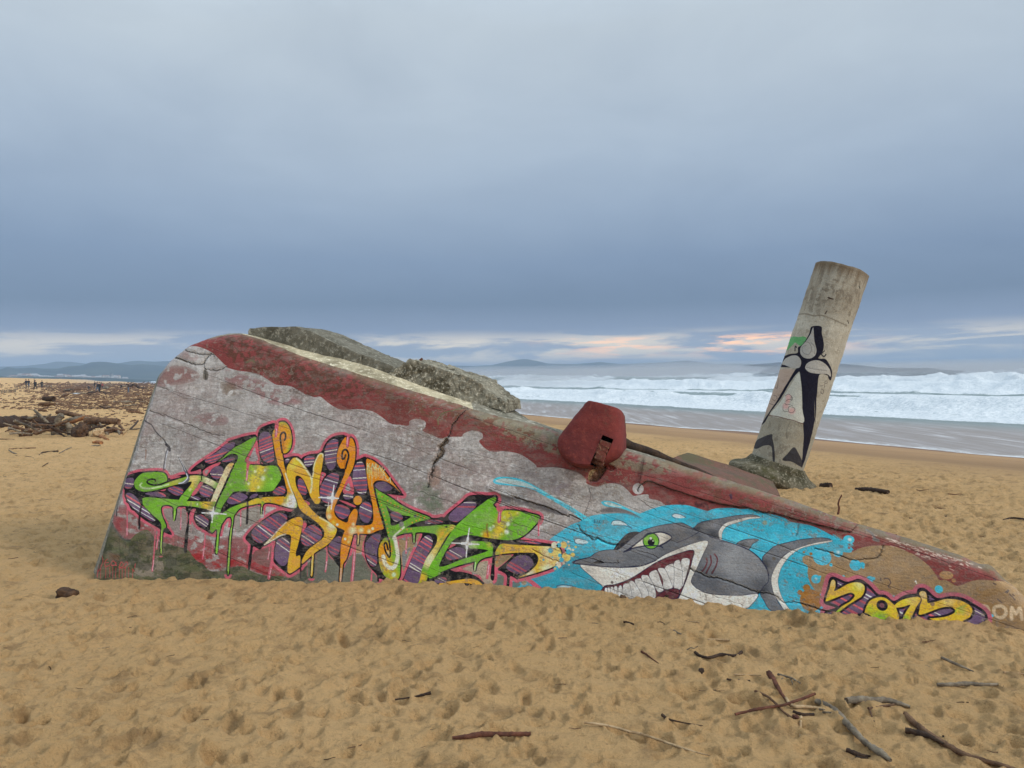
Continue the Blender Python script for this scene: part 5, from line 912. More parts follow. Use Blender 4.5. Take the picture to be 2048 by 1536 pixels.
# rough loaf: slabs and broken pieces, section swept along the wall direction
def rough_block(name, top_px, bot_px, d0, d1, m_, par, n=90, amp=0.015, seed=1, slope=0.0, chamf=0.012, fr=5.0):
    a = wall_uv(pp(top_px), d0); b_ = wall_uv(pp(bot_px)+np.array([0, 3.5]), d0)
    us = np.linspace(max(a[:, 0].min(), b_[:, 0].min()), min(a[:, 0].max(), b_[:, 0].max()), n)
    ft = np.interp(us, a[:, 0], a[:, 1]); fb = np.interp(us, b_[:, 0], b_[:, 1])
    ring = []
    sec = []
    for q in np.linspace(0, 1, 9): sec.append((0.0, q))             # up the front
    for q in np.linspace(0, 1, 9)[1:]: sec.append((q, 1.0))         # over the top
    for q in np.linspace(1, 0, 5)[1:]: sec.append((1.0, q))
    for q in np.linspace(1, 0, 5)[1:-1]: sec.append((q, 0.0))
    for (dq, vq) in sec:
        v = fb+(ft-fb)*vq; back = d0+(d1-d0)*dq+np.zeros(n)
        cx_ = min(dq, 1-dq)*(d1-d0); cv_ = (min(vq, 1-vq))*(ft-fb)
        X = wall_pt(us, v, 0.0)-NH*back[:, None]                     # straight back
        X = X-(0)*NH; X[:, 2] += slope*(back-d0)
        if dq in (0.0, 1.0) and vq in (0.0, 1.0):
            X[:, 2] -= chamf*(1 if vq else -1)*0.5; X += NH*chamf*(-0.5 if dq == 0.0 else 0.5)
        ring.append(X)
    Vb = np.array(ring); fl = Vb.reshape(-1, 3)
    D = np.stack([vnoise(fl, fr, seed+k, 4) for k in range(3)], 1)*amp
    taper = np.ones(n); fl = fl+D
    Vb = fl.reshape(Vb.shape)
    ns_ = len(sec)
    F_ = [[((i+1) % ns_)*n+j+1, ((i+1) % ns_)*n+j, i*n+j, i*n+j+1] for i in range(ns_) for j in range(n-1)]
    F_.append([i*n for i in range(ns_)]); F_.append([i*n+n-1 for i in range(ns_)][::-1])
    return child(name, Vb.reshape(-1, 3), F_, m_, par, smooth=False)
# note: points are given on the plane d0 behind the wall face
def at_back(d): return W0-WN*d
_wp = wall_pt
def slab(name, top_px, bot_px, d0, d1, m_, par, **kw):
    global wall_pt
    off = -WN*d0+NH*d0                              # plane shift minus the straight-back shift
    wall_pt = lambda u, v, back=0.0: _wp(u, v, back)+off
    try: return rough_block(name, top_px, bot_px, d0, d1, m_, par, **kw)
    finally: wall_pt = _wp
s1 = slab('roof_slab', "Z 497,660 500,656 512,654.5 540,653.5 581,652.5 591,653 600,656 620,662 651,677 685,692 715,705.5 722,708", "Z 496,667 540,680 575,690 600,698 640,712 700,724 722,730", .33, 1.15, M_CONC_DARK, bunker, seed=3, amp=.010, fr=16, n=140, chamf=.006)
s2 = slab('roof_slab', "Z 722,708 740,714 760,722 780,729 793,735", "Z 722,730 750,736 775,742 793,746", .345, 1.1, M_CONC_DARK, bunker, seed=5, amp=.014, n=60, fr=16, chamf=.006)
M_SLAB = concrete('broken_pale_concrete', (124, 118, 102), (70, 64, 50), (178, 170, 150), 1.5, scale=1.6, bumpd=.05)
s3 = slab('broken_slab', "Z 776,748 791,738 804,729 815,720 819,719 826,720 850,728 877,736 910,746 936,755 957,763 966,772 975,782 990,794 1002,799 1009,803 1011,810", "Z 776,752 800,756 840,770 880,786 920,797 960,806 990,815 1011,822", .325, 1.05, M_SLAB, bunker, seed=8, amp=.026, n=180, fr=18, chamf=.0)
for s_, lb in ((s1, 'upper dark roof slab lying on the wall top'), (s2, 'short dark roof slab below the crack'), (s3, 'ragged pale broken slab at the lower end')): s_['label'] = lb
# rebar stub
def tube(name, pts, rad, m_, par=None, seg=8, noise_=0.0, seed=0, cap=True, flat=1.0, world=False):
    P_ = np.array(pts, float); n = len(P_); rad = np.asarray(rad, float)*np.ones(n)
    if n < 24:
        L_ = np.r_[0, np.cumsum(np.linalg.norm(np.diff(P_, axis=0), axis=1))]; m2 = max(3, min(64, int(n*8)))
        C_ = catmull(P_, False, 4); Lc = np.r_[0, np.cumsum(np.linalg.norm(np.diff(C_, axis=0), axis=1))]
        t_ = np.linspace(0, Lc[-1], m2); P2 = np.stack([np.interp(t_, Lc, C_[:, k]) for k in range(3)], 1)
        rad = np.interp(t_/Lc[-1], L_/L_[-1], rad); P_ = P2; n = m2
    T_ = np.gradient(P_, axis=0); T_ /= np.linalg.norm(T_, axis=1)[:, None]+1e-9
    ref = np.array([0, 0, 1.0]) if abs(T_[0][2]) < 0.9 else np.array([1.0, 0, 0])
    A = np.cross(T_, ref); A /= np.linalg.norm(A, axis=1)[:, None]+1e-9; B_ = np.cross(T_, A)
    an = np.linspace(0, 2*math.pi, seg, endpoint=False)
    Vt = P_[:, None]+rad[:, None, None]*(np.cos(an)[None, :, None]*A[:, None]+flat*np.sin(an)[None, :, None]*B_[:, None])
    fl = Vt.reshape(-1, 3)
    if noise_:
        sc_ = 1.2/max(rad.max(), 1e-3); amt = (vnoise(fl, sc_, seed, 3)+.7*vnoise(fl, sc_*3.1, seed+9, 2))*noise_
        fl = fl+(fl-np.repeat(P_, seg, 0))*amt[:, None]*1.4
    F_ = [list(x_) for x_ in grid_faces(n, seg, True)]
    if cap: F_.append(list(range(seg))); F_.append(list(range((n-1)*seg, n*seg))[::-1])
    if par is not None and not world: fl = fl-np.array(par.location)
    o = mesh_obj(name, fl, F_, m_, par); return o
m_rust, t, b = mat('rust'); b.inputs['Base Color'].default_value = L4((92, 56, 40), 1.4); b.inputs['Roughness'].default_value = .9
def back_pt(px, py, d): uv = wall_uv([(px, py)], d)[0]; return W0-WN*d+uv[0]*WU+uv[1]*WV
tube('rebar', [back_pt(826, 732, .5), back_pt(834, 725, .5), back_pt(845, 717, .5)], .012, m_rust, bunker)

# bollard (embrasure cone) bulging from the wall
Lc = pp("P 1215,968 1090,925 1000,860 945,800 915,735 903,660 918,590 1000,478 1150,290 1240,180 1272,152")
Rc = pp("P 1260,970 1400,945 1530,905 1620,860 1670,810 1703,740 1705,620 1700,560 1695,420 1684,300 1668,252")
lc, rc = wall_uv(catmull(Lc, False, 4)), wall_uv(catmull(Rc, False, 4))
NB = 46
def par_(a): L_ = np.r_[0, np.cumsum(np.linalg.norm(np.diff(a, axis=0), axis=1))]; return L_/L_[-1]
ts = np.linspace(0, 1, NB)
lA = np.stack([np.interp(ts, par_(lc), lc[:, k]) for k in (0, 1)], 1); rA = np.stack([np.interp(ts, par_(rc), rc[:, k]) for k in (0, 1)], 1)
ring = []; seg = 48
for i in range(NB):
    c_ = (lA[i]+rA[i])/2; h_ = (rA[i]-lA[i])/2; hw = np.linalg.norm(h_)
    dpt = 0.30*min(1, hw/0.22)*(1-0.30*ts[i]) if ts[i] > 0.02 else 0.02
    dpt = 0.24*math.sqrt(max(0.0, 1-(1-min(1, ts[i]/0.16))**2))*(1-0.18*ts[i])+0.012
    row = []
    for k in range(seg):
        a_ = 2*math.pi*k/seg; ca, sa = math.cos(a_), math.sin(a_)
        e = 0.45; cx_ = math.copysign(abs(ca)**e, ca); sx_ = math.copysign(abs(sa)**e, sa)
        q = c_+h_*cx_; row.append(_wp(q[0], q[1], 0.10-sx_*(dpt+0.10) if sx_ > 0 else 0.10-sx_*0.42))
    ring.append(row)
Vb = np.array(ring); fl = Vb.reshape(-1, 3); fl = fl+np.stack([vnoise(fl, 5, 40+k, 3) for k in range(3)], 1)*0.006+np.stack([vnoise(fl, 22, 50+k, 3) for k in range(3)], 1)*0.005
Vb = fl.reshape(NB, seg, 3)
topc = Vb[-1].mean(0); capr = [Vb[-1]*(1-q)+topc*q+np.array([0, 0, .018*math.sin(q*3.0)]) for q in (0.12, 0.5)]
fl = np.vstack([fl]+capr+[topc[None]+np.array([0, 0, .012])])
F_ = [list(x_) for x_ in grid_faces(NB+2, seg, True)]; ti_ = len(fl)-1; base_ = (NB+1)*seg
F_ += [[base_+k, base_+(k+1) % seg, ti_] for k in range(seg)]
boll = child('bollard', fl, F_, M_BOLL); boll['label'] = 'red painted tapering concrete bollard bulging from the wall'
# slot knocked out of the bollard with a few bricks inside
cut = bpy.data.meshes.new('cut'); bm = bmesh.new()
def boxpts(c_, ax, ay, az_, hx, hy, hz):
    return [c_+sx*ax*hx+sy*ay*hy+sz*az_*hz for sx in (-1, 1) for sy in (-1, 1) for sz in (-1, 1)]
pa, pb = wall_uv(pp("P 1535,625"))[0], wall_uv(pp("P 1405,935"))[0]
A0, A1 = _wp(pa[0], pa[1], -0.20), _wp(pb[0], pb[1], -0.20); ax = (A1-A0)/np.linalg.norm(A1-A0); ay = np.cross(ax, WN)
vs = [bm.verts.new(p_) for p_ in boxpts((A0+A1)/2-np.array(bunker.location), ax, ay, WN, np.linalg.norm(A1-A0)/2+.02, .052, .095)]
bmesh.ops.convex_hull(bm, input=vs); bm.to_mesh(cut); bm.free()
co = bpy.data.objects.new('cut', cut); COL.objects.link(co); co.parent = bunker
md = boll.modifiers.new('b', 'BOOLEAN'); md.object = co; md.operation = 'DIFFERENCE'; md.solver = 'EXACT'
bpy.context.view_layer.update()
dg = bpy.context.evaluated_depsgraph_get(); me2 = bpy.data.meshes.new_from_object(boll.evaluated_get(dg)); boll.modifiers.clear(); boll.data = me2
bpy.data.objects.remove(co)
M_BRK = concrete('broken_brick', (100, 52, 44), (80, 52, 42), (132, 110, 84), 1.4, scale=2, bumpd=.02)
def box_child(name, c_, axes, hs_, m_, par, jit=0.004, label=None, seed=0):
    g_ = np.random.default_rng(seed); p_ = np.array(boxpts(np.array(c_), *axes, *hs_)); p_ = p_+g_.normal(0, jit, p_.shape)
    F_ = [[0, 1, 3, 2], [4, 6, 7, 5], [0, 4, 5, 1], [2, 3, 7, 6], [0, 2, 6, 4], [1, 5, 7, 3]]
    o = child(name, p_, F_, m_, par, smooth=False); bv = o.modifiers.new('bevel', 'BEVEL'); bv.width = 0.006; bv.segments = 2
    if label: o['label'] = label
    return o
for k in range(5):
    c_ = A0+(A1-A0)*(0.20+0.17*k)-WN*(.004)
    if k == 4: c_ = c_-WN*.05
    box_child('brick', c_+ay*rng.uniform(-.006, .006), (ax, ay, WN), (.026, .050, .045), M_BRK, bunker, .006, seed=k)

# ------------------------------------------------------------------ slab and log behind the wall
def prism(name, base, top_, m_, par=None, sub=3, amp=0.01, seed=0):
    bm = bmesh.new(); lo = [bm.verts.new(p_) for p_ in base]; hi = [bm.verts.new(p_) for p_ in top_]; n = len(base)
    bm.faces.new(lo[::-1]); bm.faces.new(hi)
    for i in range(n): bm.faces.new((lo[i], lo[(i+1) % n], hi[(i+1) % n], hi[i]))
    for _ in range(sub): bmesh.ops.subdivide_edges(bm, edges=bm.edges[:], cuts=1, use_grid_fill=True)
    bmesh.ops.recalc_face_normals(bm, faces=bm.faces[:])
    me = bpy.data.meshes.new(name); bm.to_mesh(me); bm.free()
    co_ = np.zeros(len(me.vertices)*3, np.float32); me.vertices.foreach_get('co', co_); co_ = co_.reshape(-1, 3)
    co_ = co_+np.stack([vnoise(co_, 4, seed+k, 3) for k in range(3)], 1)*amp
    me.vertices.foreach_set('co', co_.astype(np.float32).ravel()); me.update(); me.materials.append(m_)
    o = bpy.data.objects.new(name, me); COL.objects.link(o)
    if par: o.parent = par
    return o
def on_plane(px, py, y0):                          # picture point on the upright plane y = y0
    d = rays([(px, py)])[0]; t_ = y0/d[1]; return CAM+d*t_
tp = [on_plane(*p_, yy) for p_, yy in (((1330, 919), 11.6), ((1377, 906), 12.2), ((1462, 932), 12.6), ((1545, 962), 12.9), ((1560, 992), 12.4), ((1440, 960), 11.4), ((1375, 940), 11.0))]
tp = np.array(tp); bt = tp.copy(); bt[:, 2] = np.minimum(bt[:, 2]-.30, 0.0)-.3
fs = prism('fallen_slab', bt, tp, M_REDC, None, 3, .02, 4)
tag(fs, 'low reddish concrete slab lying in the sand between wall and leaning pillar', 'concrete slab')
mwood = {}
def wood(name, c0, c1, k=1.4, stretch=1):
    m_, t, b = mat(name); P = t.add('ShaderNodeTexCoord').outputs['Object']
    a = t.noise(P, 9, 6, 0.65, .6); g = t.noise(P, 60, 4, .7)
    c = t.mix(t.mr(a, .36, .62), L4(c0, k), L4(c1, k)); c = t.mix(t.mr(g, .56, .7, 0, .6), c, L4(tuple(int(v*.4) for v in c0), k))
    t.l.new(c, b.inputs['Base Color']); b.inputs['Roughness'].default_value = .85; b.inputs['Specular IOR Level'].default_value = .25
    t.l.new(t.bump(g, .012, .8), b.inputs['Normal']); return m_
WD_DARK = wood('dark_wet_bark', (40, 30, 24), (64, 48, 36)); WD_BRN = wood('brown_driftwood', (72, 52, 38), (106, 80, 58)); WD_GREY = wood('grey_driftwood', (84, 74, 62), (124, 112, 94))
WD_PALE = wood('bleached_driftwood', (130, 106, 76), (170, 144, 110)); WD_RED = wood('reddish_driftwood', (66, 40, 30), (100, 62, 46)); WD_ORA = wood('fresh_split_wood', (118, 76, 46), (148, 102, 64))
lg = tube('dark_log', [on_plane(x_, y_, yy) for x_, y_, yy in ((1236, 880, 8.15), (1250, 886, 8.25), (1262, 892, 8.35), (1285, 899, 8.5), (1310, 907, 8.65), (1336, 919, 8.8), (1400, 945, 9.1), (1440, 964, 9.3), (1560, 1028, 9.8), (1700, 1090, 10.3))], [.04, .05, .05, .045, .042, .04, .04, .035, .035, .03], WD_DARK, None, 10, .15, 5)
tag(lg, 'dark rounded log leaning on the rear of the bunker wall, right of the bollard', 'log')

# ------------------------------------------------------------------ leaning pillar
PY = 14.6
def pc(px, py): d = rays([(px, py)])[0]; return CAM+d*(PY/d[1])
PB, PT = pc((1505+1604.6)/2+1, (908+934)/2+2), pc((1629+1728)/2, (526.4+556.5)/2)
AXL = np.linalg.norm(PT-PB); PA = (PT-PB)/AXL; PA = PA+np.array([0, -0.03, 0]); PA /= np.linalg.norm(PA)
RP = np.linalg.norm(pc(1505, 908)-pc(1604.6, 934))/2*1.0
PX = np.cross(PA, np.array([0, -1.0, 0])); PX /= np.linalg.norm(PX); PX = PX if PX[0] > 0 else -PX
PF = np.cross(PX, PA); PF = PF if PF[1] < 0 else -PF          # towards the camera
PRES = 300.0; PH0, PH1 = -0.5, AXL+0.3
def pmap(p):
    d = rays(p); o = CAM-PB
    dx, df, da = d @ PX, d @ PF, d @ PA; ox, of, oa = o @ PX, o @ PF, o @ PA
    A_ = dx*dx+df*df; Bq = 2*(dx*ox+df*of); Cq = ox*ox+of*of-RP*RP; D_ = Bq*Bq-4*A_*Cq
    tt_ = (-Bq-np.sqrt(np.maximum(D_, 0)))/(2*A_)
    x_ = ox+tt_*dx; f_ = of+tt_*df; a_ = oa+tt_*da
    th = np.arctan2(x_, f_)
    return np.stack([(th*RP+math.pi*RP)*PRES, (a_-PH0)*PRES], 1)
pw, ph = int(2*math.pi*RP*PRES), int((PH1-PH0)*PRES)
_q = pmap(np.array([(1560, 800), (1570, 803)])); PSC = float(np.linalg.norm(_q[1]-_q[0])/np.hypot(10, 3))
CP = Canvas(pw, ph, pmap, PSC)
cn = fnoise(ph, pw, 300, 200, 5, .62, 91); cf = fnoise(ph, pw, 30, 24, 4, .65, 92); cg = fnoise(ph, pw, 6, 5, 2, .7, 93); cs = fnoise(ph, pw, 240, 18, 4, .6, 94)
basec = lin((146, 139, 124)); CP.rgb[:] = basec; CP.a[:] = 1
hgt = np.linspace(PH0, PH1, ph)[:, None]*np.ones((1, pw))
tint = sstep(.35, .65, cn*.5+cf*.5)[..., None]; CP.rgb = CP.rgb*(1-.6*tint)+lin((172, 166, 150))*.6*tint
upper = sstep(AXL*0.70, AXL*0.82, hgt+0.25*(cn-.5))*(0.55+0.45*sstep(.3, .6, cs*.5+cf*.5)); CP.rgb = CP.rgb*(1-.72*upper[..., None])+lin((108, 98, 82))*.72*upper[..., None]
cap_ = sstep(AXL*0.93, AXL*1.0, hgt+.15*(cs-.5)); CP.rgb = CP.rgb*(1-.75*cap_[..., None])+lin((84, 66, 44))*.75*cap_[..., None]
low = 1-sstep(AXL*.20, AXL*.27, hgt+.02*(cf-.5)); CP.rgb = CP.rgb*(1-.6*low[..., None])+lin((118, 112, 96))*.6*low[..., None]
dk_ = sstep(.62, .80, cf)*.4; CP.rgb = CP.rgb*(1-dk_[..., None])+lin((80, 70, 56))*dk_[..., None]
sp2 = np.random.default_rng(9).random((ph, pw)); sp2 = (sp2+np.roll(sp2, 1, 0)+np.roll(sp2, 1, 1))/3; sp2 = sstep(.86, .92, sp2)*.8
CP.rgb = (CP.rgb*(1-sp2[..., None])+lin((48, 42, 36))*sp2[..., None]).astype(np.float32)
INK = (20, 18, 30); WG = (150, 146, 138)
CP.poly("R 870,740 1100,745 1010,880 880,1100 740,1300 640,1400 660,1250 780,950", (158, 134, 118), al=.7, grow=1, soft=3)
CP.poly("R 985,330 1020,270 1080,240 1150,250 1230,240 1270,280 1230,340 1180,380 1130,350 1100,330 1060,370 1000,430 950,450 965,390", (76, 142, 84), al=.9)
CP.poly("R 1340,95 1480,95 1490,200 1520,350 1500,470 1440,560 1540,570 1600,650 1640,760 1625,880 1590,860 1570,810 1480,790 1440,850 1420,1100 1390,1536 S 1530,0 1535,250 1510,400 1440,700 1355,985 1345,900 1370,600 1360,350 1345,0 R 1210,1300 1190,1000 1170,780 1140,770 1040,900 900,1130 740,1350 660,1490 600,1536 700,1380 860,1130 1000,900 1100,730 1110,700 900,690 880,670 920,560 1000,500 1130,480 1140,400 1190,370 1260,280 1310,180", INK)
CP.poly("R 1170,450 1185,390 1270,290 1330,190 1365,110 1380,300 1410,430 1395,510 1330,560 1240,555 1185,510", WG)
CP.poly("R 905,645 950,570 1040,522 1120,520 1175,570 1185,640 1150,700 1040,695 950,660", WG)
CP.poly("R 1248,680 1280,630 1370,590 1470,600 1560,660 1610,740 1620,830 1560,790 1420,785 1310,765 1255,720", WG)
CP.poly("R 1140,790 1165,785 1195,1000 1205,1300 1215,1500 940,1440 735,1390 860,1230 1000,1010", (172, 170, 158))
for s_, al_ in (("R 1210,320 1300,330 1340,420 1300,500 1220,480 1200,400 1260,370", .5), ("R 1260,690 1400,720 1560,740", .5), ("R 1330,330 1390,400 1380,500", .5)): CP.line(s_, .6, (60, 56, 52), al_)
for x_, y_, r_ in ((1000, 1130, 55), (960, 1260, 60), (1050, 1330, 60), (990, 1190, 45)): CP.spot(('R', x_, y_, r_, (190, 140, 132), .75, .3))
for s_ in ("R 950,1110 1000,1085 1050,1120 1060,1170 1010,1160 960,1190", "R 1040,1110 1045,1180", "R 1030,1140 1065,1140", "R 945,1220 980,1240 1030,1230", "R 1060,1270 1095,1300 1070,1350 1010,1345 1000,1280 1060,1250", "R 920,1270 930,1330 990,1340"): CP.line(s_, .45, (60, 50, 50), .8)
for s_ in ("R 1470,965 1510,960", "R 1540,900 1560,890 1570,920 1540,930", "R 1535,900 1530,985", "R 1480,1010 1520,1030 1500,1080 1470,1050", "R 790,960 830,1000 850,900", "R 780,1100 830,1120 800,1180 760,1150", "R 720,1220 780,1240", "R 850,1100 890,1100 870,1170 840,1140", "R 820,880 860,860 840,1010"): CP.line(s_, .5, (40, 36, 44), .7)
CP.line("R 1095,450 1100,385 1118,400", 1.1, INK, .95); CP.line("R 1530,450 1490,490", .8, INK, .9); CP.line("R 1480,500 1520,535 1550,505", 1.2, INK, .9)
CP.poly("S 645,700 690,590 770,545 905,500 915,560 940,700 950,860 930,985 915,860 895,680 790,670 700,710", (34, 32, 40), al=.9)
CP.poly("S 1230,690 1300,790 1350,900 1350,985 1200,905 1060,880 1130,790", (30, 28, 36), al=.92)
CP.line("Q 840,870 960,860 1080,890 1200,885 1380,950 1560,1035", .9, (88, 78, 62), .8, soft=2); CP.line("S 860,225 1000,245 1100,270 1220,300 1360,350", .8, (86, 60, 46), .85)
CP.line("S 1170,320 1120,450 1130,560", 1.0, (90, 82, 70), .5, soft=2); CP.line("Q 1340,640 1290,620", 1.2, (50, 36, 28), .9); CP.line("Q 1300,630 1360,645", 1.1, (50, 36, 28), .9); CP.line("Q 1270,820 1245,860", 1.0, (60, 44, 34), .9); CP.line("Q 1740,455 1755,490", 1.0, (40, 36, 30), .9); CP.line("Q 1575,960 1590,1000", 1.0, (40, 36, 30), .9)
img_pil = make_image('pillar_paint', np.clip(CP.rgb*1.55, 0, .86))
mp, t, b = mat('painted_pillar'); uvn = t.add('ShaderNodeUVMap'); uvn.uv_map = 'UVMap'
ti = t.add('ShaderNodeTexImage'); ti.image = img_pil; t.l.new(uvn.outputs[0], ti.inputs[0]); P = t.add('ShaderNodeTexCoord').outputs['Object']
f1 = t.noise(P, 14, 8, .7); f2 = t.noise(P, 60, 4, .6)
t.l.new(t.mix(1.0, ti.outputs[0], t.ramp(f2, [(.3, (.82, .82, .82, 1)), (.7, (1.12, 1.12, 1.12, 1))]), 'MULTIPLY'), b.inputs['Base Color']); b.inputs['Roughness'].default_value = .85; b.inputs['Specular IOR Level'].default_value = .2
t.l.new(t.bump(f1, .03, .7, t.bump(f2, .006, .7)), b.inputs['Normal'])
pil = empty('leaning_pillar', tuple(PB)); tag(pil, 'leaning round concrete pillar painted with a large black and white emblem', 'pillar')
npr, nps = 120, 73; an = np.linspace(-math.pi, math.pi, nps); hsn = np.linspace(-0.35, AXL, npr)
Vp = []; Up = []
for h_ in hsn:
    a_ = an; X = PB+PA*h_+RP*(np.sin(a_)[:, None]*PX+np.cos(a_)[:, None]*PF); nz_ = vnoise(X, 2.5, 7, 4)*0.018+vnoise(X, 14, 8, 3)*.007
    rad_ = np.sin(a_)[:, None]*PX+np.cos(a_)[:, None]*PF; X = X+rad_*nz_[:, None]
    if h_ == hsn[-1]: X = X+PA*(vnoise(X, 5, 9, 3)*.03)[:, None]
    Vp.append(X); Up.append(np.stack([(a_*RP+math.pi*RP)*PRES/pw, np.full(nps, (h_-PH0)*PRES/ph)], 1))
Vp = np.array(Vp); tc_ = Vp[-1].mean(0)
Vp2 = np.concatenate([Vp, (Vp[-1]*.93+tc_*.07+PA*.004)[None], (Vp[-1]*.3+tc_*.7-PA*.01)[None]], 0); Up2 = np.array(Up+[Up[-1], Up[-1]])
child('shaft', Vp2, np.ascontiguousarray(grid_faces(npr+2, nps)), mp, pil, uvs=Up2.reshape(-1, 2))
# flared footing broken out of the roof
NFt = 34; prof = [(-.02, RP*.99), (.0, RP*1.02), (-.05, RP*1.10), (-.14, RP*1.30), (-.20, RP*1.62), (-.25, RP*1.84), (-.31, RP*1.93), (-.37, RP*1.93), (-.42, RP*1.80), (-.50, RP*1.60), (-.66, RP*1.5), (-.95, RP*1.4)]
pa_ = np.linspace(0, 2*math.pi, 96, endpoint=False); pr = np.array(prof); L_ = np.r_[0, np.cumsum(np.linalg.norm(np.diff(pr, axis=0), axis=1))]; q_ = np.linspace(0, L_[-1], NFt)
hh_ = np.interp(q_, L_, pr[:, 0]); rr_ = np.interp(q_, L_, pr[:, 1]); Vf = []
for h_, r_ in zip(hh_, rr_):
    w_ = sstep(0, .25, -h_); X = PB+PA*(h_)+(np.sin(pa_)[:, None]*PX*(1-0.06*w_)+np.cos(pa_)[:, None]*PF*(1-.25*w_))*r_
    X = X+np.stack([vnoise(X, 3.2, 60+k, 4) for k in range(3)], 1)*(.075*w_+.004)+PX*0.03*w_; Vf.append(X)
child('footing', np.array(Vf), np.ascontiguousarray(grid_faces(NFt, 96, True)), concrete('mossy_rough_concrete', (104, 96, 78), (60, 56, 38), (146, 138, 118), 1.35, moss=(70, 66, 40), bumpd=.05), pil)['label'] = 'rough mossy flared footing broken out of the ground'
# ------------------------------------------------------------------ sand
NA, NRr = 760, 900
az_ = np.linspace(R(-50), R(52), NA); az_ = np.sign(az_)*np.abs(az_)
r1 = np.geomspace(1.9, 70, NRr); r2 = np.geomspace(70, 9000, 170)[1:]; rr = np.r_[r1, r2]
X = rr[:, None]*np.sin(az_)[None]; Y = rr[:, None]*np.cos(az_)[None]
Z = terrain(X, Y)
Ss = s_in(X, Y)
Ss = Ss+vnoise(np.stack([X, Y, 0*X], -1).reshape(-1, 3), 1/7.0, 44, 2).reshape(X.shape)*1.2
Z = np.where(Y < 0.3, np.minimum(Z, 0.2), Z)
V = np.stack([X, Y, Z], -1)
ms, t, b = mat('sand')
at = t.add('ShaderNodeAttribute'); at.attribute_name = 's_in'; sv = at.outputs['Fac']
P = t.add('ShaderNodeNewGeometry').outputs['Position']
big = t.noise(P, .22, 5, .6); mid = t.noise(P, 3.2, 6, .62); fine = t.noise(P, 34, 4, .65); grain = t.noise(P, 160, 2, .6)
dry = t.mix(t.mr(big, .3, .7), L4((208, 168, 116), 1.22), L4((196, 157, 106), 1.22))
m6 = t.noise(P, 11, 4, .6); dry = t.mix(t.mr(m6, .54, .66, 0, .36), dry, L4((158, 120, 76), 1.0)); dry = t.mix(t.mr(mid, .52, .70, 0, .6), dry, L4((146, 114, 76), 1.0)); dry = t.mix(t.mr(fine, .54, .72, 0, .40), dry, L4((138, 104, 66), 1.0)); dry = t.mix(t.mr(grain, .58, .72, 0, .42), dry, L4((96, 70, 44), 1.0)); dry = t.mix(t.mr(grain, .40, .28, 0, .35), dry, L4((206, 178, 138), 1.0))
smo = t.mix(t.mr(big, .3, .7), L4((174, 137, 97), 1.0), L4((164, 129, 92), 1.0))
wl = t.noise(t.vmath('MULTIPLY', P, (1.0, 1.0, 0.0)), .5, 3, .5)
svn = t.math('ADD', sv, t.math('MULTIPLY', t.math('SUBTRACT', wl, .5), 3.5))
c = t.mix(t.mr(svn, 24.5, 30), smo, dry); c = t.mix(t.mr(svn, 9.5, 4.0), c, L4((128, 98, 74), 1.0)); c = t.mix(t.mr(sv, 2.5, .3), c, L4((110, 98, 96), 1.0))
# strand lines of small debris on the smooth sand
dl = t.noise(t.vmath('MULTIPLY', P, (1, 1, 1)), 7.0, 5, .7); st_ = t.math('MULTIPLY', t.mr(t.math('ABSOLUTE', t.math('SUBTRACT', svn, 7.5)), 1.0, 0.0), t.mr(dl, .55, .62)); c = t.mix(t.math('MULTIPLY', st_, .8), c, L4((70, 50, 36), 1.0))
st2 = t.math('MULTIPLY', t.mr(t.math('ABSOLUTE', t.math('SUBTRACT', svn, 21)), 7.0, 0.0), t.mr(dl, .66, .70)); c = t.mix(t.math('MULTIPLY', st2, .6), c, L4((90, 66, 46), 1.0))
t.l.new(c, b.inputs['Base Color']); t.l.new(t.mr(sv, .3, 3.0, .16, .95), b.inputs['Roughness']); b.inputs['Specular IOR Level'].default_value = .3
hb = t.math('ADD', t.math('MULTIPLY', t.noise(P, 16, 8, .75), 1.5), t.math('ADD', t.math('MULTIPLY', fine, .6), t.math('MULTIPLY', grain, .3)))
bm_ = t.add('ShaderNodeBump'); t.put(bm_.inputs['Height'], hb); bm_.inputs['Distance'].default_value = .06; t.put(bm_.inputs['Strength'], t.mr(svn, 3, 30, .05, .9)); t.l.new(bm_.outputs[0], b.inputs['Normal'])
sand = mesh_obj('sand', V.reshape(-1, 3), grid_faces(*X.shape)[:, ::-1].copy(), ms, attrs={'s_in': Ss}); tag(sand, kind='structure')
# the rest of the beach, beside and behind the photographer
X3, Y3 = np.meshgrid(np.linspace(-160, 60, 60), np.linspace(-60, 1.2, 30)); Z3 = terrain(X3, Y3, False)-.03
bk = mesh_obj('sand_behind', np.stack([X3, Y3, Z3], -1).reshape(-1, 3), grid_faces(30, 60), ms, attrs={'s_in': s_in(X3, Y3)}); bk.name = 'ground'; tag(bk, kind='structure')

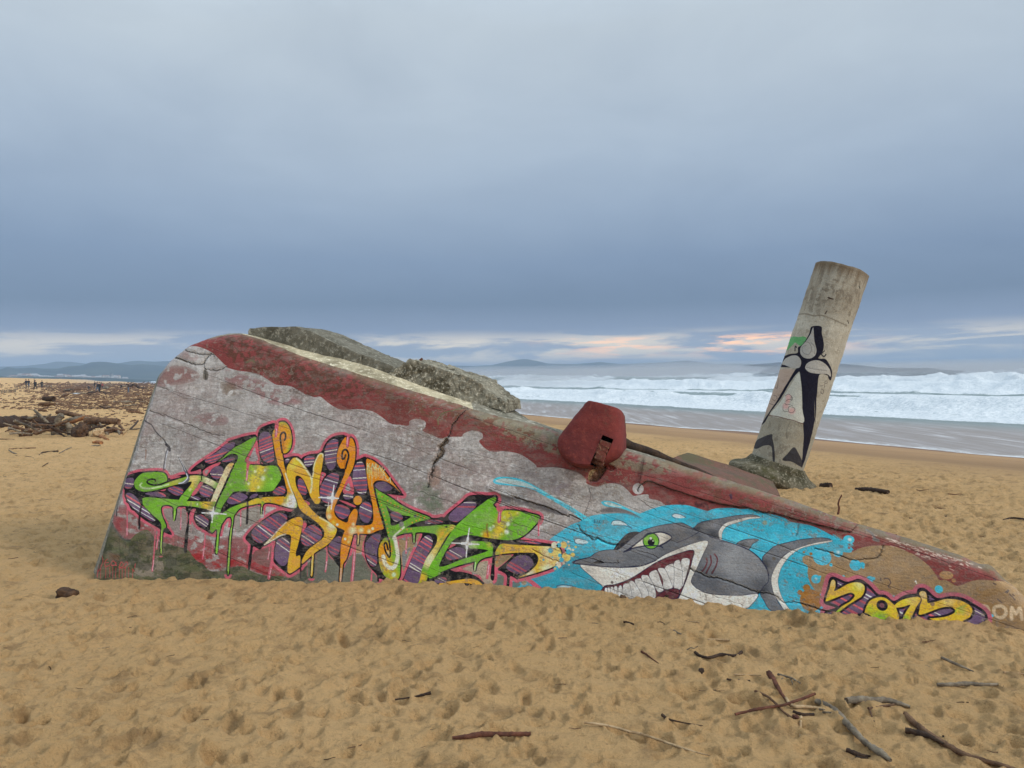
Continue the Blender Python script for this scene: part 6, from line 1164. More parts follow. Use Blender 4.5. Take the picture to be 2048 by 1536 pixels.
# ------------------------------------------------------------------ sea
na, nr_ = 760, 660
a2 = np.linspace(R(-34), R(58), na); r_ = np.r_[np.geomspace(28, 1500, nr_-90), np.geomspace(1500, 30000, 91)[1:]]
X = r_[:, None]*np.sin(a2)[None]; Y = r_[:, None]*np.cos(a2)[None]; q = -s_in(X, Y); al = -X*SH_N[1]+Y*SH_N[0]
Pq = np.stack([q, al, 0*q], -1).reshape(-1, 3)
def N2(sq, sa, seed, oct=3): return vnoise(Pq*np.array([sq, sa, 1]), 1.0, seed, oct).reshape(q.shape)
warp = N2(.004, .010, 1)*10+N2(.02, .03, 2)*3.0
qq = q+warp*sstep(5, 60, q)
Zs = np.full(q.shape, SEA_Z); foam = np.zeros(q.shape)
Hmod = N2(.0, .012, 5, 2)
def breaker(qc, H, wf, wb, ff, fb, seed, spike=.35):
    global Zs, foam
    d = qq-qc-N2(0, .015, seed, 2)*min(qc*.12, 22); hv = H*(0.72+.55*N2(0, .010, seed+1, 3)); hv = np.maximum(hv, .12*H)
    sh = np.where(d < 0, np.exp(-(d/wf)**2), np.exp(-(d/wb)**2)); z = hv*sh
    fm = sstep(-ff, -ff*.5, d)*(1-sstep(fb*.2, fb, d)); str_ = sstep(-.45, .05, N2(0, .012, seed+2, 2)+.2)
    fm = fm*((.45+.55*str_) if qc < 150 else sstep(-.25, .15, N2(0, .016, seed+2, 3)))
    lump = (N2(.22, .18, seed+3, 5)); z = z+fm*hv*spike*np.maximum(lump+.15, 0)+fm*N2(1.2, 1.0, seed+5, 3)*.09*min(H, 2)
    Zs = Zs+z; foam = np.maximum(foam, fm)
edge = 22+N2(0, .02, 9, 3)*7
breaker(37, 1.3, 4, 9, 12, 9, 20, .9)
breaker(70, .9, 7, 10, 5, 3, 30, .4)
breaker(112, 2.6, 6, 16, 22, 5, 40, .6)
breaker(200, 3.8, 8, 28, 20, 4, 50, .7)
breaker(330, 4.6, 13, 40, 20, 4, 60, .8)
breaker(560, 5.0, 20, 60, 16, 4, 70, .8)
far = sstep(300, 700, q)
Zs += far*(1.1*np.sin(qq/24+N2(0, .004, 80)*3)+.8*np.sin(qq/15.0+al/60+N2(.002, .003, 81)*4)+.5*N2(.03, .02, 82))
Zs += sstep(26, 60, q)*(N2(.12, .08, 83, 3)*.20+N2(.6, .4, 84, 3)*.06)
caps = far*sstep(.32, .7, N2(.03, .02, 85, 4))
foam = np.maximum(foam, caps*.42); foam = np.maximum(foam, sstep(24, 60, q)*(1-sstep(260, 700, q))*.42)
inner = (q < edge)
foam = np.where(q < 20, 0, foam*sstep(0, 3.5, q-edge+2))
foam = np.maximum(foam, .98*sstep(0, 2.0, q-edge)*(1-sstep(4, 16, q-edge)))
Zs = np.where(q < edge+1.5, SEA_Z+.012*N2(.3, .2, 90, 2), Zs)
Zs += .16*np.exp(-((q-edge-2.2)/1.6)**2)*(1+.6*N2(.8, .8, 91, 2))
TZ = terrain(X, Y, False)
shallow = 1-sstep(12, edge+4, q)
msea, t, b = mat('sea_water')
af = t.add('ShaderNodeAttribute'); af.attribute_name = 'foam'; aq = t.add('ShaderNodeAttribute'); aq.attribute_name = 'q'; ash = t.add('ShaderNodeAttribute'); ash.attribute_name = 'shallow'
P = t.add('ShaderNodeNewGeometry').outputs['Position']
f0, q0, s0 = af.outputs['Fac'], aq.outputs['Fac'], ash.outputs['Fac']
n1_ = t.noise(P, .5, 8, .68, .4); n2w = t.noise(P, 2.6, 6, .68, .6); n3w = t.noise(P, .07, 5, .6, .3)
rotm = t.add('ShaderNodeMapping'); rotm.inputs['Rotation'].default_value = (0, 0, math.atan2(.891, .454)*-1+math.pi/2); rotm.inputs['Scale'].default_value = (1, 1, 1); t.l.new(P, rotm.inputs[0])
mpx = t.add('ShaderNodeMapping'); mpx.inputs['Rotation'].default_value = (0, 0, -math.atan2(.454, .891)); mpx.inputs['Scale'].default_value = (1.6, .12, 1); t.l.new(P, mpx.inputs[0])
strk = t.noise(mpx.outputs[0], 1.0, 5, .62, .5)
thr = t.math('ADD', t.math('MULTIPLY', n1_, .6), t.math('MULTIPLY', n2w, .4))
fm = t.mr(t.math('ADD', f0, t.math('MULTIPLY', t.math('SUBTRACT', thr, .5), 1.8)), .42, .68)
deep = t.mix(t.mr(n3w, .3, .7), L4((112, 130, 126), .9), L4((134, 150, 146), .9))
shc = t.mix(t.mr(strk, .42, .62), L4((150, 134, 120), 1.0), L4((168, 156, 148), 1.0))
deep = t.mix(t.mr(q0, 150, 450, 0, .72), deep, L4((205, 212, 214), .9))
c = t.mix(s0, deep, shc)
# lacy foam left on the swash and its bright front edge
qe = t.math('ADD', q0, t.math('MULTIPLY', t.math('SUBTRACT', t.noise(P, 1.1, 4, .6), .5), 1.2)); ed = t.math('MULTIPLY', t.math('MULTIPLY', t.mr(qe, .9, .35), t.mr(qe, -.7, -.1)), t.mr(t.noise(P, .35, 4, .6), .38, .55, .15, .8)); e2 = t.math('MULTIPLY', t.mr(q0, 2.0, .1), t.mr(t.noise(P, 1.6, 6, .7, 1.0), .50, .58)); e2 = t.math('MULTIPLY', e2, .85)
lace = t.math('MULTIPLY', t.mr(strk, .56, .66), t.math('MULTIPLY', s0, .35))
fo = t.math('MAXIMUM', t.math('MAXIMUM', fm, t.math('MAXIMUM', ed, e2)), lace)
fc = t.mix(t.mr(n2w, .35, .65), L4((200, 207, 209), 1.0), L4((236, 238, 238), 1.0))
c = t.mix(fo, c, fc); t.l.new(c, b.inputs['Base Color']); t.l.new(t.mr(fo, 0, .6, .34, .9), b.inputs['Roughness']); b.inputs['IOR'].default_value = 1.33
bb = t.add('ShaderNodeBump'); t.put(bb.inputs['Height'], t.math('ADD', t.math('MULTIPLY', n2w, .5), t.math('MULTIPLY', n1_, .8))); bb.inputs['Distance'].default_value = .35; t.put(bb.inputs['Strength'], t.mr(s0, 0, 1, .75, .05)); t.l.new(bb.outputs[0], b.inputs['Normal'])
qn = np.where(q < 16, (Zs-TZ)/.0926, q)
keep = (TZ < Zs+.25)
F_ = grid_faces(*X.shape)[:, ::-1]; kf = keep.reshape(-1)[F_].any(1)
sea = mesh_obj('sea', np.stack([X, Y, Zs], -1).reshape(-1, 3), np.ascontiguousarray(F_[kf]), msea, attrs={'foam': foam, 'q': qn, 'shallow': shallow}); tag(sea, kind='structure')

# ------------------------------------------------------------------ far coast
def az_px(px): d = rays([(px, 750)])[0]; return math.atan2(d[0], d[1])
def ridge(name, pts, D, m_, depth=.18, base=SEA_Z-1, amp=.10, seed=0, n=260, label=None):
    pts = np.array(pts, float); pxs = np.linspace(pts[0, 0], pts[-1, 0], n); ys = np.interp(pxs, pts[:, 0], pts[:, 1])
    Vr = []; prof_ = [(-1, 0), (-.75, .22), (-.5, .50), (-.25, .80), (-.08, .97), (0, 1.0), (.2, .85), (.6, .4), (1, 0)]
    d = rays(np.stack([pxs, ys], 1)); hor = np.hypot(d[:, 0], d[:, 1])
    for dq, hq in prof_:
        Dd = D*(1+depth*dq); top_z = CAM_Z+d[:, 2]/hor*D
        X_ = d[:, 0]/hor*Dd; Y_ = d[:, 1]/hor*Dd; z_ = base+(top_z-base)*hq
        nn = vnoise(np.stack([X_, Y_, 0*X_], 1), 12.0/D, seed, 4); z_ = z_+(top_z-base)*nn*amp*(1 if 0 < hq < 1 else (0.25 if hq == 1 else 0)); Vr.append(np.stack([X_, Y_, z_], 1))
    o = mesh_obj(name, np.array(Vr).reshape(-1, 3), grid_faces(len(prof_), n)[:, ::-1].copy(), m_); tag(o, kind='structure'); return o
def veg(name, c0, c1, sc):
    m_, t, b = mat(name); P = t.add('ShaderNodeNewGeometry').outputs['Position']; n_ = t.noise(P, sc, 6, .6)
    t.l.new(t.mix(t.mr(n_, .35, .65), c0, c1), b.inputs['Base Color']); b.inputs['Roughness'].default_value = 1; b.inputs['Specular IOR Level'].default_value = 0; return m_
MH = veg('mountain_woodland', (.035, .05, .04, 1), (.07, .085, .055, 1), .01); MW = veg('coast_woodland', (.02, .03, .02, 1), (.045, .06, .035, 1), .03)
ridge('mountains', [(-260, 745), (-150, 736), (-60, 741), (0, 739), (16, 734), (33, 737), (65, 735), (88, 737.5), (117, 737), (138, 732.5), (163, 731), (182, 724.5), (197, 723.5), (212, 723.8), (236, 727), (262, 730), (285, 728), (320, 731), (380, 738), (440, 742), (520, 746)], 2500, MH, seed=3)
ridge('hills', [(150, 745), (200, 735), (240, 726), (262, 722.5), (277, 721.5), (309, 723.5), (345, 722), (390, 728), (450, 726), (520, 733), (600, 728), (700, 734), (790, 740)], 3300, MH, seed=5)
ridge('hills', [(-200, 724), (-100, 727), (0, 733), (50, 732), (90, 728), (112, 724), (140, 724.5), (165, 727), (200, 732), (260, 738)], 4000, MH, seed=6)
ridge('mountains', [(760, 741), (820, 736), (860, 737), (900, 731), (950, 732), (984, 730.5), (1010, 724), (1029, 720.5), (1045, 718), (1056, 718.5), (1075, 722), (1096, 727), (1152, 728), (1200, 724), (1240, 728), (1320, 725), (1376, 721), (1400, 724), (1432, 728), (1480, 727), (1545, 731), (1620, 731), (1685, 733), (1769, 736), (1850, 738.5)], 3300, MH, seed=8)
ridge('headland', [(-300, 745), (-100, 746), (0, 752), (20, 753), (50, 752.5), (90, 753.5), (130, 754), (160, 754.5), (200, 755), (230, 756), (262, 758), (300, 760), (350, 763)], 1750, MW, depth=.08, seed=11, amp=.2)

# far town: every building is its own object
def bmat(name, c): m_, t, b = mat(name); b.inputs['Base Color'].default_value = c; b.inputs['Roughness'].default_value = .9; return m_
BW_ = [bmat('white_render', (.48, .47, .44, 1)), bmat('cream_render', (.62, .58, .50, 1)), bmat('grey_render', (.42, .41, .40, 1))]; RT = bmat('roof_tiles', (.22, .12, .09, 1)); GLS = bmat('dark_window', (.06, .07, .08, 1))
def far_pt(px, D, z): a_ = az_px(px); return Vector((math.sin(a_)*D, math.cos(a_)*D, z))
def px_height(px, py, D): d = rays([(px, py)])[0]; return CAM_Z+d[2]/math.hypot(d[0], d[1])*D
def box(name, w_, d_, h_, m_, par, off=(0, 0, 0)):
    v = [(sx*w_/2+off[0], sy*d_/2+off[1], z+off[2]) for z in (0, h_) for sy in (-1, 1) for sx in (-1, 1)]
    F_ = [(0, 2, 3, 1), (4, 5, 7, 6), (0, 1, 5, 4), (2, 6, 7, 3), (0, 4, 6, 2), (1, 3, 7, 5)]
    return mesh_obj(name, v, F_, m_, par, smooth=False)
protoB = []
for kind in range(4):
    e = empty('town_building'); w_, h_ = ((14, 9), (22, 13), (30, 10), (18, 17))[kind]
    box('wall', w_, 11, h_, BW_[(0, 1, 0, 2)[kind]], e)
    v = [(-w_/2-.4, -5.9, h_), (w_/2+.4, -5.9, h_), (w_/2+.4, 5.9, h_), (-w_/2-.4, 5.9, h_), (-w_/2+2, 0, h_+2.6), (w_/2-2, 0, h_+2.6)]
    mesh_obj('roof', v, [(0, 1, 5, 4), (1, 2, 5), (2, 3, 4, 5), (3, 0, 4), (3, 2, 1, 0)], RT if kind < 2 else BW_[2], e, smooth=False)
    for i in range(3): box('window_band', w_*.8, .2, 1.2, GLS, e, (0, -5.6, h_*(.18+.28*i)))
    protoB.append(e)
def copy_tree(o, parent=None):
    c_ = o.copy(); COL.objects.link(c_)
    if parent is not None: c_.parent = parent
    for ch in [x_ for x_ in o.children]: copy_tree(ch, c_)
    return c_
g_ = np.random.default_rng(12)
townx = [(8, 753), (26, 751), (31, 752), (36, 752), (42, 748), (48, 749), (54, 748), (56, 752), (66, 748), (70, 750), (82, 752), (92, 752), (100, 753), (108, 753), (116, 753), (120, 749), (127, 749), (133, 750), (140, 753), (153, 751), (160, 752), (166, 750), (176, 753), (184, 753), (196, 753), (203, 752), (211, 751), (216, 753), (229, 752), (234, 751), (250, 755)]
for i, (px_, py_) in enumerate(townx):
    k_ = int(g_.integers(4)); src = protoB[k_]; D = 1840+g_.uniform(-30, 60)
    o = src if not src.get('used') else copy_tree(src)
    if o is src: src['used'] = 1
    h_ = ((9, 13, 10, 17)[k_]+2.5)*.6; z_ = px_height(px_, py_, D)-h_+1
    o.location = far_pt(px_, D, z_); o.rotation_euler = (0, 0, -az_px(px_)+g_.uniform(-.5, .5)); o.scale = (.6, .6, .6)
    tag(o, 'tiny pale building of the town on the far wooded coast', 'building', 'buildings of the far coastal town')
for src in protoB:
    if 'used' in src: del src['used']
for o in bpy.data.objects:
    if 'used' in o: del o['used']
lh = empty('lighthouse'); D = 1820; zt = px_height(223, 745, D); zb = px_height(223, 757, D); lh.location = far_pt(223, D, zb)
prf = [(0, 4.2), (2, 4.0), (zt-zb-4, 3.0), (zt-zb-4, 3.6), (zt-zb-3, 3.6)]; vv = [(r_*math.cos(a_), r_*math.sin(a_), z_) for z_, r_ in prf for a_ in np.linspace(0, 2*math.pi, 12, endpoint=False)]
mesh_obj('tower', vv, grid_faces(len(prf), 12, True), BW_[0], lh); h_ = zt-zb
vv = [(r_*math.cos(a_), r_*math.sin(a_), z_) for z_, r_ in ((h_-3, 1.8), (h_-1, 1.8), (h_, .3)) for a_ in np.linspace(0, 2*math.pi, 10, endpoint=False)]
mesh_obj('lantern', vv, grid_faces(3, 10, True), GLS, lh); tag(lh, 'tall white lighthouse rising above the far town', 'lighthouse')

# ------------------------------------------------------------------ haze
hm = bpy.data.materials.new('haze'); hm.use_nodes = True; h = NT(hm.node_tree)
for n in list(h.n): h.n.remove(n)
ho = h.add('ShaderNodeOutputMaterial'); pv = h.add('ShaderNodeVolumePrincipled'); pv.inputs['Color'].default_value = (.62, .79, 1.0, 1); pv.inputs['Density'].default_value = HAZE; pv.inputs['Anisotropy'].default_value = 0.0
h.l.new(pv.outputs[0], ho.inputs['Volume'])
x0, x1, y0, y1, z0, z1 = -12000, 26500, -400, 31000, -14, 112
hz = mesh_obj('haze', [(x_, y_, z_) for z_ in (z0, z1) for y_ in (y0, y1) for x_ in (x0, x1)], [(0, 2, 3, 1), (4, 5, 7, 6), (0, 1, 5, 4), (2, 6, 7, 3), (0, 4, 6, 2), (1, 3, 7, 5)], hm, smooth=False); tag(hz, kind='stuff')

# spray blown off the breakers
sm = bpy.data.materials.new('sea_spray'); sm.use_nodes = True; h = NT(sm.node_tree)
for n in list(h.n): h.n.remove(n)
so_ = h.add('ShaderNodeOutputMaterial'); pv = h.add('ShaderNodeVolumePrincipled'); pv.inputs['Color'].default_value = (.93, .96, 1.0, 1); pv.inputs['Density'].default_value = .007
h.l.new(pv.outputs[0], so_.inputs['Volume'])
bm = bmesh.new(); al_ax = Vector((-SH_N[1], SH_N[0], 0))
for px_, D_, la, lb, lc_ in ((960, 420, 90, 30, 6), (1060, 300, 60, 22, 4.5), (1150, 360, 60, 22, 6.5), (1250, 300, 45, 18, 5), (1390, 340, 60, 20, 6.5), (1340, 520, 140, 40, 8), (1700, 420, 120, 24, 5), (1950, 300, 80, 18, 4), (1080, 900, 400, 80, 11), (1650, 1100, 500, 90, 11), (1850, 620, 200, 40, 7), (2060, 700, 260, 50, 8), (1560, 480, 110, 30, 6)):
    a_ = az_px(px_); c_ = Vector((math.sin(a_)*D_, math.cos(a_)*D_, SEA_Z+lc_*.35)); r_ = bmesh.ops.create_icosphere(bm, subdivisions=3, radius=1.0)
    for v in r_['verts']:
        q_ = v.co*(1+.18*math.sin(v.co.x*5+px_)+.12*math.cos(v.co.y*7)); v.co = c_+al_ax*q_.x*la+Vector((SH_N[0], SH_N[1], 0))*q_.y*lb+Vector((0, 0, 1))*q_.z*lc_
bmesh.ops.recalc_face_normals(bm, faces=bm.faces[:]); me = bpy.data.meshes.new('sea_spray'); bm.to_mesh(me); bm.free(); me.materials.append(sm); o = bpy.data.objects.new('sea_spray', me); COL.objects.link(o); tag(o, kind='stuff')
# ------------------------------------------------------------------ driftwood near the camera
def lay(pts_px, rad, stiff=True, lift=0.0):
    P_ = np.array([list(G(x_, y_)) for x_, y_ in pts_px]); z = terrain(P_[:, 0], P_[:, 1], True)
    if stiff and len(P_) > 1:
        s_ = np.r_[0, np.cumsum(np.linalg.norm(np.diff(P_[:, :2], axis=0), axis=1))]; k_ = np.polyfit(s_, z, 1); zl = np.polyval(k_, s_); z = zl+max(0, np.percentile(z-zl, 88))*.9
    P_[:, 2] = z+np.asarray(rad)*.55+lift; return P_
def stick(px_str, r_px, m_, label, name='driftwood_stick', cat='driftwood', seed=0, noise_=.24, lift=0.0, seg=12, forks=(), group=None):
    if px_str[0] == 'V': r_px = [a_*.58 for a_ in r_px]; forks = [(a_, b_*.58) for a_, b_ in forks]
    p_ = pp(px_str); rp = np.interp(np.linspace(0, 1, len(p_)), np.linspace(0, 1, len(r_px)), r_px)
    D = [(G(x_, y_)-Vector(CAM)).length for x_, y_ in p_]; rad = np.array([a*d/FPX for a, d in zip(rp, D)])
    P_ = lay(p_, rad, lift=lift)
    e = empty(name, tuple(P_.mean(0)))
    if forks:
        tube('stem', P_, rad, m_, e, seg, noise_, seed)
        for k, (fp, fr) in enumerate(forks):
            q = pp(fp); D2 = [(G(x_, y_)-Vector(CAM)).length for x_, y_ in q]; r2_ = np.linspace(fr, fr*.45, len(q))*np.mean(D2)/FPX; Q_ = lay(q, r2_, lift=lift)
            tube('branch', Q_, r2_, m_, e, 6, noise_, seed+k+1)
        tag(e, label, cat, group); return e
    loc = tuple(P_.mean(0)); bpy.data.objects.remove(e)
    o = tube(name, P_-np.array(loc), rad, m_, None, seg, noise_, seed); o.location = loc; tag(o, label, cat, group); return o
stick("V 627,240 650,258 690,264 740,247 800,250 828,230", [5, 4.5, 4.5, 5, 4, 5], WD_DARK, 'dark curved stick lying alone on the sand in front of the year', seed=1)
stick("V 395,235 415,245 440,262 470,280", [3.5, 3, 2, 1.2], WD_RED, 'short reddish splintered twig below the blue paint of the wall', seed=2)
stick("V 945,335 965,365 985,400 1015,450 1040,484", [9, 8, 6, 4, 3], WD_RED, 'reddish branch with a thick broken upper end above the crossed sticks', seed=3)
stick("V 800,517 850,508 900,500 960,492 1010,488 1080,468 1145,447", [4, 4, 5, 4, 4, 4, 4], WD_RED, 'long thin red brown stick lying across the other sticks', seed=4, lift=.02)
stick("V 885,430 940,450 980,480 1010,505 1045,530", [4, 4, 4, 3, 5], WD_BRN, 'crooked brown stick passing under the long red brown one', seed=5)
stick("V 1020,450 1035,475 1060,490 1100,488 1150,490 1235,497", [4, 5, 5, 5, 4, 3], WD_PALE, 'pale thin branch running into the big grey branch', seed=6, lift=.01)
stick("V 1150,452 1190,470 1240,505 1300,570 1340,610 1380,645 1430,680 1472,705", [8, 9, 10, 10, 9, 8, 12, 5], WD_GREY, 'thick grey forked branch in the lower right with a knotty end', seed=7, forks=(("V 1200,480 1180,505 1215,525", 5), ("V 1145,460 1160,490 1185,515", 5), ("V 1420,670 1415,650 1400,640", 4)), name='driftwood_branch')
stick("V 1280,466 1350,455 1400,450 1450,444 1510,455 1556,464", [9, 11, 9, 9, 7, 4], WD_GREY, 'grey weathered log lying level right of the crossed sticks', seed=8, name='driftwood_log')
stick("V 1375,492 1440,478 1490,466", [4, 4, 3], WD_BRN, 'short brown stick tucked against the level grey log', seed=9, forks=(("V 1380,488 1390,515 1402,540", 3.5),))
stick("V 1535,514 1560,540 1600,572 1650,605 1700,632 1760,665 1820,688 1900,705 1990,726 2060,742", [7, 9, 9, 9, 8, 8, 8, 7, 6, 3], WD_BRN, 'long curved yellow brown branch leaving the frame at lower right', seed=10, name='driftwood_branch')
stick("V 1535,585 1580,596 1640,612 1700,640", [8, 9, 7, 3], WD_DARK, 'brown log half buried beside the long curved branch', seed=11, name='driftwood_log')
stick("V 148,543 190,548 230,552 290,565 340,580 400,592 500,624 600,655 690,676", [3, 4, 3.5, 4, 4, 4, 4, 3.5, 1.5], WD_PALE, 'long bleached stick slanting down at the bottom centre of the beach', seed=12)
stick("V 485,510 500,520 520,526 560,532 600,537 660,541", [5, 4, 3, 2, 2, 1], WD_DARK, 'thin dark root above the long bleached stick', seed=13)
stick("V 1085,520 1083,550 1080,592", [4, 4, 3], WD_PALE, 'stubby pale stick pointing at the viewer under the crossed sticks', seed=14)
stick("V 1280,664 1310,672 1345,674 1382,668", [7, 7, 5, 3], WD_DARK, 'dark buried root at the bottom beside the thick grey branch', seed=15)
stick("V 1325,680 1345,695 1375,700", [5, 5, 3], WD_DARK, 'stubby dark root nearest the knotty end of the grey branch', seed=65)
stick("V 985,333 1010,342 1040,352 1060,366 1082,381", [4, 3, 3, 2.5, 2], WD_GREY, 'small grey forked twig right of the thick broken branch end', seed=16, forks=(("V 1040,352 1062,380", 2.5), ("V 1010,342 1000,360", 2)))
stick("V 1050,505 1090,515 1140,508", [4, 5, 5], WD_DARK, 'short dark stick beneath the pale thin branch', seed=17)
stick("V 1690,270 1760,290 1830,306", [4, 4, 2], WD_GREY, 'grey slim stick alone on the sand below the right end of the wall', seed=18)
stick("V 1960,323 2010,318 2060,316", [3, 3, 3], WD_PALE, 'pale stick cut off by the right edge of the picture', seed=19)
stick("V 1672,378 1740,382 1800,378 1860,380 1935,378", [5, 6, 6, 5, 3], WD_GREY, 'long grey stick lying level near the right edge', seed=20)
stick("V 765,376 810,370 862,358", [3, 3, 4], WD_DARK, 'thin dark twig left of the thick broken branch end', seed=21)
stick("V 795,336 850,333 912,330", [2, 2, 1.5], WD_PALE, 'very thin pale straw above the thin dark twig', seed=22)
stick("V 682,176 730,175 775,176", [3, 3, 3], WD_PALE, 'short pale stick lying level under the shark tail', seed=23)
stick("V 535,132 550,148 566,160", [3.5, 3, 2.5], WD_GREY, 'stubby grey stick under the shark belly', seed=24)
stick("V 1698,612 1725,606 1752,598", [3, 3, 3], WD_DARK, 'little dark stick above the long curved branch', seed=25)
stick("V 318,104 340,108 362,114", [3.5, 4, 3], WD_DARK, 'small dark stick close below the shark teeth', seed=26)
stick("V 465,92 480,90 495,100", [2, 2, 2], WD_DARK, 'tiny bent black twig below the shark belly', seed=27)
stick("V 30,156 60,153 90,150", [2, 2.5, 2], WD_BRN, 'small brown stick below the yellow letter at the centre', seed=28)
stick("Z 905,1488 935,1484 962,1478 1000,1475 1061,1471", [3, 4.5, 5, 4, 4], WD_RED, 'red brown stick lying level at the bottom centre', seed=29, forks=(("Z 985,1476 992,1466 998,1462", 2.5),))
stick("Z 790,1404 825,1403 862,1399", [1.5, 1.5, 3], WD_DARK, 'thin dark twig with a thicker right end, centre of the beach', seed=30)
stick("Z 1712,979 1735,983 1755,988 1777,993", [3, 4, 4, 3], WD_DARK, 'dark stick on the sand behind the wall, right of the pillar', seed=31)
stick("Z 1742,983 1752,986 1775,990", [2.5, 3, 2.5], WD_DARK, 'stubby dark stick lying against the longer one behind the wall', seed=32)
stick("Z 2008,1037 2025,1035 2050,1041", [2, 1.5, 1.5], WD_DARK, 'bent dark twig at the right edge behind the wall', seed=33)
stick("Z 1642,972 1652,973 1662,974", [5, 6, 6], WD_DARK, 'stub of dark log just right of the pillar footing', seed=34, name='driftwood_log')
stick("Z 1548,966 1558,962 1572,957", [2.5, 3.5, 2], WD_ORA, 'flat piece of light wood against the foot of the pillar', seed=35)
stick("Z 1541,969 1545,965 1549,962", [2.5, 3, 2], WD_DARK, 'small dark chunk beside the light wood at the pillar foot', seed=36)
a_ = G(1674, 1029); d_ = (a_-Vector(CAM)).length; up_ = 36*d_/FPX
o = tube('driftwood_stick', [(0, 0, -.05), (.03, 0, up_*.3), (.02, 0, up_*.6), (up_*.25, 0, up_*1.0)], [.016, .014, .012, .008], WD_RED, None, 6, .2, 37); o.location = a_; tag(o, 'thin reddish twig standing upright in the sand behind the wall', 'driftwood')
stick("A 480,85 430,150 350,225", [1.5, 1.5, 1.5], WD_DARK, 'thin dark twig leaning out beside the left edge of the wall', seed=38, lift=.15)
def lump(name, px, py, r_px, m_, label, seed, asp=(1, .8, .7), cat='driftwood', emb=.4, group=None, amp=.34, lift=0):
    a_ = G(px, py); r_ = r_px*(a_-Vector(CAM)).length/FPX; bm = bmesh.new(); bmesh.ops.create_icosphere(bm, subdivisions=4, radius=1.0)
    me = bpy.data.meshes.new(name); bm.to_mesh(me); bm.free(); co_ = np.zeros(len(me.vertices)*3, np.float32); me.vertices.foreach_get('co', co_); co_ = co_.reshape(-1, 3)
    n_ = vnoise(co_, 1.6, seed, 5)*amp*1.6; n2_s = -np.abs(vnoise(co_, 3.2, seed+5, 3))*amp*.8; co_ = co_*(1+n_+n2_s)[:, None]*np.array(asp)*r_
    me.vertices.foreach_set('co', co_.astype(np.float32).ravel()); me.update(); me.polygons.foreach_set('use_smooth', np.ones(len(me.polygons), bool)); me.materials.append(m_)
    o = bpy.data.objects.new(name, me); COL.objects.link(o); o.location = (a_.x, a_.y, float(terrain(np.array([a_.x]), np.array([a_.y]))[0])+r_*asp[2]*emb+lift); o.rotation_euler = (0, 0, seed); tag(o, label, cat, group); return o
WD_ROT = wood('rotten_red_wood', (50, 37, 28), (82, 60, 42))
lump('wood_chunk', 135, 1190, 16, WD_ROT, 'red brown lump of rotten wood in front of the left end of the wall', 3, (1.1, .9, .75), emb=.55)
lump('wood_chunk', 1402, 1348, 7, WD_DARK, 'small dark lump below the curved dark stick', 4, (1, .8, .7))
lump('wood_chunk', 1246, 1193, 8, WD_BRN, 'brown lump of wood against the wall under the shark teeth', 5, (1.2, .7, .6))
lump('wood_chunk', 1306, 1189, 10, WD_ORA, 'light brown rounded lump against the wall under the shark mouth', 6, (1.2, .8, .5))
lump('wood_chunk', 1335, 1193, 5, WD_DARK, 'dark small lump against the wall at the corner of the shark mouth', 7, (1.3, .8, .6))
lump('wood_chunk', 1592, 1443, 7, WD_RED, 'red brown knot of wood at the end of the crossed sticks', 8, (1, .8, .8))
m_pl, t, b = mat('blue_plastic'); b.inputs['Base Color'].default_value = (.30, .45, .70, 1); b.inputs['Roughness'].default_value = .4
lump('plastic_scrap', 455, 1168, 4, m_pl, 'scrap of light blue plastic on the sand before the left part of the wall', 9, (1.5, .6, .3), 'litter')

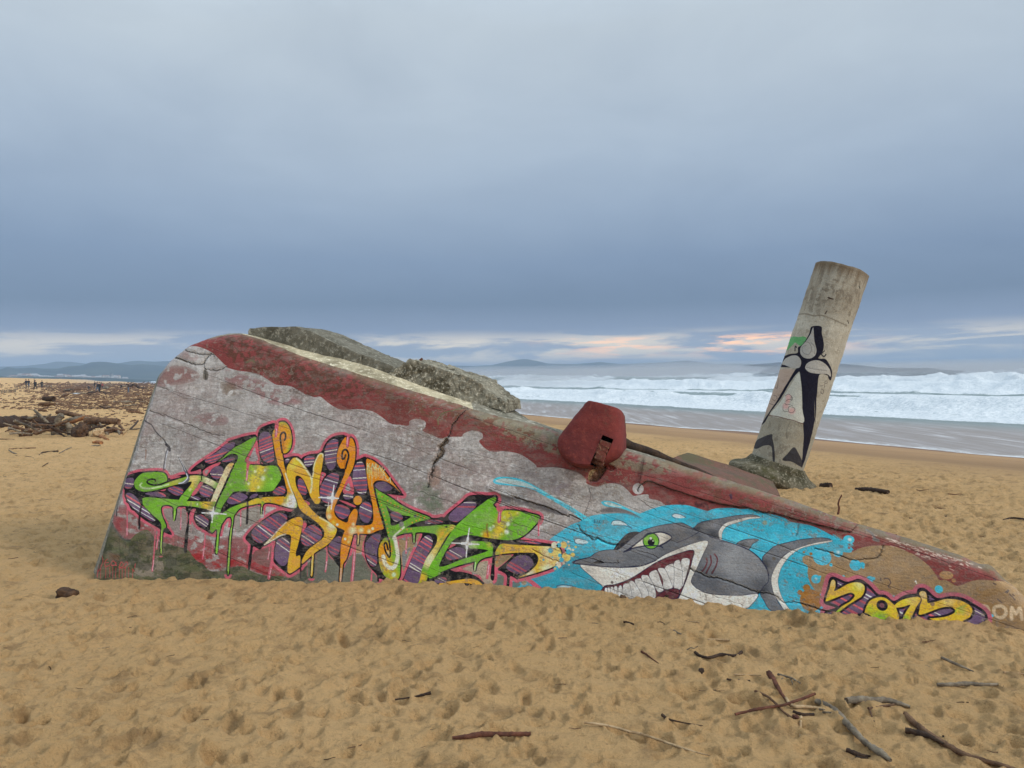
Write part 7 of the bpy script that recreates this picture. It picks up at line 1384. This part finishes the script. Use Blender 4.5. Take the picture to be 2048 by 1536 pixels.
# ------------------------------------------------------------------ the log pile on the left
PILE = [
 ("W -200,975 0,945 150,925 400,900 600,895 690,890", [70, 66, 62, 52, 55, 50], WD_DARK, 'huge dark trunk leaving the frame at the left edge, biggest of the pile', .0, 'driftwood_log'),
 ("W 1050,872 1150,868 1250,868 1380,875 1462,882", [38, 38, 36, 34, 32], WD_BRN, 'straight brown log sticking out of the pile to the right', .35, 'driftwood_log'),
 ("W 700,765 780,768 860,785 1000,825 1100,868", [22, 26, 26, 24, 22], WD_BRN, 'brown pole at the top of the pile slanting down to the right', .75, 'driftwood_log'),
 ("W 815,905 880,885 950,862 1010,838 1072,818", [8, 18, 22, 20, 14], WD_ORA, 'orange freshly split plank end on top of the pile', .55, 'split_plank'),
 ("W 780,880 860,860 960,840 1050,815", [16, 24, 24, 14], WD_GREY, 'grey brown log lying just above the orange split plank', .6, 'driftwood_log'),
 ("W 418,735 460,775 500,815 560,870 605,920 632,985 640,1050", [12, 14, 14, 15, 15, 12, 10], WD_GREY, 'pale bare branch leaning over the huge dark trunk', .5, 'driftwood_branch'),
 ("W 518,865 560,835 625,792", [11, 11, 10], WD_GREY, 'short pale stick crossing the leaning bare branch', .65, 'driftwood_stick'),
 ("W 760,795 735,830 700,910 680,980 700,1040 745,1085 810,1085", [28, 34, 36, 36, 34, 28, 20], WD_GREY, 'thick pale bent limb in the middle of the pile', .45, 'driftwood_branch'),
 ("W 820,905 850,950 852,1010 866,1060 885,1105", [26, 30, 26, 24, 22], WD_GREY, 'pale stump leg standing right of the bent limb', .2, 'driftwood_branch'),
 ("W 1050,840 1110,880 1150,915 1165,950", [22, 28, 28, 24], WD_GREY, 'grey stub rising behind the root ball', .4, 'driftwood_log'),
 ("W 1222,892 1245,930 1280,985 1320,1040 1345,1075", [7, 14, 16, 16, 12], WD_GREY, 'slim grey pole leaning on the right side of the pile', .2, 'driftwood_stick'),
 ("W 1370,1092 1440,1078 1500,1050 1545,1010 1572,978", [8, 8, 8, 7, 5], WD_PALE, 'curved pale branch nearest the wall at the right of the pile', .05, 'driftwood_branch'),
 ("W 1192,1028 1160,1070 1120,1120", [10, 10, 8], WD_PALE, 'short pale stick in front of the tan root ball', .05, 'driftwood_stick'),
 ("W 340,842 400,835 455,808", [13, 14, 12], WD_GREY, 'pale short log behind the huge dark trunk', .4, 'driftwood_log'),
 ("W 475,742 520,742 565,746", [12, 13, 12], WD_BRN, 'small brown log on the sand behind the pile', .02, 'driftwood_log'),
 ("W 490,662 560,664 620,664 676,668", [16, 20, 18, 14], WD_BRN, 'brown rotten log alone behind the pile', .02, 'driftwood_log'),
 ("W 530,600 580,602 630,604 662,605", [20, 26, 28, 28], WD_DARK, 'thick round log with a black cut end facing the camera', .02, 'driftwood_log'),
 ("W 100,1022 200,1012 240,1010", [10, 14, 12], WD_PALE, 'pale flat piece at the foot of the huge dark trunk', .0, 'driftwood_stick'),
 ("W 470,1035 540,1010 600,985 640,960", [12, 26, 26, 14], WD_GREY, 'grey forked piece lying left of the bent limb', .0, 'driftwood_branch'),
 ("W 400,1010 440,990 490,985", [14, 20, 14], WD_BRN, 'brown knotty piece below the huge dark trunk', .0, 'driftwood_branch'),
 ("W 330,960 620,965 760,1000 900,1000 1080,960", [28, 34, 34, 30, 30], WD_DARK, 'dark log buried under the middle of the pile', .0, 'driftwood_log'),
 ("W 1180,1045 1260,1085 1330,1105", [26, 18, 12], WD_ORA, 'tan splintered root in front of the pile', .0, 'driftwood_branch'),
 ("W 1300,1040 1380,1010 1440,1010 1500,1035", [22, 30, 26, 14], WD_BRN, 'brown crumbly piece at the right foot of the pile', .0, 'driftwood_log'),
 ("W 110,1236 200,1228 300,1218 440,1208", [5, 6, 6, 5], WD_BRN, 'long thin crooked stick below the left of the pile', .0, 'driftwood_stick'),
 ("W 110,1260 160,1272 205,1275", [6, 8, 6], WD_GREY, 'short grey stick under the long crooked one', .0, 'driftwood_stick'),
 ("W 478,1297 520,1272 560,1266 640,1262 706,1268", [5, 7, 8, 8, 12], WD_DARK, 'dark branch with a knob on its right end below the pile', .0, 'driftwood_branch'),
 ("W 730,1282 800,1250 880,1215", [4, 5, 4], WD_GREY, 'fine grey twig rising to the right beside the knobbed branch', .0, 'driftwood_stick'),
 ("W -60,1098 60,1100 190,1106", [5, 6, 5], WD_BRN, 'straight brown stick at the left edge below the huge trunk', .0, 'driftwood_stick'),
 ("W 1130,1185 1190,1190 1240,1188", [8, 9, 5], WD_GREY, 'grey flat stick in front of the pile', .0, 'driftwood_stick'),
 ("W 1140,1150 1190,1148 1250,1160", [14, 20, 20], WD_ORA, 'tan cylinder of wood lying before the pile', .0, 'driftwood_log'),
 ("W 525,1450 560,1432 592,1415", [4, 5, 4], WD_DARK, 'dark little twig alone low on the left beach', .0, 'driftwood_stick'),
 ("Z -10,911 20,911 62,914 70,921", [2, 2.5, 2.5, 2], WD_BRN, 'thin brown stick at the left edge below the pile', .0, 'driftwood_stick')]
for i, (ps, rp_, m_, lb, lift, nm) in enumerate(PILE): 
    rp2 = [r_/6.145 for r_ in rp_]
    p_ = pp(ps)
    # the higher pieces of the heap are found on the sand under the heap and raised
    if lift > 0:
        base_y = 873.0; rad = []; P_ = []
        for (x_, y_), rr0 in zip(p_, np.interp(np.linspace(0, 1, len(p_)), np.linspace(0, 1, len(rp2)), rp2)):
            g0 = G(x_, base_y-2-3*lift); d_ = rays([(x_, y_)])[0]; t_ = g0.y/d_[1]; q_ = CAM+d_*t_; P_.append(q_); rad.append(rr0*np.linalg.norm(q_-CAM)/FPX)
        loc = np.mean(P_, 0); o = tube(nm, np.array(P_)-loc, rad, m_, None, 12, .22, 200+i); o.location = tuple(loc); tag(o, lb, 'driftwood')
    else: stick(' '.join(['Z']+['%.2f,%.2f' % (a, b_) for a, b_ in p_]), rp2, m_, lb, name=nm, seed=200+i, seg=12, noise_=.3)
lump('root_ball', 163, 873, 15, WD_ROT, 'dark brown root ball in the middle of the pile', 21, (1, .9, 1), emb=.6, amp=.5)
lump('root_ball', 197, 874, 11, WD_PALE, 'tan rounded root ball on the right of the pile', 22, (1.1, .9, .85), emb=.6, amp=.5)
lump('root_ball', 52, 872, 9, WD_BRN, 'brown knotty stump in front of the huge dark trunk', 23, (1.2, .9, .85), emb=.7, amp=.4)

gp = np.random.default_rng(77)
for k in range(44):
    bx, by = gp.uniform(10, 245), 868+gp.uniform(-4, 7); lf = gp.uniform(0, .7) if 60 < bx < 215 else gp.uniform(0, .15)
    g0 = G(bx, by); D_ = (g0-Vector(CAM)).length; L_ = gp.uniform(14, 46)*D_/FPX; an_ = gp.normal(0, .7); el = gp.normal(0, .35)
    dv = np.array([math.cos(an_)*math.cos(el), math.sin(an_)*math.cos(el), math.sin(el)])*L_; c_ = np.array([g0.x, g0.y, g0.z+.10+lf*.55+abs(dv[2])*.3])
    x_ = np.linspace(-.5, .5, 5)[:, None]*dv+np.cumsum(gp.normal(0, .03*L_, (5, 3)), 0)
    o = tube('driftwood_branch', x_, np.linspace(1, .5, 5)*gp.uniform(.8, 3.0)*D_/FPX, (WD_DARK, WD_BRN, WD_GREY, WD_BRN)[k % 4], None, 7, .3, 900+k); o.location = tuple(c_); tag(o, 'loose branch tangled into the log pile on the left', 'driftwood', 'loose branches tangled in the log pile')
# ------------------------------------------------------------------ the debris field further off
protos = []; mats_ = [WD_DARK, WD_BRN, WD_GREY, WD_DARK, WD_BRN, WD_PALE]
for k in range(12):
    g2 = np.random.default_rng(300+k); n_ = 6; x_ = np.linspace(-.5, .5, n_); yv = np.cumsum(g2.normal(0, .035 if k % 3 else .09, n_)); zv = np.abs(np.cumsum(g2.normal(0, .02 if k % 3 else .07, n_)))
    me_ = tube('driftwood_piece', np.stack([x_, yv, zv], 1), np.interp(x_, [-.5, 0, .5], [.05, .06*g2.uniform(.6, 1.5), .03]), mats_[k % 6], None, 7, .3, k); protos.append(me_)
used = set(); g3 = np.random.default_rng(33)
def scatter(proto, px, py, length, group, label, name, tilt=.12):
    a_ = G(px, py); k_ = id(proto)
    if k_ in used: o = proto.copy(); COL.objects.link(o)
    else: o = proto; used.add(k_)
    s_ = length; thick = g3.uniform(.6, 1.3)
    o.scale = (s_, s_*thick, s_*thick); o.rotation_euler = (g3.uniform(0, 6.28), g3.uniform(-tilt, tilt), g3.choice([0, math.pi])+g3.normal(0, .55)); o.location = (a_.x, a_.y, GZ(a_.x, a_.y)+.03*s_); o.name = name
    tag(o, label, 'driftwood', group); return o
n_done = 0; tries = 0
while n_done < 210 and tries < 4000:
    tries += 1; px_ = g3.uniform(0, 325); py_ = 770+90*g3.random()**1.9
    dens = sstep(20, 170, px_)*.9+.1
    if 805 < py_ < 880 and px_ < 250 and py_ > 822: dens *= .05
    if py_ > 826: dens *= .25
    if py_ < 772+px_*-.01: continue
    if g3.random() > dens: continue
    D_ = (G(px_, py_)-Vector(CAM)).length
    L_ = g3.uniform(5, 34)*(.6+.5*(g3.random()**3)*1.5)*D_/FPX
    scatter(protos[int(g3.integers(12))], px_, py_, min(L_, 5.5), 'driftwood strewn over the far left beach', 'weathered driftwood strewn over the beach behind the log pile', 'driftwood_piece'); n_done += 1
# uncounted small brushwood and chips between the logs
vs_, fs_ = [], []; g4 = np.random.default_rng(44)
QL = None
for k in range(6600):
    px_ = g4.uniform(-40, 330); py_ = 768.5+86*g4.random()**2.0
    if QL is None or k % 3 == 0:
        if g4.random() > sstep(0, 170, px_)*.85+.15 or (py_ > 820 and g4.random() > .12): QL = None; continue
        QL = G(px_, py_)
    jx, jy = g4.normal(0, .012*QL.y), g4.normal(0, .012*QL.y); q_ = Vector((QL.x+jx, QL.y+jy, QL.z+.03))
    D_ = (q_-Vector(CAM)).length; L_ = g4.uniform(1.5, 9)*D_/FPX; w_ = L_*g4.uniform(.03, .10)+.01; a_ = g4.normal(0, .7); el = g4.uniform(-.1, .5) if g4.random() < .3 else 0
    dx, dy = math.cos(a_)*L_/2, math.sin(a_)*L_/2; b0 = len(vs_)
    for sg in (-1, 1):
        for (oy, oz) in ((-w_, 0), (w_, 0), (0, w_*1.8)): vs_.append((q_.x+sg*dx-oy*math.sin(a_), q_.y+sg*dy+oy*math.cos(a_), q_.z+oz+(.5+.5*sg)*el*L_+.01))
    fs_ += [(b0, b0+1, b0+2), (b0+3, b0+5, b0+4), (b0, b0+3, b0+4, b0+1), (b0+1, b0+4, b0+5, b0+2), (b0+2, b0+5, b0+3, b0)]
bw = mesh_obj('brushwood', vs_, fs_, WD_BRN, smooth=False); tag(bw, kind='stuff')
# twigs on the near sand
tw = []
for k in range(6):
    g2 = np.random.default_rng(400+k); x_ = np.linspace(-.5, .5, 5); tw.append(tube('twig', np.stack([x_, np.cumsum(g2.normal(0, .06, 5)), .02+np.abs(g2.normal(0, .02, 5))], 1), np.interp(x_, [-.5, .5], [.04, .022]), (WD_DARK, WD_RED, WD_GREY, WD_PALE, WD_BRN, WD_DARK)[k], None, 5, .2, k))
for k in range(150):
    px_, py_ = g3.uniform(0, 2048), 1190+340*g3.random()**1.2
    if k % 4 == 0: px_, py_ = g3.uniform(0, 200), g3.uniform(885, 1150)
    if k % 7 == 1: px_, py_ = g3.uniform(1750, 2048), g3.uniform(960, 1080)
    if py_ < 1275 and px_ > 200 and py_ > 1100 and py_ < 1175+px_*.045: py_ += 90
    D_ = (G(px_, py_)-Vector(CAM)).length; o = scatter(tw[int(g3.integers(6))], px_, py_, g3.uniform(5, 26)*(g3.random()*.9+.3)*D_/FPX, 'small twigs scattered over the sand', 'small twig lying by itself on the trampled sand', 'twig', .05)
    o.location.z = float(terrain(np.array([o.location.x]), np.array([o.location.y]))[0])+.006
m_sh, t, b = mat('pale_shell'); b.inputs['Base Color'].default_value = (.7, .66, .58, 1)
m_wt, t, b = mat('white_sheet'); b.inputs['Base Color'].default_value = (.62, .64, .66, 1)
lump('plastic_sheet', 152, 789, 9, m_wt, 'pale sheet lying among the driftwood on the far left beach', 31, (1.0, .5, .12), 'litter', .8)

# ------------------------------------------------------------------ people
def skin_body(name, J, E, rad, mats, bands):
    me = bpy.data.meshes.new(name); me.from_pydata(J, E, []); me.update(); o = bpy.data.objects.new(name, me); COL.objects.link(o)
    md = o.modifiers.new('skin', 'SKIN'); sk = me.skin_vertices[0].data if me.skin_vertices else None
    if sk is None:
        bm = bmesh.new(); bm.from_mesh(me); lay_ = bm.verts.layers.skin.verify(); bm.verts.ensure_lookup_table()
        for i, v in enumerate(bm.verts): v[lay_].radius = rad[i]; v[lay_].use_root = (i == 0)
        bm.to_mesh(me); bm.free()
    else:
        for i, s_ in enumerate(sk): s_.radius = rad[i]; s_.use_root = (i == 0)
    ss = o.modifiers.new('sub', 'SUBSURF'); ss.levels = 1; ss.render_levels = 1
    bpy.context.view_layer.update(); dg = bpy.context.evaluated_depsgraph_get(); m2 = bpy.data.meshes.new_from_object(o.evaluated_get(dg)); bpy.data.objects.remove(o)
    m2.name = name; m2.materials.clear()
    for q in mats: m2.materials.append(q)
    for p_ in m2.polygons: p_.use_smooth = True; p_.material_index = bands(p_.center)
    return m2
def cm(name, c): m_, t, b = mat(name); b.inputs['Base Color'].default_value = L4(c, 1.2); b.inputs['Roughness'].default_value = .85; return m_
SKN = cm('skin', (170, 125, 100)); NAV = cm('navy_cloth', (30, 34, 48)); BLK = cm('black_cloth', (22, 22, 24)); JEA = cm('blue_jeans', (66, 84, 106)); GRYC = cm('grey_cloth', (70, 70, 74)); REDC = cm('red_cloth', (130, 46, 40)); HAIR = cm('dark_hair', (36, 28, 24)); BRW = cm('brown_cloth', (70, 52, 40))
def person(px, py, pose, jacket, trousers, label, face=0.0, scale=1.0, group=None):
    w_ = .10 if pose == 'stand' else .26
    if pose == 'crouch':
        J = [(0, 0, .42), (0, .10, .66), (0, .20, .88), (0, .24, 1.0), (0, .28, 1.12), (-.14, .32, .48), (-.15, .12, .08), (-.15, .24, .03), (.14, .32, .48), (.15, .12, .08), (.15, .24, .03), (-.19, .20, .86), (-.24, .42, .66), (-.12, .62, .62), (.19, .20, .86), (.24, .42, .66), (.12, .62, .62)]
    else:
        J = [(0, 0, .92), (0, .01, 1.15), (0, .02, 1.40), (0, .03, 1.50), (0, .05, 1.63), (-.11, w_*.5, .50), (-.12, w_*.9, .08), (-.12, w_*.9+.14, .03), (.11, -w_*.5, .50), (.12, -w_*1.0, .08), (.12, -w_*1.0+.14, .03), (-.20, .01, 1.38), (-.26, -.04, 1.10), (-.24, .06, .84), (.20, .01, 1.38), (.26, .04, 1.10), (.24, .14, .86)]
    E = [(0, 1), (1, 2), (2, 3), (3, 4), (0, 5), (5, 6), (6, 7), (0, 8), (8, 9), (9, 10), (2, 11), (11, 12), (12, 13), (2, 14), (14, 15), (15, 16)]
    rad = [(.16, .12), (.17, .12), (.16, .11), (.07, .07), (.105, .12), (.085, .09), (.05, .055), (.045, .035), (.085, .09), (.05, .055), (.045, .035), (.075, .075), (.055, .055), (.035, .035), (.075, .075), (.055, .055), (.035, .035)]
    zs = .50 if pose == 'crouch' else .88; zn = 1.0 if pose == 'crouch' else 1.49
    def bands(c): return 0 if c.z > zn else (1 if (c.z > zs or abs(c.x) > .2) else 2)
    m2 = skin_body('body', J, E, rad, [SKN, jacket, trousers], bands)
    e = empty('person'); o = bpy.data.objects.new('body', m2); COL.objects.link(o); o.parent = e
    hd = J[4]; hv = [(hd[0]+.118*math.sin(th)*math.cos(ph_), hd[1]-.018+.13*math.sin(th)*math.sin(ph_), hd[2]+.045+.13*math.cos(th)) for th in np.linspace(.01, 1.75, 6) for ph_ in np.linspace(0, 2*math.pi, 12, endpoint=False)]
    mesh_obj('hair', hv, grid_faces(6, 12, True), HAIR, e)
    a_ = G(px, py); e.location = (a_.x, a_.y, GZ(a_.x, a_.y)); e.rotation_euler = (0, 0, face); e.scale = (scale,)*3; tag(e, label, 'person', group)
person(52.5, 776, 'stand', NAV, GRYC, 'person in a navy jacket, left one of the pair standing closest together', 2.9)
person(57.5, 775.5, 'stand', BLK, JEA, 'person in a black jacket and lighter trousers, right one of the close pair', 3.3)
person(71, 779.5, 'walk', BLK, BLK, 'person dressed all in black walking right of the close pair', 1.2)
person(69, 772.5, 'stand', NAV, BLK, 'person half hidden behind the walker dressed in black', 2.0)
person(84, 777, 'stand', BLK, NAV, 'dark dressed person standing alone right of the walkers', .4)
person(175, 782, 'crouch', NAV, JEA, 'person crouching among the driftwood left of the middle pair', -.8)
person(189.5, 776.5, 'stand', BLK, NAV, 'person in black standing behind the pair in the driftwood', 2.6)
person(195, 783.5, 'walk', NAV, JEA, 'person in a dark top and blue jeans, left of the middle pair', -1.2)
person(199.5, 785, 'stand', BLK, BLK, 'person in a long black coat, right of the middle pair', 3.0)
person(205, 777, 'stand', REDC, NAV, 'small distant person in a red top', .2, .8)
person(243.5, 778, 'crouch', BLK, BLK, 'person in black bending down among the far driftwood', .9)
person(257, 785, 'stand', BRW, JEA, 'person in a brown jacket nearest the left edge of the wall', 2.2)

# ------------------------------------------------------------------ little fence posts on the dune, left
g5 = np.random.default_rng(55); pm = tube('fence_post', [(0, 0, -.2), (0, 0, .4), (.02, 0, 1.0)], [.05, .045, .04], WD_GREY, None, 6, .1, 1); first = True
for k in range(22):
    if k < 10: x_, y_ = 30+k*2.9+g5.uniform(-.8, .8), 777+k*.15
    else: x_, y_ = 2+(k-10)*2.7+g5.uniform(-.8, .8), 786-(k-10)*.1
    a_ = G(x_, y_)
    if a_.y > 600: continue
    o = pm if first else pm.copy()
    if not first: COL.objects.link(o)
    first = False; o.location = (a_.x, a_.y, GZ(a_.x, a_.y)); hgt_ = g5.uniform(5.5, 7.5)*a_.y/FPX; o.scale = (1.5, 1.5, hgt_); o.rotation_euler = (g5.normal(0, .08), g5.normal(0, .08), g5.uniform(0, 6)); tag(o, 'short thin wooden post of the dune fence at the far left', 'post', 'posts of the dune fence')
